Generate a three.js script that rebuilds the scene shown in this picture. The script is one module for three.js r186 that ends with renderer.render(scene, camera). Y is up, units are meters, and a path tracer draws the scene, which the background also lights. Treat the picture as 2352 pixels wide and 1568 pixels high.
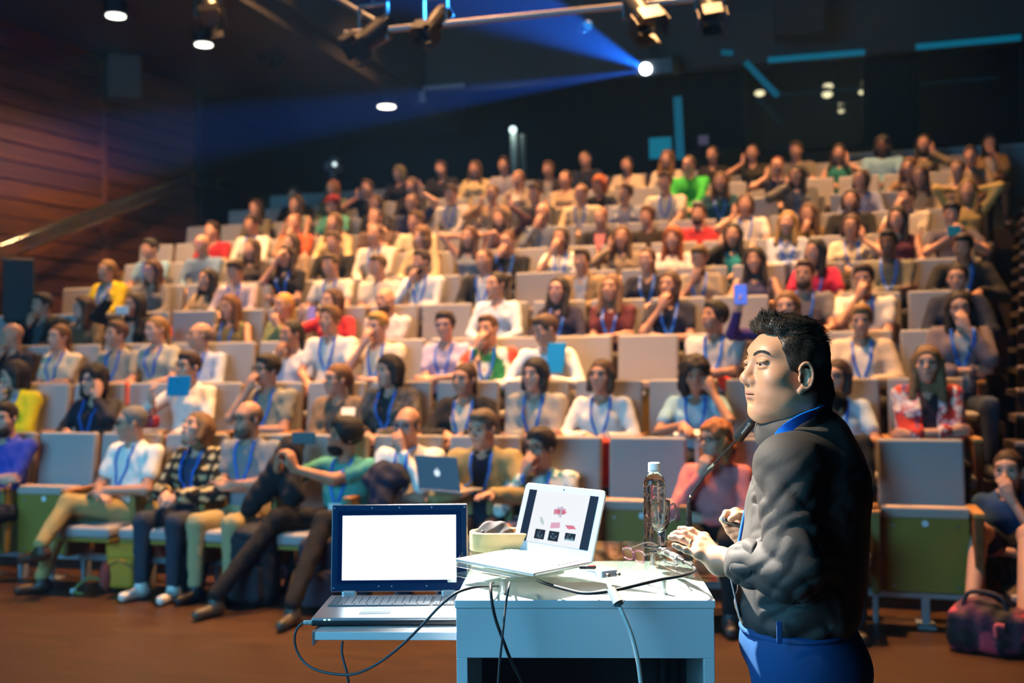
import * as THREE from 'three';
import { mergeGeometries } from 'three/addons/utils/BufferGeometryUtils.js';
import { RoundedBoxGeometry } from 'three/addons/geometries/RoundedBoxGeometry.js';
import { RectAreaLightUniformsLib } from 'three/addons/lights/RectAreaLightUniformsLib.js';

// ---------------------------------------------------------------- camera, light, exposure
const D2R = Math.PI / 180, F = 2500, CAM_H = 1.54, YAW = 16 * D2R;
const scene = new THREE.Scene();
scene.background = new THREE.Color(0.0, 0.0, 0.0);
const camera = new THREE.PerspectiveCamera(2 * Math.atan(784 / F) / D2R, 2352 / 1568, 0.05, 80);
camera.rotation.order = 'YXZ';
camera.position.set(0, CAM_H, 0);
camera.rotation.set(Math.atan(40 / F), YAW, -0.7 * D2R);
camera.updateMatrixWorld(true);
camera.focus = 2.52;
camera.userData.fStop = 2.5;
const renderer = new THREE.WebGLRenderer({ antialias: true });
renderer.toneMapping = THREE.LinearToneMapping;
renderer.toneMappingExposure = 1.0;
renderer.shadowMap.enabled = true;
RectAreaLightUniformsLib.init();
scene.fog = new THREE.FogExp2(0x74b4ff, 0.0019);

const V = (x, y, z) => new THREE.Vector3(x, y, z);
// a point given by where the photograph shows it and how far it lies along the camera's axis, or on which level or row plane
function ray(px, py) { return V((px - 1176) / F, (784 - py) / F, -1).applyQuaternion(camera.quaternion); }
function at(px, py, d) { return ray(px, py).multiplyScalar(d).add(camera.position); }
function onY(px, py, h) { const r = ray(px, py); return r.multiplyScalar((h - CAM_H) / r.y).add(camera.position); }
function onZ(px, py, z) { const r = ray(px, py); return r.multiplyScalar(z / r.z).add(camera.position); }
function onX(px, py, x) { const r = ray(px, py); return r.multiplyScalar(x / r.x).add(camera.position); }

const HALL = { house: 360, screen: 4.5, stage: 900, fill: 165, wash: 40, projector: 36000 };

// ---------------------------------------------------------------- helpers
let seed = 1234567;
function rnd() { seed = (seed + 0x6d2b79f5) | 0; let t = Math.imul(seed ^ (seed >>> 15), 1 | seed); t = (t + Math.imul(t ^ (t >>> 7), 61 | t)) ^ t; return ((t ^ (t >>> 14)) >>> 0) / 4294967296; }
const rr = (a, b) => a + (b - a) * rnd();
const taken = new Map();
function numbered(name) { const n = taken.get(name) || 0; taken.set(name, n + 1); return n ? name + '_' + String(n).padStart(3, '0') : name; }
function shade(o) { o.castShadow = true; o.receiveShadow = true; return o; }
function mesh(name, geo, mat, parent) { const m = shade(new THREE.Mesh(geo, mat)); m.name = name; if (parent) parent.add(m); return m; }
function tag(o, label, category, group, kind) { if (label) o.userData.label = label; if (category) o.userData.category = category; if (group) o.userData.group = group; if (kind) o.userData.kind = kind; return o; }
function thing(name, label, category, pos, turn = 0, group) { const g = new THREE.Group(); g.name = numbered(name); if (pos) g.position.copy(pos); g.rotation.y = turn; scene.add(g); return tag(g, label, category, group); }
function struct(name, geo, mat) { const m = mesh(numbered(name), geo, mat, scene); m.userData.kind = 'structure'; return m; }
function structGroup(name) { const g = new THREE.Group(); g.name = numbered(name); g.userData.kind = 'structure'; scene.add(g); return g; }
const mats = new Map();
function M(color, rough = 0.8, metal = 0, extra) {
  const key = JSON.stringify([color, rough, metal, extra ? Object.keys(extra).map((k) => k + (extra[k] && extra[k].uuid ? extra[k].uuid : extra[k])) : 0]);
  if (!mats.has(key)) { const m = new THREE.MeshPhysicalMaterial({ roughness: rough, metalness: metal, ...(extra || {}) }); if (Array.isArray(color)) m.color.setRGB(...color); else m.color.set(color); mats.set(key, m); }
  return mats.get(key);
}
function glow(color, k, base = 0x111111) { const m = new THREE.MeshStandardMaterial({ color: base, roughness: 0.6 }); m.emissive = Array.isArray(color) ? new THREE.Color().setRGB(...color) : new THREE.Color(color); m.emissiveIntensity = k; return m; }
function box(w, h, d, x = 0, y = 0, z = 0, r = 0, ry = 0) { const g = r ? new RoundedBoxGeometry(w, h, d, 2, Math.min(r, w / 2.02, h / 2.02, d / 2.02)) : new THREE.BoxGeometry(w, h, d); if (ry) g.rotateY(ry); g.translate(x, y, z); return g; }
function cyl(r1, r2, h, x = 0, y = 0, z = 0, seg = 20) { const g = new THREE.CylinderGeometry(r1, r2, h, seg); g.translate(x, y, z); return g; }
function merge(list) { return mergeGeometries(list.map((g) => { const n = g.index ? g.toNonIndexed() : g.clone(); for (const k of Object.keys(n.attributes)) if (!['position', 'normal', 'uv'].includes(k)) n.deleteAttribute(k); if (!n.attributes.uv) n.setAttribute('uv', new THREE.BufferAttribute(new Float32Array(n.attributes.position.count * 2), 2)); return n; })); }
function between(a, b, r1, r2 = r1, seg = 12) { const g = new THREE.CylinderGeometry(r2, r1, a.distanceTo(b), seg); g.applyMatrix4(new THREE.Matrix4().compose(a.clone().add(b).multiplyScalar(0.5), new THREE.Quaternion().setFromUnitVectors(V(0, 1, 0), b.clone().sub(a).normalize()), V(1, 1, 1))); return g; }
function tube(points, r, seg = 40, rad = 8) { return new THREE.TubeGeometry(new THREE.CatmullRomCurve3(points, false, 'centripetal'), seg, r, rad, false); }
function quadBox(pts, h) { // a slab with a four-cornered top face (points on one level, anticlockwise seen from above) and thickness h
  const y = pts[0].y, s = new THREE.Shape(pts.map((p) => new THREE.Vector2(p.x, -p.z))), g = new THREE.ExtrudeGeometry(s, { depth: h, bevelEnabled: false });
  g.rotateX(-Math.PI / 2); g.translate(0, y - h, 0); return g;
}
function canvasTex(w, h, draw, repeat) { const c = document.createElement('canvas'); c.width = w; c.height = h; draw(c.getContext('2d'), w, h); const t = new THREE.CanvasTexture(c); t.colorSpace = THREE.SRGBColorSpace; if (repeat) { t.wrapS = t.wrapT = THREE.RepeatWrapping; t.repeat.set(...repeat); } return t; }
// value noise and a wood grain, both tiling
function noiseField(n, s) { const a = []; const r0 = seed; seed = s; for (let i = 0; i < n * n; i++) a.push(rnd()); seed = r0; return (x, y) => { const i = Math.floor(x), j = Math.floor(y), u = x - i, v = y - j, g = (p, q) => a[(((q % n) + n) % n) * n + (((p % n) + n) % n)], e = u * u * (3 - 2 * u), f = v * v * (3 - 2 * v); return (g(i, j) * (1 - e) + g(i + 1, j) * e) * (1 - f) + (g(i, j + 1) * (1 - e) + g(i + 1, j + 1) * e) * f; }; }
const N1 = noiseField(64, 77), N2 = noiseField(32, 991);
function woodTex(w, h, dark, light, fx, fy) {
  const d = new Uint8Array(w * h * 4);
  for (let y = 0; y < h; y++) for (let x = 0; x < w; x++) {
    const u = x / w, v = y / h, s = 0.5 * N1(u * fx, v * 64) + 0.3 * N1(u * fx * 2 + 9, v * 128) + 0.2 * N2(u * 4, v * fy), i = (y * w + x) * 4;
    for (let c = 0; c < 3; c++) d[i + c] = dark[c] + (light[c] - dark[c]) * s;
    d[i + 3] = 255;
  }
  const t = new THREE.DataTexture(d, w, h); t.colorSpace = THREE.SRGBColorSpace; t.magFilter = THREE.LinearFilter; t.wrapS = t.wrapT = THREE.RepeatWrapping; t.needsUpdate = true; return t;
}
function grainTex(w, h, lo, hi, f) { const d = new Uint8Array(w * h * 4); for (let y = 0; y < h; y++) for (let x = 0; x < w; x++) { const s = 0.6 * N1((x / w) * f, (y / h) * f) + 0.4 * N1((x / w) * 64, (y / h) * 64), i = (y * w + x) * 4; d[i] = d[i + 1] = d[i + 2] = lo + (hi - lo) * s; d[i + 3] = 255; } const t = new THREE.DataTexture(d, w, h); t.magFilter = THREE.LinearFilter; t.wrapS = t.wrapT = THREE.RepeatWrapping; t.needsUpdate = true; return t; }

// ---------------------------------------------------------------- solids from distance fields: union of tapered capsules, ellipsoids and boxes, meshed by surface nets
// a primitive: {t:'c', a, b, ra, rb} capsule, {t:'e', c, r, q?} ellipsoid, {t:'b', c, h, r, q?} rounded box; k = softness of its join; op: 's' subtracts
function prep(p) {
  const o = { ...p, k: p.k ?? 0.02 };
  if (p.t === 'c') { o.ab = p.b.clone().sub(p.a); o.l2 = Math.max(1e-9, o.ab.lengthSq()); o.m = p.a.clone().add(p.b).multiplyScalar(0.5); o.R = Math.sqrt(o.l2) / 2 + Math.max(p.ra, p.rb); }
  if (p.t === 'e') { o.m = p.c; o.R = Math.max(...p.r); o.mn = Math.min(...p.r); }
  if (p.t === 'b') { o.m = p.c; o.R = Math.hypot(...p.h); }
  if (p.q) o.qi = p.q.clone().invert();
  return o;
}
const tv = new THREE.Vector3();
function dist(o, x, y, z) {
  if (o.t === 'c') {
    const a = o.a, ab = o.ab, px = x - a.x, py = y - a.y, pz = z - a.z;
    let h = (px * ab.x + py * ab.y + pz * ab.z) / o.l2; h = h < 0 ? 0 : h > 1 ? 1 : h;
    const dx = px - ab.x * h, dy = py - ab.y * h, dz = pz - ab.z * h;
    return Math.sqrt(dx * dx + dy * dy + dz * dz) - (o.ra + (o.rb - o.ra) * h);
  }
  let px = x - o.m.x, py = y - o.m.y, pz = z - o.m.z;
  if (o.qi) { tv.set(px, py, pz).applyQuaternion(o.qi); px = tv.x; py = tv.y; pz = tv.z; }
  if (o.t === 'e') {
    const [a, b, c] = o.r, k0 = Math.sqrt((px / a) ** 2 + (py / b) ** 2 + (pz / c) ** 2), k1 = Math.sqrt((px / (a * a)) ** 2 + (py / (b * b)) ** 2 + (pz / (c * c)) ** 2);
    return k1 < 1e-6 ? -o.mn : (k0 * (k0 - 1)) / k1;
  }
  const r = o.r || 0, qx = Math.abs(px) - o.h[0] + r, qy = Math.abs(py) - o.h[1] + r, qz = Math.abs(pz) - o.h[2] + r;
  return Math.hypot(Math.max(qx, 0), Math.max(qy, 0), Math.max(qz, 0)) + Math.min(Math.max(qx, qy, qz), 0) - r;
}
function field(prims, warp) {
  const add = prims.filter((p) => p.op !== 's').map(prep), sub = prims.filter((p) => p.op === 's').map(prep);
  const f = (x, y, z) => {
    let d = 1e3;
    for (const o of add) {
      const mx = x - o.m.x, my = y - o.m.y, mz = z - o.m.z, lim = d + o.k + o.R;
      if (lim < 0 || mx * mx + my * my + mz * mz > lim * lim) continue;
      const e = dist(o, x, y, z), k = o.k, h = k - Math.abs(d - e);
      d = Math.min(d, e) - (h > 0 ? (h * h) / (4 * k) : 0);
    }
    for (const o of sub) {
      const e = -dist(o, x, y, z), k = o.k, h = k - Math.abs(d - e);
      d = Math.max(d, e) + (h > 0 ? (h * h) / (4 * k) : 0);
    }
    return warp ? warp(x, y, z, d) : d;
  };
  f.box = new THREE.Box3();
  for (const o of add) { f.box.expandByPoint(o.m.clone().addScalar(o.R)); f.box.expandByPoint(o.m.clone().addScalar(-o.R)); }
  return f;
}
function solid(f, cell, boxIn, pad = 1.5) {
  const b = (boxIn || f.box).clone().expandByScalar(cell * pad), B = 4, ox = b.min.x, oy = b.min.y, oz = b.min.z;
  const nx = Math.ceil((b.max.x - ox) / cell / B + 0.5) * B, ny = Math.ceil((b.max.y - oy) / cell / B + 0.5) * B, nz = Math.ceil((b.max.z - oz) / cell / B + 0.5) * B;
  const v = new Float32Array(nx * ny * nz), far = B * cell * 0.87 * 1.35 + cell, live = [];
  for (let k = 0; k < nz; k += B) for (let j = 0; j < ny; j += B) for (let i = 0; i < nx; i += B) {
    const d = f(ox + (i + 1.5) * cell, oy + (j + 1.5) * cell, oz + (k + 1.5) * cell), skip = Math.abs(d) > far;
    if (!skip) live.push(i, j, k);
    for (let c = k; c < k + B; c++) for (let e = j; e < j + B; e++) { let n = (c * ny + e) * nx + i; for (let a = i; a < i + B; a++, n++) v[n] = skip ? d : f(ox + a * cell, oy + e * cell, oz + c * cell); }
  }
  const id = new Int32Array(nx * ny * nz).fill(-1), pos = [], idx = [], sx = 1, sy = nx, sz = nx * ny;
  const co = [0, sx, sy, sx + sy, sz, sx + sz, sy + sz, sx + sy + sz], ed = [[0, 1], [2, 3], [4, 5], [6, 7], [0, 2], [1, 3], [4, 6], [5, 7], [0, 4], [1, 5], [2, 6], [3, 7]];
  for (let k = 0; k < nz - 1; k++) for (let j = 0; j < ny - 1; j++) for (let i = 0; i < nx - 1; i++) {
    const n = (k * ny + j) * nx + i; let m = 0;
    for (let c = 0; c < 8; c++) if (v[n + co[c]] < 0) m |= 1 << c;
    if (m === 0 || m === 255) continue;
    let x = 0, y = 0, z = 0, t = 0;
    for (const [p, q] of ed) if (((m >> p) & 1) !== ((m >> q) & 1)) { const a = v[n + co[p]], w = a / (a - v[n + co[q]]), p0 = p & 1, p1 = (p >> 1) & 1, p2 = p >> 2; x += p0 + ((q & 1) - p0) * w; y += p1 + (((q >> 1) & 1) - p1) * w; z += p2 + ((q >> 2) - p2) * w; t++; }
    id[n] = pos.length / 3; pos.push(ox + (i + x / t) * cell, oy + (j + y / t) * cell, oz + (k + z / t) * cell);
  }
  const quad = (a, b2, c, d, flip) => { if (a < 0 || b2 < 0 || c < 0 || d < 0) return; if (flip) idx.push(a, c, b2, a, d, c); else idx.push(a, b2, c, a, c, d); };
  for (let k = 1; k < nz - 1; k++) for (let j = 1; j < ny - 1; j++) for (let i = 1; i < nx - 1; i++) {
    const n = (k * ny + j) * nx + i, s = v[n] < 0;
    if (s !== v[n + sx] < 0) quad(id[n], id[n - sy], id[n - sy - sz], id[n - sz], s === false ? false : true);
    if (s !== v[n + sy] < 0) quad(id[n], id[n - sz], id[n - sz - sx], id[n - sx], s === false ? false : true);
    if (s !== v[n + sz] < 0) quad(id[n], id[n - sx], id[n - sx - sy], id[n - sy], s === false ? false : true);
  }
  const g = new THREE.BufferGeometry();
  g.setAttribute('position', new THREE.BufferAttribute(new Float32Array(pos), 3)); g.setIndex(idx); g.computeVertexNormals();
  return g;
}
function paint(g, fn) { const p = g.attributes.position, c = new Float32Array(p.count * 3), k = new THREE.Color(); for (let i = 0; i < p.count; i++) { fn(k, p.getX(i), p.getY(i), p.getZ(i)); c.set([k.r, k.g, k.b], i * 3); } g.setAttribute('color', new THREE.BufferAttribute(c, 3)); return g; }
const cap = (a, b, ra, rb = ra, k = 0.02, op) => ({ t: 'c', a, b, ra, rb, k, op });
const ell = (c, r, k = 0.02, q, op) => ({ t: 'e', c, r, k, q, op });
const bx = (c, h, r = 0.01, k = 0.02, q, op) => ({ t: 'b', c, h, r, k, q, op });
const cut = (p) => ({ ...p, op: 's' });
// ---------------------------------------------------------------- the hall
const ROW1 = -6.81, PITCH = 0.92, RISE = 0.34, ROWS = 10;
const rowZ = (n) => ROW1 - PITCH * (n - 1), rowY = (n) => RISE * (n - 1);
const woodFloor = woodTex(512, 512, [54, 36, 21], [86, 58, 34], 6, 40); woodFloor.repeat.set(0.5, 0.5);
const wallWood = [0, 1, 2].map((i) => { const t = woodTex(512, 128, [[38, 19, 9], [43, 22, 10], [33, 16, 8]][i], [[84, 45, 20], [91, 50, 22], [75, 40, 18]][i], 5 + i, 12); return M('#ffffff', 0.45, 0, { map: t }); });
const rowWood = M('#ffffff', 0.5, 0, { map: woodTex(256, 128, [92, 50, 18], [150, 88, 34], 5, 20) });
const darkPaint = M([0.012, 0.016, 0.022], 0.85), blackPaint = M([0.005, 0.006, 0.008], 0.9), carpet = M([0.02, 0.019, 0.022], 0.95), blackMetal = M([0.02, 0.02, 0.022], 0.4, 0.3), steel = M([0.45, 0.46, 0.48], 0.35, 0.9), darkSteel = M([0.12, 0.12, 0.13], 0.4, 0.8);

{ // floor, stage, ceiling, shell
  const g = new THREE.BoxGeometry(26, 0.3, 18); g.translate(-2, -0.15, -0.4);
  const p = g.attributes.position, uv = g.attributes.uv; for (let i = 0; i < p.count; i++) uv.setXY(i, p.getX(i), p.getZ(i));
  struct('floor', g, M('#ffffff', 0.38, 0, { map: woodFloor }));
  struct('ceiling', box(28, 0.3, 30, -2, 8.25, -6.5), blackPaint);
  struct('wall_stage', box(28, 9, 0.3, -2, 4.2, 8), blackPaint);
  struct('wall_right', box(0.3, 9, 28, 4.6, 4.2, -6.2), M([0.03, 0.02, 0.015], 0.8));
  struct('wall_back', box(28, 9, 0.3, -2, 4.2, -20.2), blackPaint);
  struct('wall_outer', box(0.3, 9, 28, -11.5, 4.2, -6.2), blackPaint);
}
// tiers under the rows; the aisle edge runs outward
const aisleX = (z) => 0.92 + 0.172 * (-z - 6.81);
for (let n = 2; n <= ROWS; n++) {
  const zf = rowZ(n - 1) - 0.2, zb = n < ROWS ? rowZ(n) - 0.2 : -20, xr = aisleX(zf) + 0.02, w = xr + 11;
  const t = structGroup('tier_' + n);
  mesh('step_face', box(w, rowY(n), 0.04, xr - w / 2, rowY(n) / 2, zf - 0.02), M([0.045, 0.03, 0.02], 0.7), t);
  mesh('step_floor', box(w, 0.04, zf - zb, xr - w / 2, rowY(n) - 0.02, (zf + zb) / 2 - 0.04), carpet, t);
  mesh('step_side', box(0.04, rowY(n) - 0.05, zf - zb, xr, (rowY(n) - 0.05) / 2, (zf + zb) / 2 - 0.02), M([0.06, 0.035, 0.018], 0.6), t);
}
{ // the stair on the right, each step with its pale nosing
  const st = structGroup('stairs');
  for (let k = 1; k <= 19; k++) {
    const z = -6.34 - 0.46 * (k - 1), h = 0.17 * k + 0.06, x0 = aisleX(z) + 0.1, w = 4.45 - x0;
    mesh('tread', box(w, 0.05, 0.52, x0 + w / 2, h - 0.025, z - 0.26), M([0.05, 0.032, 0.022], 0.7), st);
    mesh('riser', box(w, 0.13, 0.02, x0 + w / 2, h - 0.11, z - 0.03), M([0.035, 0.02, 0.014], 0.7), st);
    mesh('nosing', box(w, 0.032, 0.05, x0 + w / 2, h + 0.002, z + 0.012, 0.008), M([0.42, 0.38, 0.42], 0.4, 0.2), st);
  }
}
// left wall of wide boards in two bays
{
  const w = structGroup('wall_left'); w.position.set(-9.5, 0, -5); w.rotation.y = 84 * D2R; w.updateMatrixWorld(true);
  const u = V(0.1045, 0, -0.9945), n = V(0.9945, 0, 0.1045), s = (px) => { const r = ray(px, 200), t = n.dot(w.position.clone().sub(camera.position)) / n.dot(r); return r.multiplyScalar(t).add(camera.position).sub(w.position).dot(u); };
  const s0 = -3, s1 = s(233), s2 = s(452), H = 5.42, ph = 0.215;
  mesh('backing', box(s2 - s0, H, 0.16, (s0 + s2) / 2, H / 2, -0.16), M([0.03, 0.018, 0.01], 0.8), w);
  for (const [a, b, dz] of [[s0, s1 - 0.05, 0.02], [s1 + 0.05, s2, -0.05]]) for (let i = 0; i < H / ph; i++) {
    const g = box(b - a, ph - 0.018, 0.04, 0, 0, 0, 0.006), p = g.attributes.position, uv = g.attributes.uv, o = rnd();
    for (let k = 0; k < p.count; k++) uv.setXY(k, (p.getX(k) / 2.2) + o * 7, p.getY(k) / 0.9 + o);
    const m = mesh('plank', g, wallWood[(i * 7 + (dz > 0 ? 0 : 1)) % 3], w); m.position.set((a + b) / 2, ph * (i + 0.5), dz + 0.004 * ((i * 5) % 3));
  }
  mesh('trim', box(0.1, H, 0.1, s1, H / 2, 0.0, 0.01), wallWood[1], w);
  mesh('trim', box(0.08, H, 0.2, s2 + 0.04, H / 2, -0.05, 0.01), blackPaint, w);
  // the low ceiling along that wall
  struct('ceiling_soffit', box(3.2, 0.5, 12.5, -7.6, 5.7, -11.6), M([0.007, 0.006, 0.007], 0.9));
  struct('ceiling_edge', box(0.12, 2.4, 12.5, -6.0, 6.9, -11.6), blackPaint);
}
{ // dark wall where the boards end, bulkhead, parapet, booth
  const c = at(470, 300, 15.9);
  struct('wall_corner', box(0.2, 8, 6, c.x - 0.55, 4, c.z - 2.6), blackPaint);
  struct('beam_bulkhead', box(14.5, 2.7, 0.3, -1.6, 7.12, -16.15), M([0.05, 0.055, 0.06], 0.85));
  struct('wall_parapet', box(9.2, 1.15, 0.12, -4.3, rowY(10) + 0.575, -15.72), M([0.03, 0.022, 0.02], 0.8));
  const rp = struct('wall_parapet_right', box(5.2, 1.2, 0.1, 2.9, rowY(10) + 0.6, -15.72), M([0.3, 0.4, 0.46], 0.6));
  mesh('cap', box(5.2, 0.05, 0.2, 2.9, rowY(10) + 1.22, -15.72, 0.01), M([0.4, 0.5, 0.55], 0.5), rp);
  for (const x of [0.9, 1.95, 3.0, 4.0]) mesh('panel_joint', box(0.03, 1.1, 0.02, x, rowY(10) + 0.58, -15.665), M([0.05, 0.06, 0.08], 0.6), rp);
}
// handrail climbing along the boards
{
  const a = at(-90, 612, 11.2), b = at(438, 412, 15.1), c = at(492, 418, 15.9), d = at(545, 440, 16.6);
  const t = thing('handrail', 'glossy black handrail climbing along the dark wooden wall on the left', 'handrail', a);
  const L = (p) => p.clone().sub(a), rail = M([0.012, 0.013, 0.014], 0.16, 0.0, { clearcoat: 1, clearcoatRoughness: 0.12 });
  const seg = (p, q, hgt, wid) => { const dir = q.clone().sub(p), g = box(dir.length(), hgt, wid, 0, 0, 0, 0.05); const m = new THREE.Matrix4().lookAt(V(0, 0, 0), dir, V(0, 1, 0)); g.rotateY(-Math.PI / 2); g.applyMatrix4(m); g.translate((p.x + q.x) / 2, (p.y + q.y) / 2, (p.z + q.z) / 2); return g; };
  mesh('rail', merge([seg(L(a), L(b), 0.2, 0.11), seg(L(b), L(c), 0.2, 0.11), seg(L(c), L(d), 0.2, 0.11)]), rail, t);
  for (let i = 0; i < 6; i++) { const p = L(a).lerp(L(b), (i + 0.5) / 6), q = p.clone().add(V(-0.42, -0.05, 0)); mesh('bracket', merge([between(p.clone().add(V(0, -0.11, 0)), q, 0.014), box(0.02, 0.09, 0.09, q.x, q.y, q.z, 0.006)]), darkSteel, t); }
}
// ---------------------------------------------------------------- lamps of the hall
function spot(parent, pos, aim, color, cd, angle, pen, rad) { const l = new THREE.SpotLight(color, cd, 0, angle, pen, 2); l.castShadow = true; l.shadow.radius = rad / 0.02; l.position.copy(pos); l.target.position.copy(aim); parent.add(l, l.target); l.name = 'lamp'; return l; }
const WARM = new THREE.Color().setRGB(1, 0.52, 0.2), HOUSE = new THREE.Color().setRGB(1, 0.50, 0.19), COOL = new THREE.Color().setRGB(0.86, 0.95, 1);
// round downlights near the boards and one further back
const downGlow = glow([1, 0.98, 0.86], 5);
for (const [px, py, h, r, label] of [[266, 38, 5.3, 0.1, 'bright round downlight nearest the upper left corner, above the wooden wall'], [468, 104, 5.3, 0.1, 'bright round downlight above the end of the wooden wall with a small stem over it'], [888, 246, 5.3, 0.13, 'bright round downlight far back under the dark bulkhead, left of the blue beam']]) {
  const p = onY(px, py, h), t = thing('ceiling_lamp', label, 'lamp', p);
  mesh('housing', merge([cyl(r + 0.02, r + 0.03, 0.16, 0, 0.09, 0, 24), cyl(0.012, 0.012, 0.3, 0, 0.3, 0, 8)]), blackMetal, t);
  mesh('lamp_face', cyl(r, r, 0.012, 0, 0.004, 0, 24), downGlow, t);
  if (px < 500) spot(t, V(0, -0.03, 0), V(-0.5, -4, 0), WARM, HALL.wash * 1.6, 1.15, 0.9, 0.1);
}
// house lights over the seats, out of the frame above
{
  let i = 0;
  for (const z of [-7.6, -10.6, -13.6]) for (const x of [-6.2, -3.6, -1.0]) {
    const xx = x + (z < -9 ? 0.9 : 0) + (z < -12 ? 0.5 : 0);
    const t = thing('house_lamp', `warm house lamp on the ceiling over the seats, ${['near', 'middle', 'far'][Math.floor(i / 3)]} row, ${['left', 'centre', 'right'][i % 3]} one`, 'lamp', V(xx, 7.95, z)); i++;
    mesh('housing', cyl(0.17, 0.19, 0.3, 0, 0.02, 0, 20), blackMetal, t);
    mesh('lamp_face', cyl(0.15, 0.15, 0.01, 0, -0.135, 0, 20), glow([1, 0.62, 0.3], 3), t);
    spot(t, V(0, -0.16, 0), V(0.05, -7, 0.5), HOUSE, HALL.house * (z < -12 ? 0.72 : z < -9 ? 0.95 : 1.05), 0.66, 0.75, 0.16);
  }
}
// the projection screen behind the camera
{
  const t = thing('projection_screen', 'large bright blue projection screen on the stage wall that the audience faces', 'screen', V(-5.3, 0.6, 1.3));
  mesh('screen_face', box(6.2, 3.6, 0.02, 0, 2.4, 0), glow([0.16, 0.62, 1], HALL.screen), t);
  mesh('screen_frame', merge([box(6.44, 0.12, 0.06, 0, 4.27, 0.01), box(6.44, 0.12, 0.06, 0, 0.53, 0.01), box(0.12, 3.6, 0.06, -3.16, 2.4, 0.01), box(0.12, 3.6, 0.06, 3.16, 2.4, 0.01), box(0.1, 0.6, 0.1, -2.2, 0.0, 0.05), box(0.1, 0.6, 0.1, 2.2, 0.0, 0.05), box(0.1, 0.04, 1.2, -2.2, -0.56, 0.05), box(0.1, 0.04, 1.2, 2.2, -0.56, 0.05), box(0.1, 0.9, 0.1, -2.2, -0.13, 0.05), box(0.1, 0.9, 0.1, 2.2, -0.13, 0.05)]), blackMetal, t);
  const l = new THREE.RectAreaLight(new THREE.Color().setRGB(0.16, 0.62, 1), HALL.screen, 6.2, 3.6); l.position.set(0, 2.4, -0.03); t.add(l); l.name = 'screen_lamp';
}
// projector with its visible beam
{
  const p = onZ(1482, 158, -15.4), t = thing('projector', 'projector hanging at the back wall with a dazzling white lens', 'projector', p);
  const cx = camera.position.clone(), R = V(Math.cos(YAW), 0, -Math.sin(YAW)), up = V(0, 1, 0);
  const aim = (X, y) => cx.clone().addScaledVector(R, X).addScaledVector(up, y).sub(p), lens = aim(-4.5, 0.4).normalize();
  const q = new THREE.Quaternion().setFromUnitVectors(V(0, 0, 1), lens);
  const parts = (g) => g.applyQuaternion(q);
  mesh('casing', parts(box(0.6, 0.26, 0.55, 0.1, 0.02, -0.33, 0.03)), blackMetal, t);
  mesh('lens_lamp', parts(cyl(0.075, 0.075, 0.03, 0, 0, 0, 24).rotateX(Math.PI / 2).translate(0, 0, -0.02)), glow([0.75, 0.9, 1], 30), t);
  mesh('mount', merge([cyl(0.02, 0.02, 0.9, 0.05, 0.6, -0.3, 10), box(0.2, 0.02, 0.2, 0.05, 0.16, -0.3)]), blackMetal, t);
  const blue = new THREE.Color().setRGB(0.03, 0.3, 1);
  spot(t, V(0, 0, 0).addScaledVector(lens, 0.03), aim(-3.4, 1.7), blue, HALL.projector, 0.058, 0.35, 0.02);
  spot(t, V(0, -0.02, 0).addScaledVector(lens, 0.03), aim(-4.6, -0.6), blue, HALL.projector * 1.1, 0.02, 0.3, 0.02);
  spot(t, V(0, 0.02, 0).addScaledVector(lens, 0.03), aim(-2.6, 1.9), blue, HALL.projector * 1.6, 0.014, 0.5, 0.02);
}
// ---------------------------------------------------------------- people of the audience
const SKIN = [[0.56, 0.30, 0.215], [0.50, 0.255, 0.17], [0.40, 0.19, 0.115], [0.13, 0.062, 0.04]].map((c) => M(c, 0.55, 0, { sheen: 0.2 }));
const clothMat = (c) => M(c, 0.92), hairMat = (c) => M(c, 0.72);
const eyeMat = M('#16110f', 0.25), lipMat = M([0.36, 0.13, 0.11], 0.5), lanyardMat = M([0.005, 0.13, 0.62], 0.45), badgeMat = M('#e8e6df', 0.5);
const eyeGeo = new THREE.SphereGeometry(0.0105, 10, 8).scale(1.35, 0.75, 0.6), lipGeo = new THREE.SphereGeometry(0.02, 12, 8).scale(1.15, 0.32, 0.4), browGeo = new THREE.CapsuleGeometry(0.0038, 0.028, 3, 6).rotateZ(Math.PI / 2);
const glassGeo = merge([-1, 1].flatMap((s) => [new THREE.TorusGeometry(0.022, 0.0028, 6, 18).scale(1.1, 0.85, 1).translate(s * 0.033, 0.011, 0.098), between(V(s * 0.056, 0.013, 0.1), V(s * 0.077, 0.01, 0.0), 0.0025)]).concat([between(V(-0.01, 0.014, 0.099), V(0.01, 0.014, 0.099), 0.0025)]));
// swings of an arm: shoulder, wrist and the side the elbow goes to
function elbow(s, w, pole, l1 = 0.285, l2 = 0.255) {
  const d = w.clone().sub(s); let L = d.length(); const mx = (l1 + l2) * 0.985; if (L > mx) { w.copy(s).addScaledVector(d, mx / L); d.copy(w).sub(s); L = mx; }
  const u = d.clone().divideScalar(L), a = (l1 * l1 - l2 * l2 + L * L) / (2 * L), h = Math.sqrt(Math.max(0, l1 * l1 - a * a)), n = pole.clone().addScaledVector(u, -pole.dot(u)).normalize();
  return s.clone().addScaledVector(u, a).addScaledVector(n, h);
}
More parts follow.
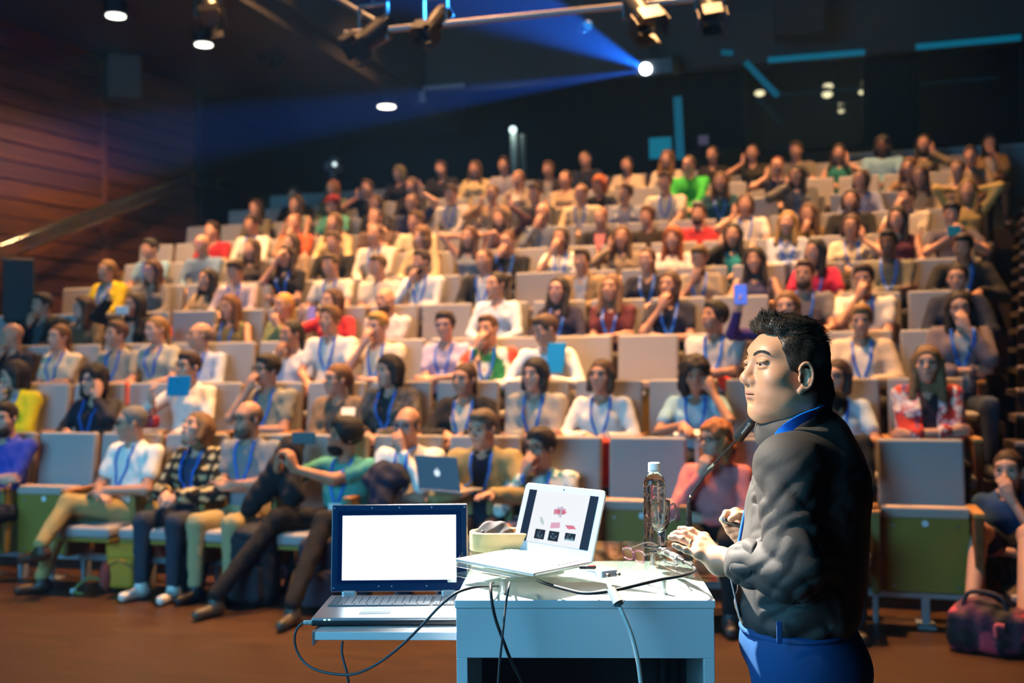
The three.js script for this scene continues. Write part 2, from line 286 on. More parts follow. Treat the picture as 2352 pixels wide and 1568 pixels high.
// palm, four bent fingers and a thumb, grown from the wrist: d along the hand, n out of the palm
function handPrims(w, d, n, curl, side, r = 0.0088) {
  d = d.clone().normalize(); n = n.clone().addScaledVector(d, -n.dot(d)).normalize(); const s = d.clone().cross(n).multiplyScalar(side), out = [];
  const pt = (a, b, c) => w.clone().addScaledVector(d, a).addScaledVector(s, b).addScaledVector(n, c);
  out.push(cap(pt(0, 0, 0), pt(0.045, 0, 0), 0.026, 0.024, 0.02), cap(pt(0.035, -0.022, 0), pt(0.085, -0.027, 0), 0.016, 0.014, 0.015), cap(pt(0.035, 0.02, 0), pt(0.085, 0.026, 0), 0.016, 0.014, 0.015), cap(pt(0.035, 0, 0), pt(0.088, 0, 0), 0.016, 0.0145, 0.015));
  const len = [0.066, 0.077, 0.072, 0.056];
  for (let i = 0; i < 4; i++) {
    const o = (i - 1.5) * 0.0185, l = len[i], c1 = curl * 0.5, c2 = curl, p0 = pt(0.086, o, 0), dir = (a) => d.clone().multiplyScalar(Math.cos(a)).addScaledVector(n, Math.sin(a)).addScaledVector(s, o * 1.5);
    const p1 = p0.clone().addScaledVector(dir(c1), l * 0.5), p2 = p1.clone().addScaledVector(dir(c1 + c2), l * 0.5);
    out.push(cap(p0, p1, r * 1.08, r, 0.008), cap(p1, p2, r, r * 0.86, 0.005));
  }
  const t0 = pt(0.022, -0.026, 0.006), t1 = pt(0.055, -0.047, 0.018), t2 = pt(0.082, -0.05, 0.03);
  out.push(cap(t0, t1, r * 1.5, r * 1.15, 0.012), cap(t1, t2, r * 1.15, r * 0.95, 0.006));
  return out;
}
function headPrims(female) {
  const j = female ? 0.93 : 1;
  return [ell(V(0, 0.032, -0.016), [0.074, 0.088, 0.094], 0.02), ell(V(0, -0.038, 0.022), [0.060 * j, 0.082, 0.066], 0.03), ell(V(0, -0.088, 0.055), [0.028 * j, 0.024, 0.026], 0.03), ell(V(0, 0.034, 0.055), [0.056, 0.03, 0.034], 0.025),
    ell(V(0.04, -0.02, 0.052), [0.026, 0.024, 0.026], 0.025), ell(V(-0.04, -0.02, 0.052), [0.026, 0.024, 0.026], 0.025),
    cap(V(0, 0.016, 0.082), V(0, -0.022, 0.106), 0.008, 0.0125, 0.012), ell(V(0.011, -0.026, 0.094), [0.009, 0.008, 0.01], 0.008), ell(V(-0.011, -0.026, 0.094), [0.009, 0.008, 0.01], 0.008),
    ell(V(0, -0.056, 0.08), [0.026, 0.014, 0.016], 0.014), ell(V(0.078, -0.004, -0.012), [0.009, 0.03, 0.019], 0.006), ell(V(-0.078, -0.004, -0.012), [0.009, 0.03, 0.019], 0.006),
    cut(ell(V(0.033, 0.011, 0.098), [0.02, 0.013, 0.017], 0.012)), cut(ell(V(-0.033, 0.011, 0.098), [0.02, 0.013, 0.017], 0.012))];
}
const HAIR = {
  short: (v) => [ell(V(0, 0.037, -0.02), [0.083 + v, 0.094 + v, 0.103 + v]), ell(V(0, 0.09, 0.03), [0.06, 0.035 + v, 0.06]), cut(ell(V(0, -0.05, 0.098), [0.074, 0.118, 0.082], 0.012)), cut(bx(V(0, -0.14, 0), [0.2, 0.085, 0.2], 0.01, 0.02))],
  crop: () => [ell(V(0, 0.035, -0.02), [0.079, 0.092, 0.099]), cut(ell(V(0, -0.03, 0.105), [0.076, 0.122, 0.085], 0.01)), cut(bx(V(0, -0.14, 0), [0.2, 0.09, 0.2], 0.01, 0.02))],
  fringe: () => [ell(V(0, 0.02, -0.022), [0.083, 0.082, 0.101]), cut(ell(V(0, 0.1, 0.03), [0.075, 0.085, 0.12], 0.01)), cut(ell(V(0, -0.03, 0.1), [0.09, 0.13, 0.1], 0.01)), cut(bx(V(0, -0.14, 0), [0.2, 0.085, 0.2]))],
  bob: (v) => [ell(V(0, 0.038, -0.018), [0.086 + v, 0.094 + v, 0.103 + v]), cap(V(0.075, 0.02, -0.005), V(0.08, -0.085, 0.012), 0.03, 0.028, 0.03), cap(V(-0.075, 0.02, -0.005), V(-0.08, -0.085, 0.012), 0.03, 0.028, 0.03), cap(V(0, 0, -0.06), V(0, -0.085, -0.06), 0.075, 0.062, 0.04), cut(ell(V(0, -0.05, 0.092), [0.062, 0.115, 0.078], 0.012))],
  long: (v) => [ell(V(0, 0.04, -0.018), [0.086 + v, 0.094 + v, 0.104 + v]), cap(V(0.075, 0.02, -0.01), V(0.092, -0.22, 0.03), 0.032, 0.03, 0.03), cap(V(-0.075, 0.02, -0.01), V(-0.092, -0.22, 0.03), 0.032, 0.03, 0.03), cap(V(0, 0, -0.06), V(0, -0.24, -0.05), 0.078, 0.07, 0.04), cut(ell(V(0, -0.055, 0.095), [0.06, 0.13, 0.08], 0.012)), cut(cap(V(0, -0.15, 0.1), V(0, -0.3, 0.1), 0.06, 0.07, 0.01))],
  tied: () => [ell(V(0, 0.036, -0.02), [0.081, 0.093, 0.102]), cap(V(0, 0.01, -0.11), V(0.01, -0.13, -0.12), 0.034, 0.022, 0.03), cut(ell(V(0, -0.05, 0.095), [0.077, 0.12, 0.082], 0.012)), cut(bx(V(0, -0.16, 0.06), [0.2, 0.1, 0.14], 0.01, 0.02))],
  bun: () => [ell(V(0, 0.036, -0.02), [0.081, 0.093, 0.102]), ell(V(0, 0.075, -0.115), [0.048, 0.046, 0.046], 0.02), cut(ell(V(0, -0.05, 0.095), [0.077, 0.12, 0.082], 0.012)), cut(bx(V(0, -0.15, 0.02), [0.2, 0.1, 0.2], 0.01, 0.02))],
  curly: (v) => [ell(V(0, 0.045, -0.018), [0.108 + v, 0.108 + v, 0.118 + v]), ell(V(0.075, -0.06, -0.01), [0.05 + v, 0.09, 0.06]), ell(V(-0.075, -0.06, -0.01), [0.05 + v, 0.09, 0.06]), ell(V(0, -0.05, -0.07), [0.09, 0.1, 0.07]), cut(ell(V(0, -0.045, 0.1), [0.064, 0.112, 0.085], 0.012))],
};
const TROUSER = ['#20242c', '#2b3140', '#3a3630', '#1d1d22', '#33415c', '#4a4438'];
const POSEWORDS = { lap: 'hands in lap', cross: 'arms folded', chinR: 'right hand at chin', chinL: 'left hand at chin', mouR: 'right hand over mouth', mouL: 'left hand over mouth', cheR: 'cheek on right hand', cheL: 'cheek on left hand', hold: 'both hands raised in front', up: 'arms raised behind head', browR: 'hand before face', lean: 'leaning forward', holdR: 'right hand held out', write: 'writing', raiseL: 'one arm raised' };
const ROWWORD = ['', 'front row', 'second row', 'third row', 'fourth row', 'fifth row', 'sixth row', 'seventh row', 'eighth row', 'ninth row', 'back row'];
const crowd = [], usedLabels = new Map();

function addPerson(e) {
  const [px, py, row, sex, cloth, color, phrase, hair, hairColor, hairWords, pose, o = {}] = e;
  const near = row <= 2, mid = row <= 4, fem = sex === 'f', child = o.child ? 0.86 : 1, y0 = o.floor ?? rowY(row), zr = o.z ?? rowZ(row) + 0.17, lean = (o.lean || 0) + (pose === 'lean' ? 0.22 : 0);
  const zh = 0.03 + lean, hd = onZ(px, py, zr + zh), hh = Math.min(1.36, Math.max(0.92, hd.y - y0)), yaw = (o.yaw ?? rr(-6, 2)) * D2R;
  const base = V(hd.x - Math.sin(yaw) * zh, y0, zr + zh - Math.cos(yaw) * zh), seat = 0.5, skin = SKIN[o.skin ?? (rnd() < 0.6 ? 0 : 1)];
  const words = o.words || POSEWORDS[pose], label = `person in ${phrase}, ${hairWords}, ${words}, ${o.place || ROWWORD[row]}`;
  if (label.split(' ').length > 16) console.log(label); usedLabels.set(label, (usedLabels.get(label) || 0) + 1);
  const t = thing('person', label, 'person', base, yaw, o.floor === undefined ? 'audience in the tiered seats' : undefined);
  // skeleton
  const H = V(0, hh, zh), hq = new THREE.Quaternion().setFromEuler(new THREE.Euler(-(o.hp ?? rr(-4, 6)) * D2R, (o.hy ?? rr(-22, 4)) * D2R, (o.hr ?? rr(-4, 4)) * D2R, 'YXZ'));
  const nk = V(0, hh - 0.15, zh - 0.04), sw = (fem ? 0.158 : 0.185) * (o.wide || 1), sy = nk.y - 0.048, shR = V(-sw, sy, nk.z - 0.008), shL = V(sw, sy, nk.z - 0.008), chest = V(0, sy - 0.13, nk.z * 0.8 + 0.0), cy = chest.y, fz = chest.z + (fem ? 0.13 : 0.125) * (o.wide || 1);
  const inHead = (p) => ({ ...p, ...(p.t === 'c' ? { a: p.a.clone().applyQuaternion(hq).add(H), b: p.b.clone().applyQuaternion(hq).add(H) } : { c: p.c.clone().applyQuaternion(hq).add(H), q: p.q ? hq.clone().multiply(p.q) : hq }) });
  const mouth = V(0, -0.062, 0.1).applyQuaternion(hq).add(H), chin = V(0, -0.118, 0.075).applyQuaternion(hq).add(H), cheek = (s) => V(s * 0.075, -0.06, 0.05).applyQuaternion(hq).add(H);
  const W = { R: V(-0.06, seat + 0.17, 0.28), L: V(0.06, seat + 0.16, 0.3) }, pole = { R: V(-1, -0.7, -0.3), L: V(1, -0.7, -0.3) }, hdir = { R: V(0.6, -0.25, 0.6), L: V(-0.6, -0.3, 0.5) }, hn = { R: V(0, -1, 0), L: V(0, -1, 0) }, curl = { R: 0.5, L: 0.5 };
  const across = (s) => { W[s] = V(s === 'R' ? 0.06 : -0.06, cy - 0.12, fz + 0.06); hdir[s] = V(s === 'R' ? 1 : -1, 0.1, -0.1); hn[s] = V(0, -0.2, -1); pole[s] = V(s === 'R' ? -1 : 1, -0.9, 0.1); };
  const face = (s, p, dy, up) => { const k = s === 'R' ? -1 : 1; W[s] = p.clone().add(V(k * 0.035, dy - 0.085, 0.045)); hdir[s] = V(-k * 0.35, 1, up); hn[s] = V(-k * 0.4, 0.1, -1); curl[s] = 0.75; pole[s] = V(k * 0.6, -1, 0.25); };
  if (pose === 'cross') { across('R'); across('L'); W.R.y += 0.03; W.R.z += 0.025; W.R.x = 0.1; W.L.x = -0.1; }
  for (const s of ['R', 'L']) {
    if (pose === 'chin' + s) { face(s, chin, 0.0, 0.1); across(s === 'R' ? 'L' : 'R'); }
    if (pose === 'mou' + s) { face(s, mouth, -0.005, 0.0); across(s === 'R' ? 'L' : 'R'); }
    if (pose === 'che' + s) { face(s, cheek(s === 'R' ? -1 : 1), 0.005, -0.2); hdir[s] = V(s === 'R' ? -0.1 : 0.1, 1, -0.2); hn[s] = V(s === 'R' ? 1 : -1, 0, -0.4); curl[s] = 0.4; pole[s] = V(s === 'R' ? -1.2 : 1.2, -1, 0.3); }
  }
  if (pose === 'browR') { face('R', V(0, 0.0, 0.1).applyQuaternion(hq).add(H), 0, -0.1); across('L'); }
  if (pose === 'hold') { const c = o.at ? V(...o.at) : V(0, cy + 0.05, fz + 0.2); W.R = c.clone().add(V(-0.06, -0.05, -0.02)); W.L = c.clone().add(V(0.06, -0.05, -0.02)); hdir.R = V(0.15, 0.9, 0.2); hdir.L = V(-0.15, 0.9, 0.2); hn.R = V(1, 0, -0.3); hn.L = V(-1, 0, -0.3); curl.R = curl.L = 0.8; }
  if (pose === 'holdR') { W.R = o.at ? V(...o.at) : V(-0.2, cy + 0.05, fz + 0.18); hdir.R = V(0, 1, 0.2); hn.R = V(0.6, 0, -0.5); curl.R = 0.9; }
  if (pose === 'up') { W.R = V(-0.1, hh + 0.02, zh - 0.1); W.L = V(0.1, hh + 0.02, zh - 0.1); pole.R = V(-1, 0.25, 0.7); pole.L = V(1, 0.25, 0.7); hdir.R = V(1, 0.3, -0.2); hdir.L = V(-1, 0.3, -0.2); hn.R = hn.L = V(0, 0, 1); }
  if (pose === 'raiseL') { W.L = V(0.16, hh + 0.12, zh + 0.05); pole.L = V(1, 0, 0.3); hdir.L = V(-0.2, 1, 0); hn.L = V(0, 0, 1); across('R'); }
  if (pose === 'lean') { W.R = V(-0.1, seat + 0.2, 0.46); W.L = V(0.1, seat + 0.2, 0.46); }
  if (pose === 'write') { W.R = V(-0.06, seat + 0.25, 0.36); hdir.R = V(0.4, -0.3, 0.7); face('L', cheek(1), 0.03, -0.2); }
  if (o.W) for (const s of Object.keys(o.W)) { W[s] = V(...o.W[s].slice(0, 3)); if (o.W[s][3]) { hdir[s] = V(...o.W[s].slice(3, 6)); hn[s] = V(...o.W[s].slice(6, 9)); } }
  const el = { R: elbow(shR, W.R, pole.R), L: elbow(shL, W.L, pole.L) };
  const g = 1 + (o.fat || 0);
  // skin: head, neck, throat, arms and hands in one surface
  const skinP = headPrims(fem).map(inHead);
  skinP.push(cap(nk.clone().add(V(0, -0.03, -0.005)), V(0, -0.06, -0.022).applyQuaternion(hq).add(H), fem ? 0.05 : 0.058, fem ? 0.047 : 0.056, 0.025), ell(V(0, sy - 0.04, chest.z + 0.012), [sw * 0.5, 0.085, 0.085], 0.03));
  for (const [s, sh, k] of [['R', shR, 1], ['L', shL, -1]]) { skinP.push(cap(sh, el[s], fem ? 0.041 : 0.046, fem ? 0.034 : 0.039, 0.02), cap(el[s], W[s], fem ? 0.036 : 0.041, fem ? 0.024 : 0.028, 0.015)); skinP.push(...handPrims(W[s], hdir[s], hn[s], curl[s], k, near ? 0.0088 : 0.0105)); }
  const legs = o.legs || [];
  const hips = [V(-0.085, seat - 0.02, -0.02), V(0.085, seat - 0.02, -0.02)], kn = (o.knees || [[-0.13, 0.5, 0.42], [0.13, 0.5, 0.42]]).map((k) => V(...k)), an = (o.ankles || [[-0.13, 0.09, 0.44], [0.13, 0.09, 0.44]]).map((k) => V(...k));
  if (o.bare) for (const i of [0, 1]) skinP.push(cap(kn[i].clone().lerp(hips[i], 0.25), kn[i], 0.064, 0.056, 0.02), cap(kn[i], an[i], 0.054, 0.034, 0.02));
  mesh('body', solid(field(skinP), near ? 0.0112 : mid ? 0.0152 : 0.0195), skin, t);
  // hair
  if (hair !== 'bald') {
    const seedN = rr(0, 50), hp = (HAIR[hair] || HAIR.short)(o.vol || 0).map(inHead), amp = hair === 'curly' ? 0.011 : 0.0035, fr = hair === 'curly' ? 75 : 130;
    mesh('hair', solid(field(hp, (x, y, z, d) => (d > 0.05 ? d : d + amp * Math.sin(x * fr + seedN) * Math.sin(y * fr * 0.6 + seedN) * Math.sin(z * fr))), near ? 0.011 : 0.0165), hairMat(hairColor), t);
  }
  if (o.beard) mesh('beard', solid(field([ell(V(0, -0.084, 0.045), [0.061, 0.05, 0.058]), cut(ell(V(0, -0.05, 0.1), [0.03, 0.02, 0.05], 0.01)), cut(bx(V(0, 0.0, 0.05), [0.2, 0.045, 0.2]))].map(inHead)), 0.01), hairMat(o.beard), t);
  const onHead = (name, geo, mat, x, y, z) => { const m = mesh(name, geo, mat, t); m.position.copy(V(x, y, z).applyQuaternion(hq).add(H)); m.quaternion.copy(hq); return m; };
  if (row <= 4) for (const s of [-1, 1]) { onHead('eye', eyeGeo, eyeMat, s * 0.033, 0.011, 0.0815); if (row <= 2) onHead('eyebrow', browGeo, hairMat(hair === 'bald' ? '#4a3526' : hairColor), s * 0.033, 0.034, 0.0865); }
  if (row <= 4) onHead('lips', lipGeo, lipMat, 0, -0.056, 0.0935);
  if (o.gl) onHead('glasses', glassGeo, M(o.gl === 1 ? '#15151a' : o.gl, 0.3), 0, 0, 0);
  if (o.hat) mesh('hat', solid(field([ell(V(0, 0.06, -0.015), [0.09, 0.082, 0.108]), ell(V(0, 0.035, 0.1), [0.07, 0.012, 0.06]), cut(bx(V(0, -0.05, 0), [0.3, 0.075, 0.3]))].map(inHead)), 0.011), clothMat(o.hat), t);
  // clothes
  const torso = (e2, sleeve) => {
    const p = [ell(V(0, cy + 0.01, chest.z), [0.158 * (o.wide || 1) + e2, 0.2 + e2, 0.108 * g + e2], 0.04), ell(V(0, seat + 0.14, chest.z * 0.5 + 0.02), [0.15 * g + e2, 0.17 + e2, 0.118 * g + e2], 0.06), cap(V(-sw + 0.03, sy - 0.012, nk.z - 0.01), V(sw - 0.03, sy - 0.012, nk.z - 0.01), 0.06 + e2, 0.06 + e2, 0.04), cap(V(0, sy - 0.02, nk.z - 0.01), V(0, nk.y - 0.01, nk.z - 0.008), 0.085 + e2, 0.062 + e2, 0.04)];
    if (fem) for (const s of [-1, 1]) p.push(ell(V(s * 0.068, cy + 0.025, chest.z + 0.078), [0.062 + e2, 0.06 + e2, 0.056 + e2], 0.04));
    if (sleeve > 0) for (const [s, sh] of [['R', shR], ['L', shL]]) {
      const m = sh.clone().lerp(el[s], sleeve === 1 ? 0.62 : 1); p.push(cap(sh, m, 0.056 + e2, (sleeve === 1 ? 0.053 : 0.047) + e2, 0.03));
      if (sleeve === 2) p.push(cap(el[s], el[s].clone().lerp(W[s], 0.93), 0.048 + e2, 0.037 + e2, 0.02));
      if (sleeve === 1.5) p.push(cap(el[s], el[s].clone().lerp(W[s], 0.35), 0.05 + e2, 0.046 + e2, 0.02));
    }
    return p;
  };
  const neckHole = (r, dz) => cut(ell(V(0, nk.y + 0.025, nk.z + dz), [r, 0.075, r * 1.05], 0.01)), wob = rr(0, 9);
  const fold = (x, y, z, d) => (Math.abs(d) > 0.06 ? d : d + 0.0032 * Math.sin(y * 52 + x * 23 + wob) * Math.sin(z * 31 + y * 17 - x * 38 + wob * 2) + 0.002 * Math.sin(x * 90 + y * 60 + wob));
  const cell = near ? 0.0175 : mid ? 0.0235 : 0.0285;
  const open = cloth === 'jacket' || cloth === 'cardigan', sleeve = { tee: 1, polo: 1, shirt: 2, rolled: 1.5, top: 2, tank: 0, blouse: 2, jacket: 2, cardigan: 2 }[cloth] ?? 1;
  const innerF = field([...torso(0, open ? 0 : sleeve), neckHole(fem ? 0.06 : 0.056, fem ? 0.045 : 0.03)], fold);
  const wear = (name, f, c) => { const gm = solid(f, cell); if (typeof c === 'function') { paint(gm, c); return mesh(name, gm, M('#ffffff', 0.92, 0, { vertexColors: true }), t); } return mesh(name, gm, clothMat(c), t); };
  const pat = o.pattern ? patterns[o.pattern] : 0;
  wear(open ? 'shirt' : 'shirt', innerF, open ? o.inner || '#cfcac0' : pat || color);
  let outer = innerF;
  if (open) { outer = field([...torso(0.014, sleeve), cut(ell(V(0, nk.y + 0.03, nk.z + 0.04), [0.062, 0.09, 0.07], 0.01)), cut(bx(V(0, cy - 0.08, fz + 0.06), [o.gap || 0.042, 0.34, 0.14], 0.01, 0.01)), cut(ell(V(0, cy + 0.14, fz), [0.06, 0.13, 0.12], 0.02))], fold); wear(cloth, outer, pat || color); }
  if (cloth === 'polo' || cloth === 'shirt' || cloth === 'rolled' || (cloth === 'jacket' && !fem)) { const cf = field([ell(V(0, nk.y + 0.004, nk.z + 0.002), [0.079, 0.032, 0.082], 0.01), cut(ell(V(0, nk.y + 0.03, nk.z), [0.064, 0.075, 0.066], 0.01)), cut(bx(V(0, nk.y, nk.z + 0.1), [0.016, 0.08, 0.06], 0.005, 0.01))]); wear('collar', cf, open ? o.inner || '#cfcac0' : pat ? '#d9d6cf' : color); }
  // trousers, shoes
  if (o.floor === undefined || !o.bare) {
    const tp = [ell(V(0, seat + 0.02, 0), [0.165 * g, 0.115, 0.15], 0.04)];
    for (const i of [0, 1]) { const kEnd = o.bare ? hips[i].clone().lerp(kn[i], 0.86) : kn[i]; tp.push(cap(hips[i], kEnd, 0.088 * g, 0.066, 0.04)); if (!o.bare) tp.push(cap(kn[i], an[i].clone().add(V(0, 0.03, 0)), 0.064, 0.05, 0.03)); }
    mesh('trousers', solid(field(tp, fold), near ? 0.023 : 0.036), clothMat(o.tr || TROUSER[Math.floor(rnd() * 6)]), t);
  } else mesh('trousers', solid(field([ell(V(0, seat + 0.02, 0), [0.165, 0.115, 0.15], 0.04), ...[0, 1].map((i) => cap(hips[i], hips[i].clone().lerp(kn[i], 0.7), 0.09, 0.074, 0.03))], fold), 0.018), clothMat(o.tr || '#20242c'), t);
  for (const i of [0, 1]) { const a = an[i], fd = o.feet ? V(...o.feet[i]) : V(i ? 0.15 : -0.15, 0, 1); fd.normalize(); const f = field([cap(a.clone().add(V(0, 0.015, 0)), a.clone().add(V(0, -0.03, 0)), 0.043, 0.047, 0.02), cap(a.clone().add(V(0, -0.05, 0)).addScaledVector(fd, -0.03), a.clone().add(V(0, -0.052, 0)).addScaledVector(fd, 0.15), 0.038, 0.033, 0.03), ...(o.feet ? [] : [cut(bx(V(a.x, -0.1, a.z), [0.4, 0.101, 0.5], 0, 0.004))])]); mesh('shoe', solid(f, near ? 0.014 : 0.028), M(o.shoe || ['#1c1a19', '#2a211b', '#3a3a3e'][i && 0 || Math.floor(rnd() * 3)], 0.5), t); }
  // lanyard and badge lie on whatever is worn outermost
  const surf = (x, y) => { let z = 0.5; for (let k = 0; k < 60; k++) { const d = Math.min(innerF(x, y, z), outer(x, y, z)); if (d < 0.003) break; z -= Math.max(0.002, d * 0.7); if (z < -0.2) { z = nk.z + 0.05; break; } } return z + 0.004; };
  if (o.lan) {
    const end = cy - 0.09 - (o.drop || 0), w = near ? 0.017 : 0.02;
    const strip = [-1, 1].map((s) => { const pts = []; for (let k = 0; k <= 10; k++) { const u = k / 10, x = s * (0.066 * (1 - u) + 0.01 * u + 0.018 * Math.sin(u * 3.1)), y = nk.y - 0.004 + (end - nk.y) * u; pts.push(V(x, y, surf(x, y))); } pts.unshift(V(s * 0.058, nk.y + 0.022, nk.z - 0.03)); return ribbon(pts, w, V(0.0, 0.15, 1), V(1, 0, 0)); });
    mesh('lanyard', merge(strip), lanyardMat, t);
    if (o.bad) mesh('badge', box(0.1, 0.075, 0.004, 0, end - 0.045, surf(0, end - 0.03) + 0.012, 0.003), badgeMat, t);
  }
  crowd.push({ t, x: base.x, row, phrase, px, label });
  return { t, el, W, H, nk, hq, fz, cy };
}
function ribbon(pts, w, n, side, fine = 2) {
  const c = new THREE.CatmullRomCurve3(pts), N = pts.length * fine, pos = [], idx = [], th = 0.0016;
  for (let i = 0; i <= N; i++) { const p = c.getPoint(i / N), tg = c.getTangent(i / N), s = side.clone().addScaledVector(tg, -side.dot(tg)).normalize().multiplyScalar(w / 2), nn = tg.clone().cross(s).normalize(); if (nn.dot(n) < 0) nn.negate(); for (const [a, b] of [[-1, 1], [1, 1], [1, -1], [-1, -1]]) { const q = p.clone().addScaledVector(s, a).addScaledVector(nn, b * th); pos.push(q.x, q.y, q.z); } }
  for (let i = 0; i < N; i++) for (let j = 0; j < 4; j++) { const a = i * 4 + j, b = i * 4 + ((j + 1) % 4), c2 = a + 4, d = b + 4; idx.push(a, b, d, a, d, c2); }
  const g = new THREE.BufferGeometry(); g.setAttribute('position', new THREE.Float32BufferAttribute(pos, 3)); g.setIndex(idx); const ng = g.toNonIndexed(); ng.computeVertexNormals(); return ng;
}
const pick = (k, list) => k.set(list[Math.floor(Math.abs(N1(list.length * 7.1 + k.s1, k.s2)) * 0.9999 * list.length)]);
function blobs(list, f) { return (k, x, y, z) => { const v = N1(x * f + 3, y * f + z * f * 0.7) * 0.75 + N2(x * f * 2.3, y * f * 2.1 + z * f) * 0.25; k.set(list[Math.min(list.length - 1, Math.max(0, Math.floor(((v - 0.22) / 0.56) * list.length)))]); }; }
const patterns = {
  floral: blobs(['#b8342c', '#e6dcd6', '#c98fa8', '#d9d4da', '#cf4a34', '#e9e4de', '#5a4a7c', '#c23a34'], 16),
  teal: blobs(['#e8e6dc', '#e8e6dc', '#dfe3da', '#3f8f94', '#e8e6dc', '#e8e6dc', '#58a0a2'], 26),
  dots: (k, x, y, z) => { const u = x * 15 + z * 6, v = y * 15, a = u - Math.floor(u) - 0.5, b = v - Math.floor(v) - 0.5; k.set(a * a + b * b < 0.075 ? '#c8b78a' : '#0d0c0d'); },
  italian: (k, x, y, z) => { const v = N1(x * 9 + 5, y * 9); k.set(v > 0.62 ? '#1d7a44' : v < 0.33 ? '#d8402c' : '#e4ded2'); },
  stripes: (k, x, y) => k.set(Math.sin(x * 160) > 0.2 ? '#b79c78' : '#8d7458'),
  speckle: blobs(['#4a4542', '#5c5753', '#3a3735', '#6a645e'], 30),
  plaid: (k, x, y) => k.set(Math.sin(x * 110) * Math.sin(y * 110) > 0.25 ? '#33324a' : '#5a5568'),
};
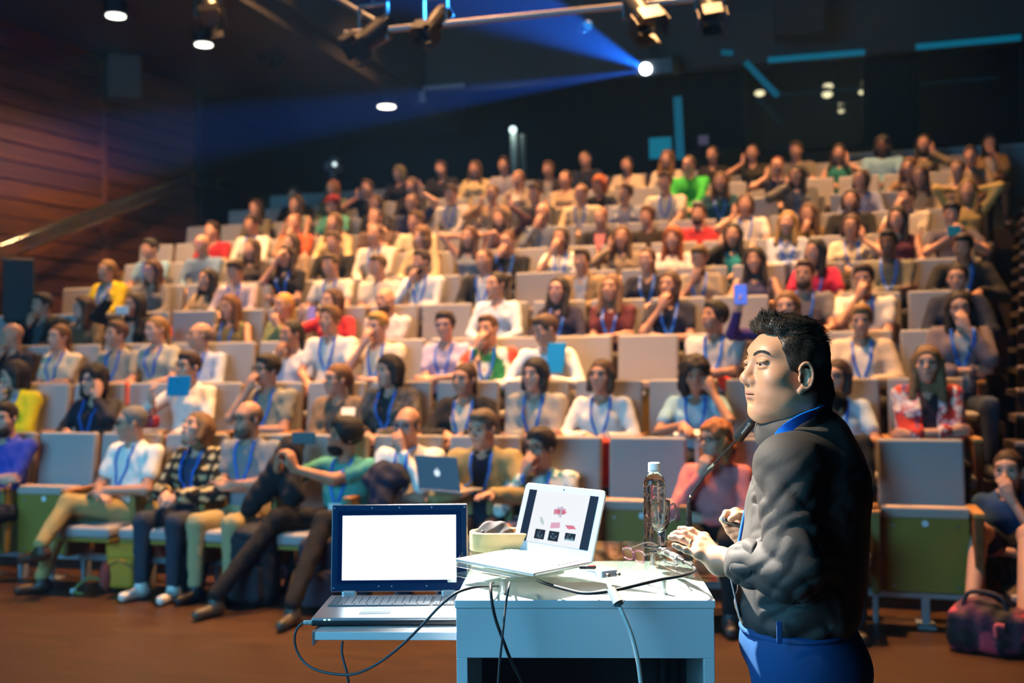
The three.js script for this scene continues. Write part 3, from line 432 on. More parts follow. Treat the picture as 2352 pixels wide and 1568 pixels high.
const P0 = [
// front row
[10, 962, 1, 'm', 'shirt', '#3a45a8', 'violet-blue long-sleeved shirt', 'short', '#15110f', 'short dark hair', 'cross', { beard: '#241c18', hy: 10, tr: '#1d2740' }],
[300, 972, 1, 'm', 'polo', '#e4e2dc', 'white polo shirt and khaki trousers', 'crop', '#6d6a66', 'short grey hair', 'lap', { hy: -32, yaw: -14, fat: 0.14, wide: 1.08, lan: 1, tr: '#a3905c', shoe: '#3b2417', words: 'legs crossed', gl: 1, W: { R: [-0.02, 0.66, 0.27, 0.8, -0.2, 0.3, 0, -1, 0], L: [0.04, 0.68, 0.27, -0.8, -0.1, 0.3, 0, -1, 0] }, knees: [[-0.26, 0.5, 0.38], [-0.16, 0.6, 0.42]], ankles: [[-0.3, 0.09, 0.52], [-0.12, 0.34, 0.66]], feet: [[-0.6, 0, 1], [-1, -0.2, 0.35]] }],
[452, 985, 1, 'f', 'cardigan', '#0d0c0d', 'black gold-dotted cardigan', 'bob', '#6e5134', 'light brown bob', 'lap', { inner: '#2c3a5c', pattern: 'dots', hp: 24, hy: -22, hr: 10, lan: 1, bad: 1, words: 'head tilted back', skin: 0, tr: '#2b3342', shoe: '#d6d3cc' }],
[568, 962, 1, 'm', 'polo', '#7c7f84', 'grey polo shirt and beige trousers', 'fringe', '#4c4038', 'balding', 'cross', { lan: 1, hy: -18, skin: 1, tr: '#a5966c', shoe: '#232021', beard: '#57493f', gl: 1 }],
[790, 1002, 1, 'm', 'tee', '#4a9a92', 'teal shirt and black trousers', 'short', '#0b0a0a', 'black hair and beard', 'hold', { vol: 0.014, hy: -40, hp: 4, hr: -8, skin: 2, beard: '#0c0a0a', lan: 1, bad: 1, tr: '#0d0d12', shoe: '#4b463f', words: 'raising a phone', at: [-0.26, 0.9, 0.34], knees: [[-0.26, 0.55, 0.42], [0.1, 0.55, 0.46]], ankles: [[-0.46, 0.09, 0.8], [0.12, 0.09, 0.86]] }],
[935, 978, 1, 'm', 'shirt', '#e6e4e0', 'white shirt with dark jacket on lap', 'fringe', '#5c4636', 'balding', 'mouL', { lan: 1, gl: '#39507c', hy: -6, skin: 1, tr: '#151d30' }],
[1108, 985, 1, 'm', 'jacket', '#9a8758', 'tan blazer over navy shirt', 'short', '#57493c', 'short greying hair', 'lap', { inner: '#0f1830', hy: -20, hp: -8, lan: 1, skin: 1, tr: '#151a2c', words: 'behind a laptop', lean: 0.03, W: { R: [-0.06, 0.74, 0.34, 0.3, 0.1, 0.8, 0, -1, 0.2], L: [0.14, 0.72, 0.36, -0.3, 0.1, 0.8, 0, -1, 0.2] } }],
[1240, 1028, 1, 'm', 'top', '#e2e0d8', 'teal-printed white top and denim shorts', 'short', '#241813', 'dark hair', 'mouR', { pattern: 'teal', hy: -22, gl: 1, lan: 1, vol: 0.006, skin: 1, tr: '#3b4a78', bare: 1, words: 'hand on mouth' }],
[1642, 1012, 1, 'f', 'top', '#d07a7c', 'pink top and black trousers', 'curly', '#9c5a2c', 'curly ginger hair', 'chinR', { hy: -34, hp: 2, gl: 1, skin: 0, vol: -0.012, tr: '#0e0e12' }],
[1905, 942, 1, 'm', 'shirt', '#141416', 'black shirt behind the lecturer', 'short', '#120e0d', 'short dark hair', 'lap', { hy: -40, skin: 2, beard: '#14100e' }],
// second row
[32, 862, 2, 'f', 'cardigan', '#d8c916', 'bright yellow cardigan over grey top', 'bob', '#1d1512', 'dark bob', 'chinR', { inner: '#b9b6ae', hy: -38, hp: -10, lan: 1, skin: 0 }],
[214, 875, 2, 'f', 'top', '#20222e', 'dark navy top', 'curly', '#120e0e', 'long curly black hair', 'cheL', { hy: -4, lan: 1, gl: '#2a3c74', bad: 1, words: 'hand on cheek' }],
[432, 843, 2, 'f', 'blouse', '#e3ddd6', 'white blouse', 'short', '#2c1714', 'short dark red hair', 'holdR', { hy: -14, gl: '#24443f', at: [-0.14, 0.9, 0.3], words: 'holding a blue tablet' }],
[612, 850, 2, 'm', 'tee', '#8a8576', 'grey-tan tee with blue lanyard', 'short', '#2a1f17', 'short brown hair', 'mouR', { hy: -24, gl: 1, lan: 1, bad: 1, skin: 1, vol: 0.004 }],
[774, 872, 2, 'f', 'cardigan', '#7a6552', 'brown cardigan over grey top', 'tied', '#6a4424', 'tied auburn hair', 'cross', { inner: '#55504c', hy: -34, skin: 1 }],
[893, 852, 2, 'f', 'jacket', '#4a4542', 'dark speckled jacket', 'bob', '#17100f', 'dark bob', 'lap', { pattern: 'speckle', inner: '#25262c', lan: 1, bad: 1, hy: -26, vol: 0.004 }],
[1066, 872, 2, 'f', 'cardigan', '#131318', 'black cardigan over cream top', 'tied', '#4a3222', 'tied brown hair', 'lap', { inner: '#dccfbc', lan: 1, hy: -18, gap: 0.075 }],
[1228, 862, 2, 'f', 'cardigan', '#a8a29a', 'light grey cardigan', 'bob', '#15100f', 'dark shoulder-length hair', 'cross', { inner: '#c9b7a6', lan: 1, hy: -16, vol: 0.006 }],
[1381, 865, 2, 'f', 'blouse', '#ece9e4', 'white long-sleeved blouse', 'bob', '#4a321f', 'short brown bob', 'lap', { lan: 1, hy: -14, hp: 6 }],
[1597, 862, 2, 'f', 'polo', '#8fbbd2', 'pale blue polo shirt', 'curly', '#1c1210', 'frizzy dark hair', 'write', { lan: 1, hy: 8, hp: -6, skin: 2 }],
[1922, 868, 2, 'f', 'tee', '#c3d3de', 'white and pale blue tee', 'bob', '#33201a', 'dark brown bob', 'lap', { lan: 1, hy: -18, gl: 1 }],
[2130, 838, 2, 'f', 'cardigan', '#b8342c', 'floral red and white jacket', 'long', '#75593a', 'long fair hair', 'cross', { pattern: 'floral', inner: '#2a2230', hy: -8, tr: '#191a22', vol: 0.004 }],
// third row
[26, 772, 3, 'm', 'top', '#23212b', 'dark top by the left edge', 'bald', '#000', 'bald', 'chinR', { hy: -30, skin: 1 }],
[134, 775, 3, 'f', 'tee', '#cbbfa6', 'oatmeal tee', 'tied', '#5d3c24', 'tied brown hair', 'cross', { lan: 1, hy: -4 }],
[266, 768, 3, 'm', 'polo', '#8f8a80', 'grey-beige polo', 'short', '#4a2f22', 'brown hair', 'lap', { lan: 1, hy: -16, skin: 1, hr: -6 }],
[358, 757, 3, 'f', 'tee', '#a8a598', 'pale grey tee', 'tied', '#86633a', 'tied fair hair', 'lap', { lan: 1, hy: -20 }],
[458, 772, 3, 'm', 'shirt', '#a9b5cc', 'pale blue shirt', 'fringe', '#6a564a', 'bald head', 'lap', { lan: 1, hy: -42, skin: 1 }],
[668, 768, 3, 'f', 'tee', '#b4b8c6', 'white and blue tee', 'tied', '#14100f', 'tied black hair', 'chinR', { hy: -30, skin: 2 }],
[756, 735, 3, 'm', 'polo', '#dcdad6', 'white polo with blue lanyard', 'short', '#6a4a2e', 'tall light brown hair', 'lap', { lan: 1, hy: -6, vol: 0.008 }],
[866, 750, 3, 'm', 'tee', '#d2c8b6', 'cream tee', 'short', '#9a7434', 'blond hair', 'mouR', { lan: 1, hy: -16 }],
[1022, 748, 3, 'f', 'tee', '#aaa3c4', 'lavender tee', 'short', '#241512', 'short dark hair', 'cross', { lan: 1, hy: 2, gl: '#31458a', vol: 0.004 }],
[1120, 757, 3, 'm', 'shirt', '#e4ded2', 'green and red printed shirt', 'short', '#4a2f20', 'brown hair', 'mouR', { pattern: 'italian', lan: 1, hy: -10, hr: 8, skin: 1 }],
[1252, 758, 3, 'm', 'shirt', '#dfe4ea', 'white shirt holding a blue folder', 'short', '#4c3524', 'short brown hair', 'lean', { hy: -44, hp: -16, skin: 1, lan: 0 }],
[1640, 728, 3, 'm', 'tee', '#b3b3b4', 'ash grey tee', 'short', '#0e0b0b', 'black hair', 'cross', { lan: 1, hy: -38, hp: 10, vol: 0.01, skin: 2 }],
[1808, 705, 3, 'f', 'top', '#3a2c72', 'purple top', 'bob', '#5a3a20', 'light brown hair', 'holdR', { hy: -10, words: 'holding out a lit phone', W: { R: [-0.34, 1.2, 0.3, 0, 1, 0.1, 0.6, 0, -0.5] } }],
[1978, 738, 3, 'f', 'cardigan', '#b8a898', 'beige cardigan over white top', 'short', '#7a5a34', 'short blond hair', 'lap', { inner: '#d8d2ca', lan: 1, hy: -4, fat: 0.12, wide: 1.06, gap: 0.06, vol: 0.006 }],
[2204, 708, 3, 'f', 'cardigan', '#6a5f68', 'grey-mauve cardigan', 'long', '#1a1110', 'long dark hair', 'mouL', { inner: '#8c98a8', gl: 1, lan: 1, hy: -2 }],
// fourth row
[96, 700, 4, 'm', 'jacket', '#0f1012', 'black jacket by the wall', 'short', '#17110f', 'dark hair', 'chinR', { hy: -18, skin: 1, inner: '#3a4348' }],
[190, 706, 4, 'f', 'top', '#63533c', 'olive-brown top', 'long', '#3a2116', 'long brown hair', 'lap', { hy: -34, hr: 12 }],
[308, 700, 4, 'f', 'cardigan', '#0e0e10', 'black cardigan', 'long', '#18110f', 'dark hair', 'holdR', { hy: -16, inner: '#9a948c', words: 'holding up a white phone', at: [-0.12, 1.13, 0.26] }],
[527, 705, 4, 'f', 'tank', '#6b6640', 'olive green top', 'long', '#6a3f1c', 'long auburn hair', 'lap', { hy: -14, lan: 1, skin: 1 }],
[650, 702, 4, 'f', 'top', '#7c8458', 'pale green top', 'tied', '#c09048', 'blond hair', 'chinL', { hy: -14, skin: 1 }],
[762, 692, 4, 'f', 'tee', '#b3202c', 'red top', 'long', '#4a2d1a', 'brown hair', 'holdR', { hy: -24, words: 'holding a lilac card', at: [-0.18, 0.92, 0.28] }],
[886, 690, 4, 'm', 'tee', '#cfcbd2', 'white printed tee', 'bald', '#000', 'bald with brown beard', 'cross', { beard: '#3a2318', hy: -14, hr: 14, skin: 1 }],
[1140, 655, 4, 'f', 'shirt', '#bccbe0', 'pale blue long-sleeved shirt', 'bun', '#1a1311', 'dark hair in a bun', 'lap', { hy: -36, hp: 4 }],
[1283, 667, 4, 'f', 'top', '#1d1b38', 'navy top with blue lanyard', 'long', '#1f1513', 'long dark hair', 'lap', { lan: 1, hy: -10, gl: '#5a4a9a' }],
[1404, 662, 4, 'f', 'tee', '#551d28', 'maroon top', 'long', '#6a4c34', 'long light brown hair', 'cross', { lan: 1, hy: -6 }],
[1538, 655, 4, 'f', 'tee', '#171a30', 'dark navy tee with wide lanyard', 'bob', '#3c231a', 'brown bob', 'chinR', { lan: 1, hy: -18 }],
[1848, 630, 4, 'm', 'polo', '#6f6c70', 'grey polo', 'short', '#3a241b', 'brown hair and beard', 'lap', { lan: 1, beard: '#2c1c16', hy: -12, skin: 1 }],
[1984, 640, 4, 'm', 'tee', '#d8cfc4', 'white tee with blue lanyard', 'short', '#2a1812', 'dark hair', 'mouR', { lan: 1, hy: -10, hp: -6, wide: 1.1, skin: 1, vol: 0.004 }],
[2200, 640, 4, 'f', 'cardigan', '#141f38', 'dark blue cardigan', 'tied', '#170f0e', 'tied black hair', 'lap', { inner: '#8c7468', hy: -14, skin: 1 }],
// fifth row
[245, 622, 5, 'f', 'cardigan', '#d9b80e', 'golden yellow cardigan over white top', 'tied', '#7a5a34', 'tied fair hair', 'lap', { inner: '#c8c2bc', lan: 1, hy: -12, gap: 0.075, skin: 1 }],
[350, 622, 5, 'f', 'top', '#6c6764', 'grey top', 'long', '#4f2d18', 'long auburn hair', 'lap', { gl: '#6a3aa8', hy: -12 }],
[476, 642, 5, 'f', 'top', '#a58c6e', 'beige striped top', 'long', '#17100e', 'long black hair', 'lap', { pattern: 'stripes', hy: -16 }],
[540, 622, 5, 'm', 'shirt', '#b7a5ac', 'pale pink shirt', 'short', '#36241a', 'brown hair', 'lap', { lan: 1, hp: -18, hy: -8, skin: 1, words: 'looking down' }],
[656, 588, 5, 'f', 'tee', '#15161a', 'black tee', 'long', '#3a2820', 'brown hair', 'browR', { lan: 1, skin: 1, hy: 4 }],
[760, 610, 5, 'm', 'polo', '#d4cdc0', 'white polo', 'short', '#4e3a24', 'brown hair', 'lap', { lan: 1, hy: -10, skin: 1 }],
[868, 612, 5, 'm', 'tee', '#cfc8ba', 'cream tee', 'short', '#5c4628', 'light brown hair', 'cross', { hy: -14, skin: 1 }],
[967, 602, 5, 'm', 'shirt', '#cbd0d8', 'pale blue shirt', 'short', '#31221a', 'dark hair and stubble', 'chinR', { lan: 1, hy: -22, beard: '#3a2a20', skin: 1 }],
[1112, 598, 5, 'm', 'jacket', '#141316', 'black suit over white shirt', 'crop', '#4e3328', 'cropped hair', 'lap', { inner: '#dfe0e2', lan: 1, hy: -12, gap: 0.06, skin: 1 }],
[1336, 600, 5, 'm', 'jacket', '#8d7656', 'tan jacket over blue shirt', 'short', '#2f1d14', 'dark brown hair', 'lap', { inner: '#9aa3b4', hy: -8, skin: 1 }],
[1486, 598, 5, 'f', 'top', '#1b1c2e', 'navy top', 'tied', '#4a3022', 'tied brown hair', 'lap', { lan: 1, hy: -18 }],
[1606, 592, 5, 'f', 'tee', '#8c8177', 'grey-brown tee', 'short', '#5c4426', 'short fair hair', 'chinR', { lan: 1, hy: -14, hp: -18, skin: 1, words: 'looking down' }],
[1734, 598, 5, 'f', 'tank', '#4c4a68', 'sleeveless grey-blue top', 'long', '#160e0d', 'very long black hair', 'lap', { hy: -10, skin: 1, vol: 0.008 }],
[1872, 578, 5, 'f', 'tee', '#c01c48', 'crimson pink tee', 'long', '#120d0e', 'long black hair', 'lap', { lan: 1, hy: -28, skin: 1 }],
[2040, 560, 5, 'm', 'shirt', '#6f6a58', 'grey-green shirt', 'short', '#14100e', 'black hair', 'cross', { lan: 1, hy: -12, skin: 3 }],
[2212, 568, 5, 'm', 'jacket', '#25231f', 'dark olive jacket', 'short', '#2c1d14', 'dark brown hair', 'lean', { inner: '#7c8890', lan: 1, hy: -24, hp: -10, skin: 2 }],
// sixth row
[344, 572, 6, 'm', 'tee', '#7fa3bb', 'sky blue tee', 'short', '#0f0c0c', 'black hair', 'lap', { lan: 1, hy: -10, skin: 1, vol: 0.005 }],
[464, 562, 6, 'm', 'shirt', '#5f7898', 'denim blue shirt', 'bald', '#000', 'bald', 'lap', { gl: '#7a3fb0', hy: -8, fat: 0.1, wide: 1.08, skin: 1 }],
[578, 572, 6, 'f', 'top', '#3c3330', 'dark brown top', 'long', '#3b2618', 'long brown hair', 'lap', { hy: -6 }],
[668, 560, 6, 'f', 'top', '#84705c', 'tan top', 'long', '#46301f', 'long brown hair', 'lap', { hy: -14 }],
[766, 556, 6, 'm', 'shirt', '#121214', 'black shirt', 'short', '#4a3826', 'brown hair', 'lap', { hy: -12, skin: 1, wide: 1.12 }],
[862, 538, 6, 'm', 'shirt', '#d0c7ba', 'cream white shirt', 'crop', '#5a4030', 'cropped hair', 'lap', { lan: 1, hy: -6, skin: 1 }],
[968, 545, 6, 'f', 'top', '#bda882', 'sand coloured top', 'curly', '#6a4a2a', 'curly light brown hair', 'lap', { hy: -16, vol: -0.01 }],
[1078, 545, 6, 'f', 'tank', '#7d8490', 'grey sleeveless top', 'long', '#4c2e1c', 'long brown hair', 'up', { hy: -8, skin: 1 }],
[1166, 556, 6, 'm', 'top', '#101114', 'black top with blue lanyard', 'crop', '#5a3a28', 'cropped reddish hair', 'mouR', { lan: 1, hy: -12, skin: 1, hp: -8 }],
[1288, 548, 6, 'f', 'tee', '#dcd7cd', 'white tee', 'bob', '#3a281a', 'brown bob', 'mouR', { lan: 1, hy: -14 }],
[1428, 545, 6, 'f', 'top', '#857460', 'taupe top', 'long', '#573c22', 'long brown hair', 'cheR', { hy: 4, skin: 1 }],
[1546, 548, 6, 'f', 'tee', '#d8cfc6', 'white tee with blue print', 'long', '#8a4214', 'long ginger hair', 'lap', { hy: -8, vol: 0.012 }],
[1684, 540, 6, 'f', 'cardigan', '#121214', 'black cardigan over teal top', 'long', '#100d0e', 'long black hair', 'cheR', { inner: '#0f7d88', hy: -6, skin: 1, gap: 0.07 }],
[1808, 512, 6, 'f', 'blouse', '#a8b0c0', 'pale grey-blue blouse', 'long', '#8a6c3c', 'blond hair', 'cross', { lan: 1, hy: -8 }],
[1955, 520, 6, 'f', 'tee', '#cbbd9f', 'cream knit top', 'bob', '#3c2417', 'brown hair', 'cheL', { lan: 1, hy: -10, gl: 1, skin: 1 }],
[2062, 502, 6, 'f', 'tank', '#4a1a30', 'maroon sleeveless top', 'long', '#1a1110', 'long dark hair', 'lap', { hy: -14, skin: 1 }],
[2186, 492, 6, 'm', 'tee', '#4c4858', 'dark grey tee', 'short', '#1a1412', 'dark hair', 'hold', { hy: -4, hp: -10, words: 'looking at a blue phone', at: [0.02, 0.98, 0.3] }],
// seventh row
[487, 530, 7, 'm', 'tee', '#a01424', 'red tee', 'short', '#2c1c14', 'short dark hair', 'lap', { hy: -8, skin: 1 }],
[578, 516, 7, 'm', 'shirt', '#cfc9be', 'white shirt', 'short', '#2c1d16', 'dark hair', 'lap', { lan: 1, hy: -10, skin: 2 }],
[676, 512, 7, 'm', 'tee', '#c2552f', 'orange tee', 'crop', '#6a4630', 'cropped hair', 'chinR', { hy: 4, skin: 1 }],
[768, 512, 7, 'f', 'top', '#d0b888', 'pale yellow top', 'long', '#5e4326', 'brown hair', 'lap', { hy: -10, skin: 1 }],
[862, 502, 7, 'm', 'tee', '#5c463a', 'brown tee', 'crop', '#4c3526', 'receding hair', 'chinL', { hy: -4, skin: 1 }],
[955, 508, 7, 'm', 'tee', '#d6cba6', 'pale cream tee', 'short', '#5a4224', 'light brown hair', 'lap', { hy: -40, skin: 1 }],
[1148, 502, 7, 'f', 'top', '#46262a', 'dark maroon top', 'long', '#2f1813', 'long dark red hair', 'raiseL', { hy: -14, hr: 14, skin: 1 }],
[1246, 490, 7, 'm', 'shirt', '#6f7888', 'slate blue shirt', 'bald', '#000', 'bald', 'mouR', { hy: -12, skin: 1, hp: -8 }],
[1380, 502, 7, 'm', 'jacket', '#16151a', 'black jacket over pink shirt', 'crop', '#8a5a44', 'cropped red hair', 'lap', { inner: '#c87a80', hy: -6, skin: 1 }],
[1486, 498, 7, 'm', 'top', '#2c2119', 'dark brown top', 'short', '#5a3a20', 'brown hair', 'lap', { hy: -10, skin: 1, vol: 0.006 }],
[1604, 492, 7, 'm', 'tee', '#b0262e', 'crimson tee', 'short', '#2a1512', 'dark hair and beard', 'cross', { beard: '#2a1411', hy: -12, skin: 1 }],
[1712, 470, 7, 'm', 'tee', '#d5ccc2', 'white tee with grey bib', 'bob', '#3c2418', 'brown shoulder-length hair', 'cheR', { lan: 1, hy: -4, skin: 1 }],
[1856, 492, 7, 'f', 'top', '#6a5224', 'ochre top', 'long', '#4a2f1a', 'long brown hair', 'chinR', { hy: -14, skin: 1 }],
[1954, 460, 7, 'f', 'jacket', '#0d0d0f', 'black jacket', 'bob', '#2a1712', 'dark brown bob', 'lap', { inner: '#2a2038', hy: -6, skin: 1, wide: 1.14 }],
[2082, 455, 7, 'm', 'tee', '#c9bda8', 'cream tee with a navy strap', 'short', '#221713', 'dark hair', 'mouR', { hy: -24, skin: 1, yaw: -20 }],
[2222, 438, 7, 'f', 'top', '#b59a5a', 'mustard beige top', 'long', '#7a5f36', 'fair hair', 'up', { hy: -10, skin: 1 }],
// eighth row
[588, 478, 8, 'f', 'top', '#6e6450', 'olive grey top', 'long', '#3c2a1c', 'long brown hair', 'lap', { hy: -10, skin: 1 }],
[680, 470, 8, 'f', 'tank', '#8a8a74', 'patterned sleeveless top', 'long', '#2c1d17', 'very long dark hair', 'lap', { hy: -8, skin: 1 }],
[764, 470, 8, 'f', 'tee', '#5aa58a', 'mint green tee', 'tied', '#3a1a14', 'dark hair', 'lap', { hat: '#8a1c20', hy: -16, words: 'wearing a red cap', skin: 1 }],
[862, 468, 8, 'f', 'tee', '#262426', 'charcoal tee', 'long', '#3c261a', 'brown hair', 'chinL', { hy: 2, skin: 1 }],
[945, 466, 8, 'm', 'tee', '#20284c', 'navy tee', 'crop', '#5c3e2a', 'cropped hair', 'raiseL', { hy: -6, skin: 1 }],
[1036, 446, 8, 'm', 'shirt', '#bdb5aa', 'light grey shirt', 'short', '#46301f', 'brown hair', 'lap', { lan: 1, hy: -8, skin: 1 }],
[1130, 446, 8, 'f', 'top', '#b08c64', 'camel top', 'bun', '#6a4a28', 'light brown hair in a bun', 'cheR', { hy: -12, skin: 1 }],
[1228, 445, 8, 'm', 'top', '#3a3c40', 'dark grey top', 'short', '#3a261a', 'brown hair', 'lap', { hy: -10, skin: 1 }],
[1334, 445, 8, 'm', 'top', '#d5c39c', 'cream sweater', 'crop', '#7a5a40', 'short fair hair', 'lap', { lan: 1, hy: -14, skin: 1, wide: 1.06 }],
[1436, 446, 8, 'f', 'tee', '#8a90a0', 'grey-blue tee', 'short', '#4a3324', 'short brown hair', 'lap', { hy: -16, hr: -12, skin: 1 }],
[1528, 420, 8, 'm', 'tee', '#d8cab0', 'cream tee with blue lanyard', 'short', '#54381f', 'brown hair', 'lap', { lan: 1, hy: -8, skin: 1, wide: 1.08 }],
[1654, 418, 8, 'f', 'tee', '#0f4a52', 'dark teal tee', 'long', '#5a3a1c', 'long brown hair', 'lap', { lan: 1, hy: -8, skin: 1 }],
[1832, 402, 8, 'f', 'cardigan', '#5f5c58', 'grey cardigan', 'long', '#1a1110', 'long black hair', 'cheR', { inner: '#4a5468', hy: -22, skin: 1 }],
[1978, 412, 8, 'f', 'shirt', '#8890b4', 'periwinkle shirt', 'bob', '#3a2618', 'brown hair', 'lap', { hy: -30, skin: 1 }],
[2112, 405, 8, 'f', 'top', '#bda684', 'cream top', 'long', '#4a3220', 'brown hair', 'lap', { hy: -10, skin: 1 }],
[2200, 392, 8, 'f', 'tee', '#a58c7c', 'dusty pink tee', 'tied', '#5a3a2a', 'tied brown hair', 'lap', { hy: -14, skin: 1 }],
// ninth row
[676, 448, 9, 'm', 'top', '#1d1b1c', 'black top', 'short', '#2c201a', 'dark hair', 'lap', { hy: -8, skin: 1 }],
[763, 432, 9, 'f', 'top', '#5e6a50', 'moss green top', 'long', '#7a4a20', 'ginger hair', 'lap', { hy: -8, skin: 1 }],
[842, 432, 9, 'm', 'tee', '#101a28', 'dark navy tee', 'short', '#3c2418', 'short brown hair', 'cheR', { hy: -4, skin: 1 }],
[945, 428, 9, 'f', 'top', '#1a1420', 'black violet top', 'long', '#2c1a16', 'long dark hair', 'lap', { hy: -6, skin: 1 }],
[1190, 412, 9, 'f', 'cardigan', '#8a7a6c', 'fawn cardigan', 'tied', '#6a4a34', 'tied brown hair', 'lap', { hy: -6, skin: 1 }],
[1298, 412, 9, 'f', 'blouse', '#b8a284', 'beige blouse', 'tied', '#3a2318', 'tied dark hair', 'cross', { hy: -6, skin: 1 }],
[1376, 424, 9, 'f', 'top', '#0f1826', 'dark navy top', 'bob', '#9a4a1c', 'bright ginger hair', 'lean', { hy: -30, hp: -24, skin: 1 }],
[1582, 380, 9, 'm', 'top', '#2fae3a', 'vivid green hooded top', 'crop', '#4a3626', 'cropped hair', 'lap', { hy: -14, hp: -8, skin: 1, wide: 1.12 }],
[1785, 382, 9, 'm', 'tee', '#26283e', 'navy printed tee', 'crop', '#5a2c20', 'cropped red hair', 'cheR', { hy: -4, skin: 1 }],
[2088, 385, 9, 'f', 'top', '#7c6044', 'brown top', 'long', '#4a2a1a', 'auburn hair', 'lean', { hy: -16, skin: 1 }],
[2230, 358, 9, 'm', 'tee', '#8a7a64', 'khaki tee', 'short', '#3a241a', 'brown hair', 'lap', { hy: -12, skin: 1 }],
// back row
[916, 398, 10, 'f', 'top', '#1c1824', 'black shawl', 'bob', '#7a6c44', 'ash blond bob', 'lap', { hy: -30, hp: -14, skin: 1 }],
[1013, 388, 10, 'm', 'jacket', '#121216', 'black jacket', 'short', '#3a2418', 'brown hair', 'lap', { inner: '#1a2030', hy: -10, hr: 8, skin: 1 }],
[1091, 388, 10, 'f', 'top', '#c0aa7c', 'cream sweater', 'long', '#4a3018', 'long brown hair', 'lap', { hy: -8, skin: 1 }],
[1158, 380, 10, 'm', 'shirt', '#9a949c', 'pale grey shirt', 'short', '#3c241a', 'dark hair', 'lap', { hy: -8, skin: 1 }],
[1260, 390, 10, 'm', 'jacket', '#2a2024', 'dark jacket over grey shirt', 'short', '#6a4f30', 'fair hair', 'lap', { inner: '#8a8a92', hy: -10, skin: 1 }],
[1344, 366, 10, 'm', 'shirt', '#141d34', 'navy shirt', 'crop', '#3a2a2c', 'cropped grey hair', 'lap', { hy: -18, hr: 8, skin: 1 }],
[1440, 380, 10, 'f', 'cardigan', '#bfae94', 'cream cardigan', 'tied', '#2c1a15', 'tied dark hair', 'lap', { inner: '#8a7468', hy: -8, skin: 1 }],
[1532, 366, 10, 'f', 'blouse', '#c2b49c', 'ivory blouse', 'long', '#6e4a20', 'long golden brown hair', 'lap', { hy: -10, vol: 0.008, skin: 1 }],
[1637, 356, 10, 'f', 'top', '#1a1416', 'black brown top', 'tied', '#3a2318', 'tied hair', 'lap', { hy: -8, skin: 1 }],
[1728, 352, 10, 'f', 'tee', '#2f2a16', 'dark olive tee', 'tied', '#3c2a14', 'tied dark hair', 'cheR', { hy: -8, skin: 1 }],
[1828, 346, 10, 'm', 'tee', '#6f685c', 'grey-green tee', 'short', '#3a261a', 'short brown hair', 'lap', { hy: -14, skin: 1 }],
[1926, 352, 10, 'f', 'tank', '#0f6a5c', 'emerald top', 'long', '#2c1a12', 'brown hair', 'cheL', { hy: -6, skin: 1 }],
[2026, 334, 10, 'm', 'tee', '#7fa6b8', 'light blue tee', 'curly', '#0b0909', 'bushy hair', 'lap', { hy: -6, skin: 3, wide: 1.14, vol: -0.006 }],
[2122, 330, 10, 'f', 'top', '#7a6a50', 'grey-beige top', 'long', '#14100e', 'long black hair', 'cheL', { hy: -10, skin: 1 }],
[2274, 330, 10, 'f', 'cardigan', '#a07c4c', 'brown cardigan', 'long', '#1c1210', 'dark hair', 'mouL', { inner: '#bdb8b4', hy: -8, skin: 1 }],
];
const who = P0.map(addPerson);
const dupl = [...usedLabels].filter(([, n]) => n > 1); if (dupl.length) console.log('same labels', dupl.map((d) => d[0]).join(' | '));
const long = [...usedLabels.keys()].filter((l) => l.split(/\s+/).length > 16); if (long.length) console.log('too long', long.join(' | '));
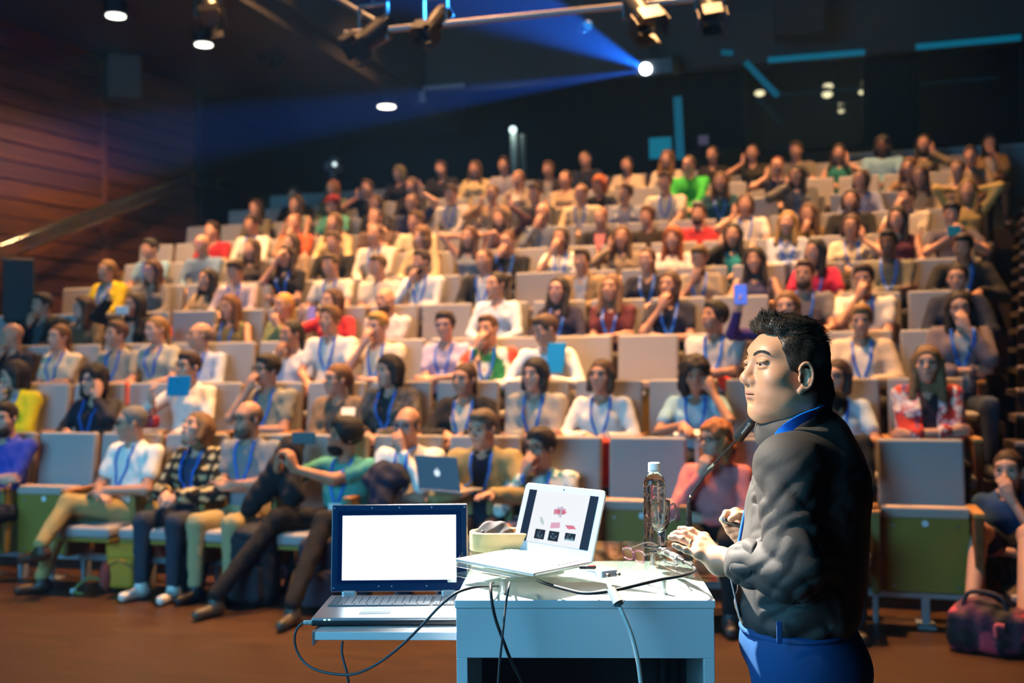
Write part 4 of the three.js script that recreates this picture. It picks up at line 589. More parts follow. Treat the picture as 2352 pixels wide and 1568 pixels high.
// ---------------------------------------------------------------- the theatre seats, one kind, cloned along the rows
const seatCloth = M([0.33, 0.315, 0.315], 0.95, 0, { bumpMap: grainTex(128, 128, 90, 200, 40), bumpScale: 0.002 }), seatEdge = M([0.42, 0.33, 0.29], 0.8), seatGreen = M([0.25, 0.17, 0.016], 0.6), seatSide = M([0.22, 0.15, 0.03], 0.55), barMetal = M([0.35, 0.42, 0.45], 0.35, 0.4), numberMat = M([0.7, 0.75, 0.8], 0.3);
function makeSeat(folded, rowOne) {
  const t = new THREE.Group(), back = box(0.482, 0.62, 0.07, 0, 0.31, 0, 0.022); back.rotateX(-0.13); back.translate(0, 0.425, 0.06);
  const b = mesh('backrest', back, seatCloth, t);
  const sh = box(0.47, 0.6, 0.02, 0, 0.3, -0.045, 0.008); sh.rotateX(-0.13); sh.translate(0, 0.42, 0.06); mesh('back_shell', sh, rowWood, b);
  const pan = new THREE.Group(); pan.name = 'seat_pan'; t.add(pan);
  if (folded) {
    mesh('underside', box(0.47, 0.42, 0.03, 0, 0.405, 0.25, 0.008), seatGreen, pan); mesh('cushion', box(0.47, 0.46, 0.075, 0, 0.41, 0.195, 0.02), seatCloth, pan); mesh('cushion_edge', box(0.47, 0.062, 0.115, 0, 0.645, 0.215, 0.012), seatEdge, pan);
    const disc = cyl(0.018, 0.018, 0.008, 0, 0, 0, 20); disc.rotateX(Math.PI / 2); disc.translate(0, 0.585, 0.268); mesh('number_plate', disc, numberMat, pan);
    for (const [sx, sy] of [[-0.17, 0.57], [0.17, 0.57], [-0.17, 0.23], [0.17, 0.23]]) { const s = cyl(0.008, 0.008, 0.006, 0, 0, 0, 10); s.rotateX(Math.PI / 2); s.translate(sx, sy, 0.267); mesh('screw', s, steel, pan); }
  } else { mesh('cushion', box(0.47, 0.08, 0.46, 0, 0.415, 0.36, 0.03), seatCloth, pan); mesh('underside', box(0.46, 0.03, 0.44, 0, 0.362, 0.36, 0.01), seatGreen, pan); }
  const arm = (x) => { mesh('armrest', box(0.055, 0.03, 0.34, x, 0.655, 0.24, 0.01), M([0.36, 0.16, 0.05], 0.5), t); mesh('side_panel', box(0.048, 0.44, 0.3, x, 0.42, 0.23, 0.012), seatSide, t); mesh('stanchion', box(0.03, 0.22, 0.09, x, 0.1, 0.16, 0.008), barMetal, t); };
  arm(-0.2675);
  if (rowOne) { mesh('crossbar', box(0.535, 0.045, 0.05, 0, 0.175, 0.2, 0.01), barMetal, t); mesh('leg', merge([box(0.045, 0.17, 0.05, 0, 0.085, 0.2, 0.006), box(0.1, 0.012, 0.22, 0, 0.006, 0.2, 0.004)]), barMetal, t); }
  return t;
}
const seatKinds = new Map(), endArm = { f: null };
const phase1 = 0.53, SP = 0.535;
for (let n = 1; n <= ROWS; n++) {
  const here = crowd.filter((c) => c.row === n).sort((a, b) => a.x - b.x), z = rowZ(n), y = rowY(n), xr = aisleX(z) - 0.38;
  let ph = n === 1 ? phase1 : n === 3 ? -1.35 : 0;
  if (n !== 1 && n !== 3) { let best = 1e9; for (let k = 0; k < 24; k++) { const p = (k / 24) * SP; let e = 0; for (const c of here) { const u = (c.x - p) / SP, d = u - Math.round(u); e += d * d; } if (e < best) { best = e; ph = p; } } }
  const kMax = Math.floor((xr - ph) / SP + 0.25), list = [];
  for (let k = kMax; k > kMax - 26; k--) {
    const x = ph + k * SP, v = V(x, y + 1, z).project(camera); if (x < -8.35 || v.x < -1.06) break;
    list.push({ x, k, c: null });
  }
  for (const c of here) { const free = list.filter((s) => !s.c).sort((a, b) => Math.abs(a.x - c.x) - Math.abs(b.x - c.x))[0]; if (free && Math.abs(free.x - c.x) < 0.42) free.c = c; }
  list.forEach((s, i) => {
    const key = (s.c ? 'o' : 'f') + (n === 1 ? 1 : 0);
    let label;
    if (s.c) label = `grey seat under the person in ${s.c.phrase}, ${ROWWORD[n]}`;
    else { let j = 1; for (; j < list.length; j++) { if (list[i + j]?.c || list[i - j]?.c) break; } const left = list[i + j]?.c, o = left || list[i - j]?.c; label = `${['', '', 'second ', 'third ', 'fourth ', 'fifth ', 'sixth '][j] || 'far '}empty seat ${left ? 'right' : 'left'} of person in ${o ? o.phrase : 'nobody'}, ${ROWWORD[n]}`; }
    let m;
    if (!seatKinds.has(key)) { m = makeSeat(!s.c, n === 1); seatKinds.set(key, m); } else m = seatKinds.get(key).clone();
    m.name = numbered('theatre_seat'); m.position.set(s.x, y, z); scene.add(m); tag(m, label, 'seat', 'grey seats of the tiered rows'); m.userData.label = label;
  });
  if (list.length) { const e = structGroup('row_end_' + n); e.position.set(list[0].x + 0.2675, y, z); mesh('end_panel', box(0.05, 0.64, 0.36, 0, 0.32, 0.22, 0.01), rowWood, e); mesh('end_cap', box(0.06, 0.03, 0.38, 0, 0.655, 0.22, 0.01), M([0.5, 0.24, 0.07], 0.5), e); }
}
// ---------------------------------------------------------------- the lectern and what stands on it
const PFL = onY(1045, 1377, 0.98), PFR = onY(1642, 1377, 0.98), POD = PFL.clone().add(PFR).multiplyScalar(0.5).setY(0), PX = PFR.clone().sub(PFL).normalize(), PZ = PX.clone().cross(V(0, 1, 0)), PTURN = Math.atan2(-PX.z, PX.x);
const inPod = (p) => { const o = p.clone().sub(POD); return V(o.dot(PX), p.y, o.dot(PZ)); };
const podY = (px, py, h) => inPod(onY(px, py, h)), podAt = (px, py, d) => inPod(at(px, py, d));
const white = M([0.70, 0.72, 0.73], 0.2, 0, { clearcoat: 0.6, clearcoatRoughness: 0.08 }), silver = M([0.62, 0.64, 0.66], 0.32, 0.65), acrylic = new THREE.MeshPhysicalMaterial({ color: 0xf2fbf7, transmission: 1, thickness: 0, ior: 1.49, roughness: 0.015 });
const blackRubber = M([0.012, 0.011, 0.012], 0.45), ivory = M([0.74, 0.72, 0.66], 0.4);
{
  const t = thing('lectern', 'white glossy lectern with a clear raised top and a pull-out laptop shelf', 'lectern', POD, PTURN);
  const w = 0.597, D = 0.48, c = -D / 2;
  mesh('top', box(w + 0.006, 0.02, D + 0.006, 0, 0.97, c, 0.003), white, t);
  mesh('front_panel', box(w, 0.115, 0.02, 0, 0.9025, -0.01, 0.002), white, t);
  for (const s of [-1, 1]) mesh('stile', box(0.026, 0.845, 0.02, s * (w / 2 - 0.013), 0.4225, -0.01, 0.002), white, t);
  for (const s of [-1, 1]) mesh('side_panel', box(0.02, 0.96, D - 0.02, s * (w / 2 - 0.01), 0.48, c - 0.01, 0.002), white, t);
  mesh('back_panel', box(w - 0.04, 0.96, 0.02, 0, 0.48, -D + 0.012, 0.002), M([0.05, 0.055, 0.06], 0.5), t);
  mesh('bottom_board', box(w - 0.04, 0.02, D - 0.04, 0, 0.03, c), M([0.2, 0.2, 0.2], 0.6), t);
  mesh('inner_rail', merge([box(0.012, 0.8, 0.012, 0.2, 0.44, -0.42), box(0.008, 0.8, 0.01, 0.235, 0.44, -0.43)]), blackMetal, t);
  mesh('clear_top', box(0.632, 0.012, 0.505, -0.003, 1.024, -0.264, 0.001), acrylic, t);
  for (const [x, z] of [[-0.19, -0.06], [0.19, -0.06], [-0.19, -0.43], [0.19, -0.43]]) mesh('post', merge([cyl(0.0065, 0.0065, 0.038, x, 0.999, z, 16), cyl(0.009, 0.009, 0.003, x, 0.9815, z, 16)]), steel, t);
  const sh = mesh('laptop_shelf', box(0.36, 0.02, 0.37, -0.48, 0.873, -0.272, 0.002), white, t);
  mesh('shelf_bracket', box(0.006, 0.034, 0.37, -0.657, 0.868, -0.27, 0.002), steel, sh); mesh('shelf_runner', box(0.36, 0.012, 0.02, -0.48, 0.857, -0.35), steel, sh);
}
const onTop = 1.0302;
function keys(parent, mat, x0, z0, w, d, rows, cols, y, gap) {
  for (let r = 0; r < rows; r++) { const n = r === rows - 1 ? 8 : cols, cw = w / n, g = new THREE.BoxGeometry(cw - gap, 0.003, d / rows - gap); for (let k = 0; k < n; k++) { const wide = r === rows - 1 && k === 3; const m = mesh('key', g, mat, parent); m.position.set(x0 + cw * (k + 0.5) + (r % 2 ? 0 : 0), y, z0 + (d / rows) * (r + 0.5)); if (wide) m.scale.x = 1; } }
}
{ // the wide laptop on the shelf
  const hl = podY(766, 1369, 0.904), hr = podY(1073, 1362, 0.904), w = 0.372, turn = Math.atan2(-(hr.z - hl.z), hr.x - hl.x) * 0.9, mid = V(-0.492, 0.884, -0.27);
  const t = thing('laptop', 'black and silver laptop with a blank bright white screen on the side shelf', 'laptop', POD.clone().addScaledVector(PX, mid.x).addScaledVector(PZ, mid.z).setY(0.884), PTURN + turn - 0.06);
  mesh('base', merge([box(w, 0.012, 0.262, 0, 0.0075, 0, 0.004), box(w - 0.03, 0.004, 0.23, 0, 0.0005, 0)]), M([0.02, 0.021, 0.025], 0.4), t);
  mesh('palm_rest', box(w, 0.008, 0.262, 0, 0.0175, 0, 0.003), silver, t);
  const kb = mesh('keyboard', box(0.345, 0.002, 0.11, 0.004, 0.0215, -0.048), M([0.1, 0.1, 0.11], 0.5), t); keys(kb, M([0.17, 0.175, 0.19], 0.4), -0.166, -0.102, 0.262, 0.108, 6, 14, 0.0235, 0.0022); keys(kb, M([0.17, 0.175, 0.19], 0.4), 0.103, -0.102, 0.072, 0.108, 6, 4, 0.0235, 0.0022);
  mesh('touchpad', box(0.078, 0.001, 0.044, -0.035, 0.0218, 0.052), M([0.35, 0.37, 0.4], 0.3, 0.5), t); mesh('touchpad_buttons', box(0.078, 0.001, 0.012, -0.035, 0.0219, 0.084), M([0.3, 0.32, 0.34], 0.35, 0.4), t);
  for (let i = 0; i < 7; i++) mesh('status_light', box(0.004, 0.001, 0.002, -0.15 + i * 0.045, 0.0222, -0.112), glow([0.3, 0.6, 1], 1.5), t);
  for (let i = 0; i < 2; i++) mesh('front_light', box(0.006, 0.003, 0.002, -0.152 + i * 0.011, 0.017, 0.131), glow([0.5, 0.8, 1], 2), t);
  for (const s of [-1, 1]) mesh('hinge', box(0.04, 0.018, 0.018, s * 0.135, 0.026, -0.126, 0.006), silver, t);
  const lid = new THREE.Group(); lid.name = 'lid'; lid.position.set(0, 0.024, -0.128); lid.rotation.x = -0.13; t.add(lid);
  mesh('lid_shell', box(w, 0.234, 0.01, 0, 0.123, -0.004, 0.004), silver, lid); mesh('bezel', box(w - 0.004, 0.23, 0.004, 0, 0.123, 0.002, 0.0015), M([0.006, 0.03, 0.085], 0.22, 0, { clearcoat: 0.5 }), lid);  // blue reflected by the glossy frame is put into both bezel colours
  mesh('inner_bezel', box(w - 0.036, 0.194, 0.002, 0, 0.126, 0.0042), M([0.003, 0.016, 0.06], 0.18), lid);
  mesh('screen', box(0.309, 0.172, 0.001, 0.0, 0.124, 0.0058), glow([0.80, 0.92, 1], 2.6), lid);
  for (const [x, y] of [[-0.178, 0.231], [-0.075, 0.231], [0.0, 0.231], [0.088, 0.231], [0.178, 0.231], [-0.178, 0.017], [-0.055, 0.021], [-0.02, 0.021], [0.075, 0.021]]) { const d = cyl(0.0022, 0.0022, 0.002, 0, 0, 0, 10); d.rotateX(Math.PI / 2); d.translate(x, y, 0.0048); mesh('bumper', d, M([0.3, 0.32, 0.36], 0.3), lid); }
  const l = new THREE.RectAreaLight(new THREE.Color().setRGB(0.7, 0.86, 1), 2.2, 0.309, 0.172); l.position.set(0, 0.124, 0.008); l.rotation.y = Math.PI; l.name = 'screen_light'; lid.add(l);
}
{ // the slim silver laptop on the clear top
  const h = onTop + 0.006, A = onY(1177, 1262, h), B = onY(1359, 1293, h), D = onY(1050, 1287, h), hx = B.clone().sub(A), w = hx.length(); hx.normalize();
  const turn = Math.atan2(-hx.z, hx.x), dep = 0.2, zc = dep / 2, mid = A.clone().add(B).multiplyScalar(0.5);
  const t = thing('laptop', 'thin silver laptop showing a slide with pink shapes and dark squares on the lectern', 'laptop', mid.clone().setY(onTop), turn);
  mesh('base', box(w, 0.01, dep, 0, 0.006, zc, 0.004), silver, t);
  const kb = mesh('keyboard', box(w - 0.03, 0.001, 0.085, 0, 0.0112, 0.062), M([0.4, 0.41, 0.42], 0.5), t); keys(kb, M([0.5, 0.51, 0.52], 0.45), -(w - 0.034) / 2, 0.021, w - 0.034, 0.082, 6, 13, 0.0122, 0.004);
  mesh('touchpad', box(0.09, 0.001, 0.06, 0, 0.0113, 0.148), M([0.66, 0.67, 0.68], 0.25, 0.4), t);
  const lid = new THREE.Group(); lid.name = 'lid'; lid.position.set(0, 0.009, 0.002); lid.rotation.x = -19 * D2R; t.add(lid);
  const rs = (ww, hh, r) => { const s = new THREE.Shape(); s.moveTo(-ww / 2, 0); s.lineTo(ww / 2, 0); s.lineTo(ww / 2, hh - r); s.quadraticCurveTo(ww / 2, hh, ww / 2 - r, hh); s.lineTo(-ww / 2 + r, hh); s.quadraticCurveTo(-ww / 2, hh, -ww / 2, hh - r); return s; };
  const sg = new THREE.ExtrudeGeometry(rs(w, 0.178, 0.013), { depth: 0.004, bevelEnabled: true, bevelSize: 0.001, bevelThickness: 0.001, bevelSegments: 2 }); sg.translate(0, 0, -0.004);
  mesh('lid_frame', sg, silver, lid);
  const tex = canvasTex(1024, 660, (c, W, H) => {
    c.fillStyle = '#08203c'; c.fillRect(0, 0, W, H); c.fillStyle = '#f4f7fb'; c.fillRect(118, 0, W - 236, H);
    const poly = (pts, f) => { c.fillStyle = f; c.beginPath(); pts.forEach((p, i) => (i ? c.lineTo(...p) : c.moveTo(...p))); c.closePath(); c.fill(); };
    poly([[470, 190], [560, 170], [600, 270], [510, 300]], 'rgba(200,200,212,.9)'); poly([[430, 215], [600, 195], [612, 262], [440, 285]], 'rgba(214,120,150,.75)'); poly([[440, 250], [500, 215], [640, 235], [560, 270]], 'rgba(205,60,90,.45)'); poly([[520, 180], [548, 172], [560, 310], [535, 318]], 'rgba(190,190,205,.8)');
    poly([[250, 340], [278, 330], [330, 400], [322, 440], [262, 390]], 'rgba(176,196,190,.7)'); poly([[430, 388], [560, 372], [572, 438], [436, 462]], 'rgba(222,160,186,.9)'); poly([[640, 395], [760, 388], [806, 428], [690, 440]], 'rgba(214,90,120,.8)');
    c.strokeStyle = '#c9ccd4'; c.lineWidth = 2; for (const x of [300, 505, 735]) { c.beginPath(); c.moveTo(x, 462); c.lineTo(x, 486); c.stroke(); }
    let s = 5; const r = () => ((s = (s * 16807) % 2147483647) / 2147483647);
    [[225, 490, 150, 122], [432, 490, 150, 122], [668, 486, 150, 92]].forEach(([x, y, w2, h2], i) => { c.fillStyle = '#06182c'; c.fillRect(x, y, w2, h2); if (i === 2) { const g = c.createLinearGradient(0, y + 55, 0, y + h2); g.addColorStop(0, 'rgba(120,190,210,0)'); g.addColorStop(1, 'rgba(200,240,250,.95)'); c.fillStyle = g; c.fillRect(x, y, w2, h2); } for (let k = 0; k < 60; k++) { const a = r() * 5.2 - 0.4, q = 14 + r() * 34; c.strokeStyle = `rgba(${130 + r() * 120},220,235,${0.25 + r() * 0.6})`; c.lineWidth = 2 + r() * 3; c.beginPath(); c.arc(x + w2 / 2, y + h2 / 2, q, a, a + 0.25); c.stroke(); } });
    c.fillStyle = '#c4c8d0'; for (const x of [236, 450]) for (let k = 0; k < 6; k++) c.fillRect(x + k * 13, 626 + (k % 2), 9, 6);
  });
  const sm = new THREE.MeshStandardMaterial({ color: 0x050505, roughness: 0.25, emissive: 0xffffff, emissiveMap: tex, emissiveIntensity: 0.98 });
  const sgm = new THREE.PlaneGeometry(w - 0.036, 0.136); sgm.translate(0, 0.094, 0.0014); mesh('screen', sgm, sm, lid);
  const cam = cyl(0.0018, 0.0018, 0.001, 0, 0, 0, 12); cam.rotateX(Math.PI / 2); cam.translate(0, 0.1705, 0.0013); mesh('webcam', cam, blackRubber, lid);
  const l = new THREE.RectAreaLight(new THREE.Color().setRGB(0.9, 0.95, 1), 0.7, w - 0.08, 0.136); l.position.set(0, 0.094, 0.004); l.rotation.y = Math.PI; l.name = 'screen_light'; lid.add(l);
}
{ // bottle and goblet
  const p = onY(1505, 1256, onTop), t = thing('water_bottle', 'clear plastic water bottle with a white screw cap, nearly full, on the lectern', 'bottle', p);
  const prof = [[0, 0], [0.026, 0], [0.0305, 0.004], [0.0305, 0.05], [0.0282, 0.056], [0.0305, 0.062], [0.0305, 0.07], [0.0285, 0.076], [0.0305, 0.082], [0.0303, 0.12], [0.0285, 0.126], [0.0303, 0.132], [0.0303, 0.138], [0.0285, 0.144], [0.0303, 0.15], [0.0303, 0.168], [0.028, 0.18], [0.021, 0.192], [0.0135, 0.199], [0.0125, 0.203], [0.0125, 0.205]].map(([x, y]) => new THREE.Vector2(x, y));
  const pet = new THREE.MeshPhysicalMaterial({ color: 0xffffff, transmission: 1, thickness: 0.02, ior: 1.33, roughness: 0.01 });
  prof.push(new THREE.Vector2(0, 0.205)); const g = new THREE.LatheGeometry(prof, 48); g.computeVertexNormals(); mesh('bottle_body', g, pet, t);
  const capP = [[0, 0], [0.0155, 0], [0.0158, 0.002], [0.0158, 0.018], [0.0145, 0.0205], [0, 0.0205]].map(([x, y]) => new THREE.Vector2(x, y + 0.206)), cg = new THREE.LatheGeometry(capP, 48), pp = cg.attributes.position; for (let i = 0; i < pp.count; i++) { const a = Math.atan2(pp.getZ(i), pp.getX(i)), r = Math.hypot(pp.getX(i), pp.getZ(i)); if (r > 0.015) { const k = 1 + 0.012 * Math.sin(a * 48); pp.setX(i, pp.getX(i) * k); pp.setZ(i, pp.getZ(i) * k); } } cg.computeVertexNormals(); mesh('cap', cg, M([0.85, 0.86, 0.86], 0.4), t);
  mesh('neck_ring', cyl(0.0165, 0.0165, 0.0025, 0, 0.2035, 0, 32), M([0.85, 0.86, 0.86], 0.35), t);
  const q = onY(1516, 1268, onTop), gt = thing('drinking_glass', 'stemmed drinking glass of water standing just before the plastic bottle', 'glass', q);
  const glass = new THREE.MeshPhysicalMaterial({ color: 0xffffff, transmission: 1, thickness: 0.006, ior: 1.5, roughness: 0.01 });
  const gp = [[0, 0], [0.026, 0], [0.026, 0.003], [0.006, 0.007], [0.004, 0.014], [0.004, 0.04], [0.008, 0.048], [0.018, 0.062], [0.0245, 0.078], [0.0275, 0.1], [0.0285, 0.135], [0.0268, 0.135], [0.0258, 0.1], [0.0228, 0.08], [0.0165, 0.065], [0, 0.054]].map(([x, y]) => new THREE.Vector2(x, y)); const gg = new THREE.LatheGeometry(gp, 48); gg.computeVertexNormals(); mesh('goblet', gg, glass, gt);
  const hd = new THREE.TubeGeometry(new THREE.CatmullRomCurve3([V(0.027, 0.122, 0), V(0.038, 0.128, 0), V(0.043, 0.11, 0), V(0.04, 0.09, 0), V(0.026, 0.08, 0)]), 24, 0.003, 10); mesh('handle', hd, glass, gt);
}
{ // gooseneck microphone
  const b = onY(1582, 1262, onTop), t = thing('microphone', 'black gooseneck microphone reaching up to the chin of the lecturer', 'microphone', b), L = (p) => p.clone().sub(b);
  const d0 = b.clone().sub(camera.position).dot(V(-Math.sin(YAW), 0, -Math.cos(YAW))), P = [at(1582, 1205, d0), at(1582, 1152, d0), at(1586, 1140, d0), at(1600, 1118, d0 - 0.01), at(1640, 1065, d0 - 0.04), at(1692, 1010, d0 - 0.09), at(1736, 955, d0 - 0.13)].map(L);
  mesh('foot', merge([cyl(0.03, 0.034, 0.008, 0, 0.004, 0, 28), cyl(0.012, 0.016, 0.02, 0, 0.016, 0, 20)]), blackMetal, t);
  mesh('stem', merge([between(V(0, 0.02, 0), P[0], 0.0095), between(P[0], P[1], 0.0088, 0.0052, 16)]), blackRubber, t);
  mesh('gooseneck', merge([tube(P.slice(1, 6), 0.0026, 60)]), M([0.03, 0.03, 0.032], 0.3, 0.5), t);
  mesh('collar', merge([new THREE.SphereGeometry(0.0036, 12, 8).translate(P[2].x, P[2].y, P[2].z), between(P[4].clone().lerp(P[5], -0.25), P[4].clone().lerp(P[5], 0.0), 0.0038)]), M([0.5, 0.48, 0.35], 0.3, 0.8), t);
  const ax = P[6].clone().sub(P[5]), len = ax.length(); ax.normalize();
  const tex = canvasTex(512, 256, (c, W, H) => { c.fillStyle = '#0d0d0e'; c.fillRect(0, 0, W, H); c.save(); c.translate(W / 2, H / 2); c.fillStyle = '#a9adb0'; c.font = 'bold 30px sans-serif'; c.textAlign = 'center'; c.textBaseline = 'middle'; c.fillText('SENNHEISER', -22, 0); c.strokeStyle = '#a9adb0'; c.lineWidth = 5; c.strokeRect(84, -17, 42, 34); c.beginPath(); c.moveTo(92, 9); c.bezierCurveTo(104, -22, 104, 22, 118, -9); c.stroke(); c.restore(); });
  const cg = new THREE.CylinderGeometry(0.0145, 0.0145, len * 0.92, 40, 1, true), uv = cg.attributes.uv; for (let i = 0; i < uv.count; i++) { const u = uv.getX(i), v = uv.getY(i); uv.setXY(i, v, 0.5 - (u - 0.5) * 1.9); }
  const view = camera.position.clone().sub(b).normalize(), zx = view.clone().addScaledVector(ax, -view.dot(ax)).normalize(), xx = ax.clone().cross(zx);
  const mtx = new THREE.Matrix4().makeBasis(xx, ax, zx); cg.rotateY(Math.PI); cg.applyMatrix4(mtx); const cp = P[5].clone().addScaledVector(ax, len * 0.54); cg.translate(cp.x, cp.y, cp.z);
  const cm = new THREE.MeshStandardMaterial({ map: tex, roughness: 0.42 }); mesh('capsule', cg, cm, t);
  mesh('capsule_ends', merge([between(P[5].clone().addScaledVector(ax, len * 0.02), P[5].clone().addScaledVector(ax, len * 0.085), 0.009, 0.0146, 32), between(P[5].clone().addScaledVector(ax, len), P[5].clone().addScaledVector(ax, len * 1.05), 0.0146, 0.0115, 32)]), blackRubber, t);
}
function cable(name, label, pts, r, mat, extra) { const t = thing(name, label, 'cable', pts[0]); mesh('cord', tube(pts.map((p) => p.clone().sub(pts[0])), r, Math.max(40, pts.length * 14), 8), mat, t); if (extra) extra(t, (p) => p.clone().sub(pts[0])); return t; }
{ // cables
  const bl = M([0.022, 0.018, 0.018], 0.5), gy = M([0.06, 0.065, 0.075], 0.45);
  cable('audio_cable', 'black cable with a metal connector beneath the lecturer\'s ringed hand', [onY(1572, 1290, onTop + 0.012), onY(1590, 1299, onTop + 0.012), onY(1597, 1310, onTop + 0.008), onY(1570, 1321, onTop + 0.006), at(1520, 1330, 2.5), at(1460, 1344, 2.475), at(1400, 1357, 2.47), at(1345, 1362, 2.48), at(1300, 1353, 2.52), at(1255, 1340, 2.58), at(1235, 1332, 2.66)], 0.0042, bl, (t, L) => {
    const a = L(onY(1531, 1268, onTop + 0.014)), b = L(onY(1572, 1290, onTop + 0.012)), m = (k) => a.clone().lerp(b, k);
    mesh('plug', merge([between(m(0.05), m(0.35), 0.009, 0.009, 20), between(m(0.72), m(1.0), 0.008, 0.006, 20)]), blackRubber, t); mesh('connector', merge([between(m(0.35), m(0.72), 0.0095, 0.0095, 24), between(m(-0.15), m(0.05), 0.0085, 0.0085, 20)]), steel, t);
    mesh('cable_tie', tube([m(0.4).add(V(0, -0.009, 0.006)), m(0.5).add(V(0.0, -0.004, 0.03)), m(0.8).add(V(-0.005, -0.006, 0.034)), m(0.3).add(V(-0.01, -0.008, 0.05))], 0.0024, 30), bl, t);
  });
  cable('video_cable', 'thick ivory video cable hanging over the front edge of the lectern', [at(1419, 1384, 2.44), at(1432, 1412, 2.43), at(1448, 1450, 2.425), at(1462, 1500, 2.42), at(1471, 1560, 2.42), at(1478, 1640, 2.425), at(1480, 1900, 2.44)], 0.0048, ivory, (t, L) => {
    mesh('ferrite_bead', merge([between(L(at(1403, 1352, 2.46)), L(at(1420, 1384, 2.44)), 0.0095, 0.0118, 24)]), ivory, t); mesh('bead_ring', between(L(at(1420, 1383, 2.44)), L(at(1422, 1388, 2.44)), 0.0122, 0.0122, 24), M([0.08, 0.08, 0.08], 0.5), t);
    mesh('lead', tube([L(at(1396, 1330, 2.5)), L(at(1398, 1340, 2.48)), L(at(1404, 1354, 2.46))], 0.005, 20), ivory, t);
  });
  { const c = onY(1392, 1313, onTop + 0.012), t = thing('video_adapter', 'small white video adapter with two thumb screws at the lectern\'s front edge', 'adapter', c.clone().setY(onTop + 0.001), PTURN + 0.5); mesh('shell', box(0.042, 0.017, 0.034, 0, 0.0095, 0, 0.003), M([0.82, 0.83, 0.84], 0.4), t); mesh('lead', tube([V(-0.018, 0.01, -0.012), V(-0.03, 0.012, -0.03), V(-0.03, 0.006, -0.052)], 0.0028, 20), M([0.82, 0.83, 0.84], 0.4), t); for (const s of [-1, 1]) mesh('thumb_screw', between(V(s * 0.014 + 0.004, 0.009, 0.017), V(s * 0.014 + 0.004, 0.009, 0.03), 0.0035), M([0.24, 0.17, 0.14], 0.4, 0.4), t); }
  { const c = onY(1350, 1305, onTop + 0.004), t = thing('memory_stick', 'black memory stick with a bright red end beside the slim laptop', 'memory stick', c.setY(onTop + 0.001), PTURN - 0.1); mesh('casing', box(0.04, 0.008, 0.015, 0, 0.006, 0, 0.003), blackRubber, t); mesh('window', box(0.016, 0.003, 0.011, 0.009, 0.0095, 0.001, 0.001), M([0.7, 0.02, 0.02], 0.3), t); }
  cable('power_cable', 'grey power lead looping from the wide laptop down and back up to the lectern', [at(706, 1429, 2.70), at(690, 1434, 2.70), at(678, 1455, 2.70), at(679, 1485, 2.70), at(694, 1515, 2.69), at(720, 1535, 2.67), at(760, 1546, 2.64), at(810, 1548, 2.6), at(860, 1528, 2.56), at(915, 1488, 2.52), at(965, 1440, 2.49), at(1010, 1392, 2.475), at(1045, 1363, 2.475), at(1085, 1349, 2.5), at(1128, 1347, 2.56), at(1145, 1346, 2.64)], 0.0032, gy, (t, L) => mesh('plug', between(L(at(697, 1429, 2.7)), L(at(727, 1429, 2.71)), 0.0055, 0.0065, 16), ivory, t));
  cable('power_cable', 'dark cord hanging below the laptop shelf to the floor', [at(787, 1472, 2.8), at(785, 1495, 2.79), at(790, 1520, 2.78), at(797, 1545, 2.77), at(802, 1580, 2.77), at(806, 1800, 2.76), at(806, 2120, 2.76)], 0.0034, M([0.03, 0.05, 0.07], 0.5), null);
  cable('monitor_cable', 'black cord dropping steeply from the left end of the clear top', [at(1133, 1336, 2.6), at(1127, 1348, 2.47), at(1129, 1375, 2.45), at(1138, 1420, 2.445), at(1155, 1468, 2.44), at(1175, 1520, 2.44), at(1200, 1570, 2.44), at(1240, 1720, 2.45)], 0.0036, bl, null);
  cable('signal_cable', 'thin grey cord crossing the black cord before the lectern', [at(1172, 1336, 2.6), at(1168, 1350, 2.465), at(1162, 1385, 2.46), at(1156, 1440, 2.43), at(1152, 1480, 2.425), at(1147, 1530, 2.43), at(1143, 1600, 2.44), at(1140, 1750, 2.45)], 0.0028, gy, null);
}
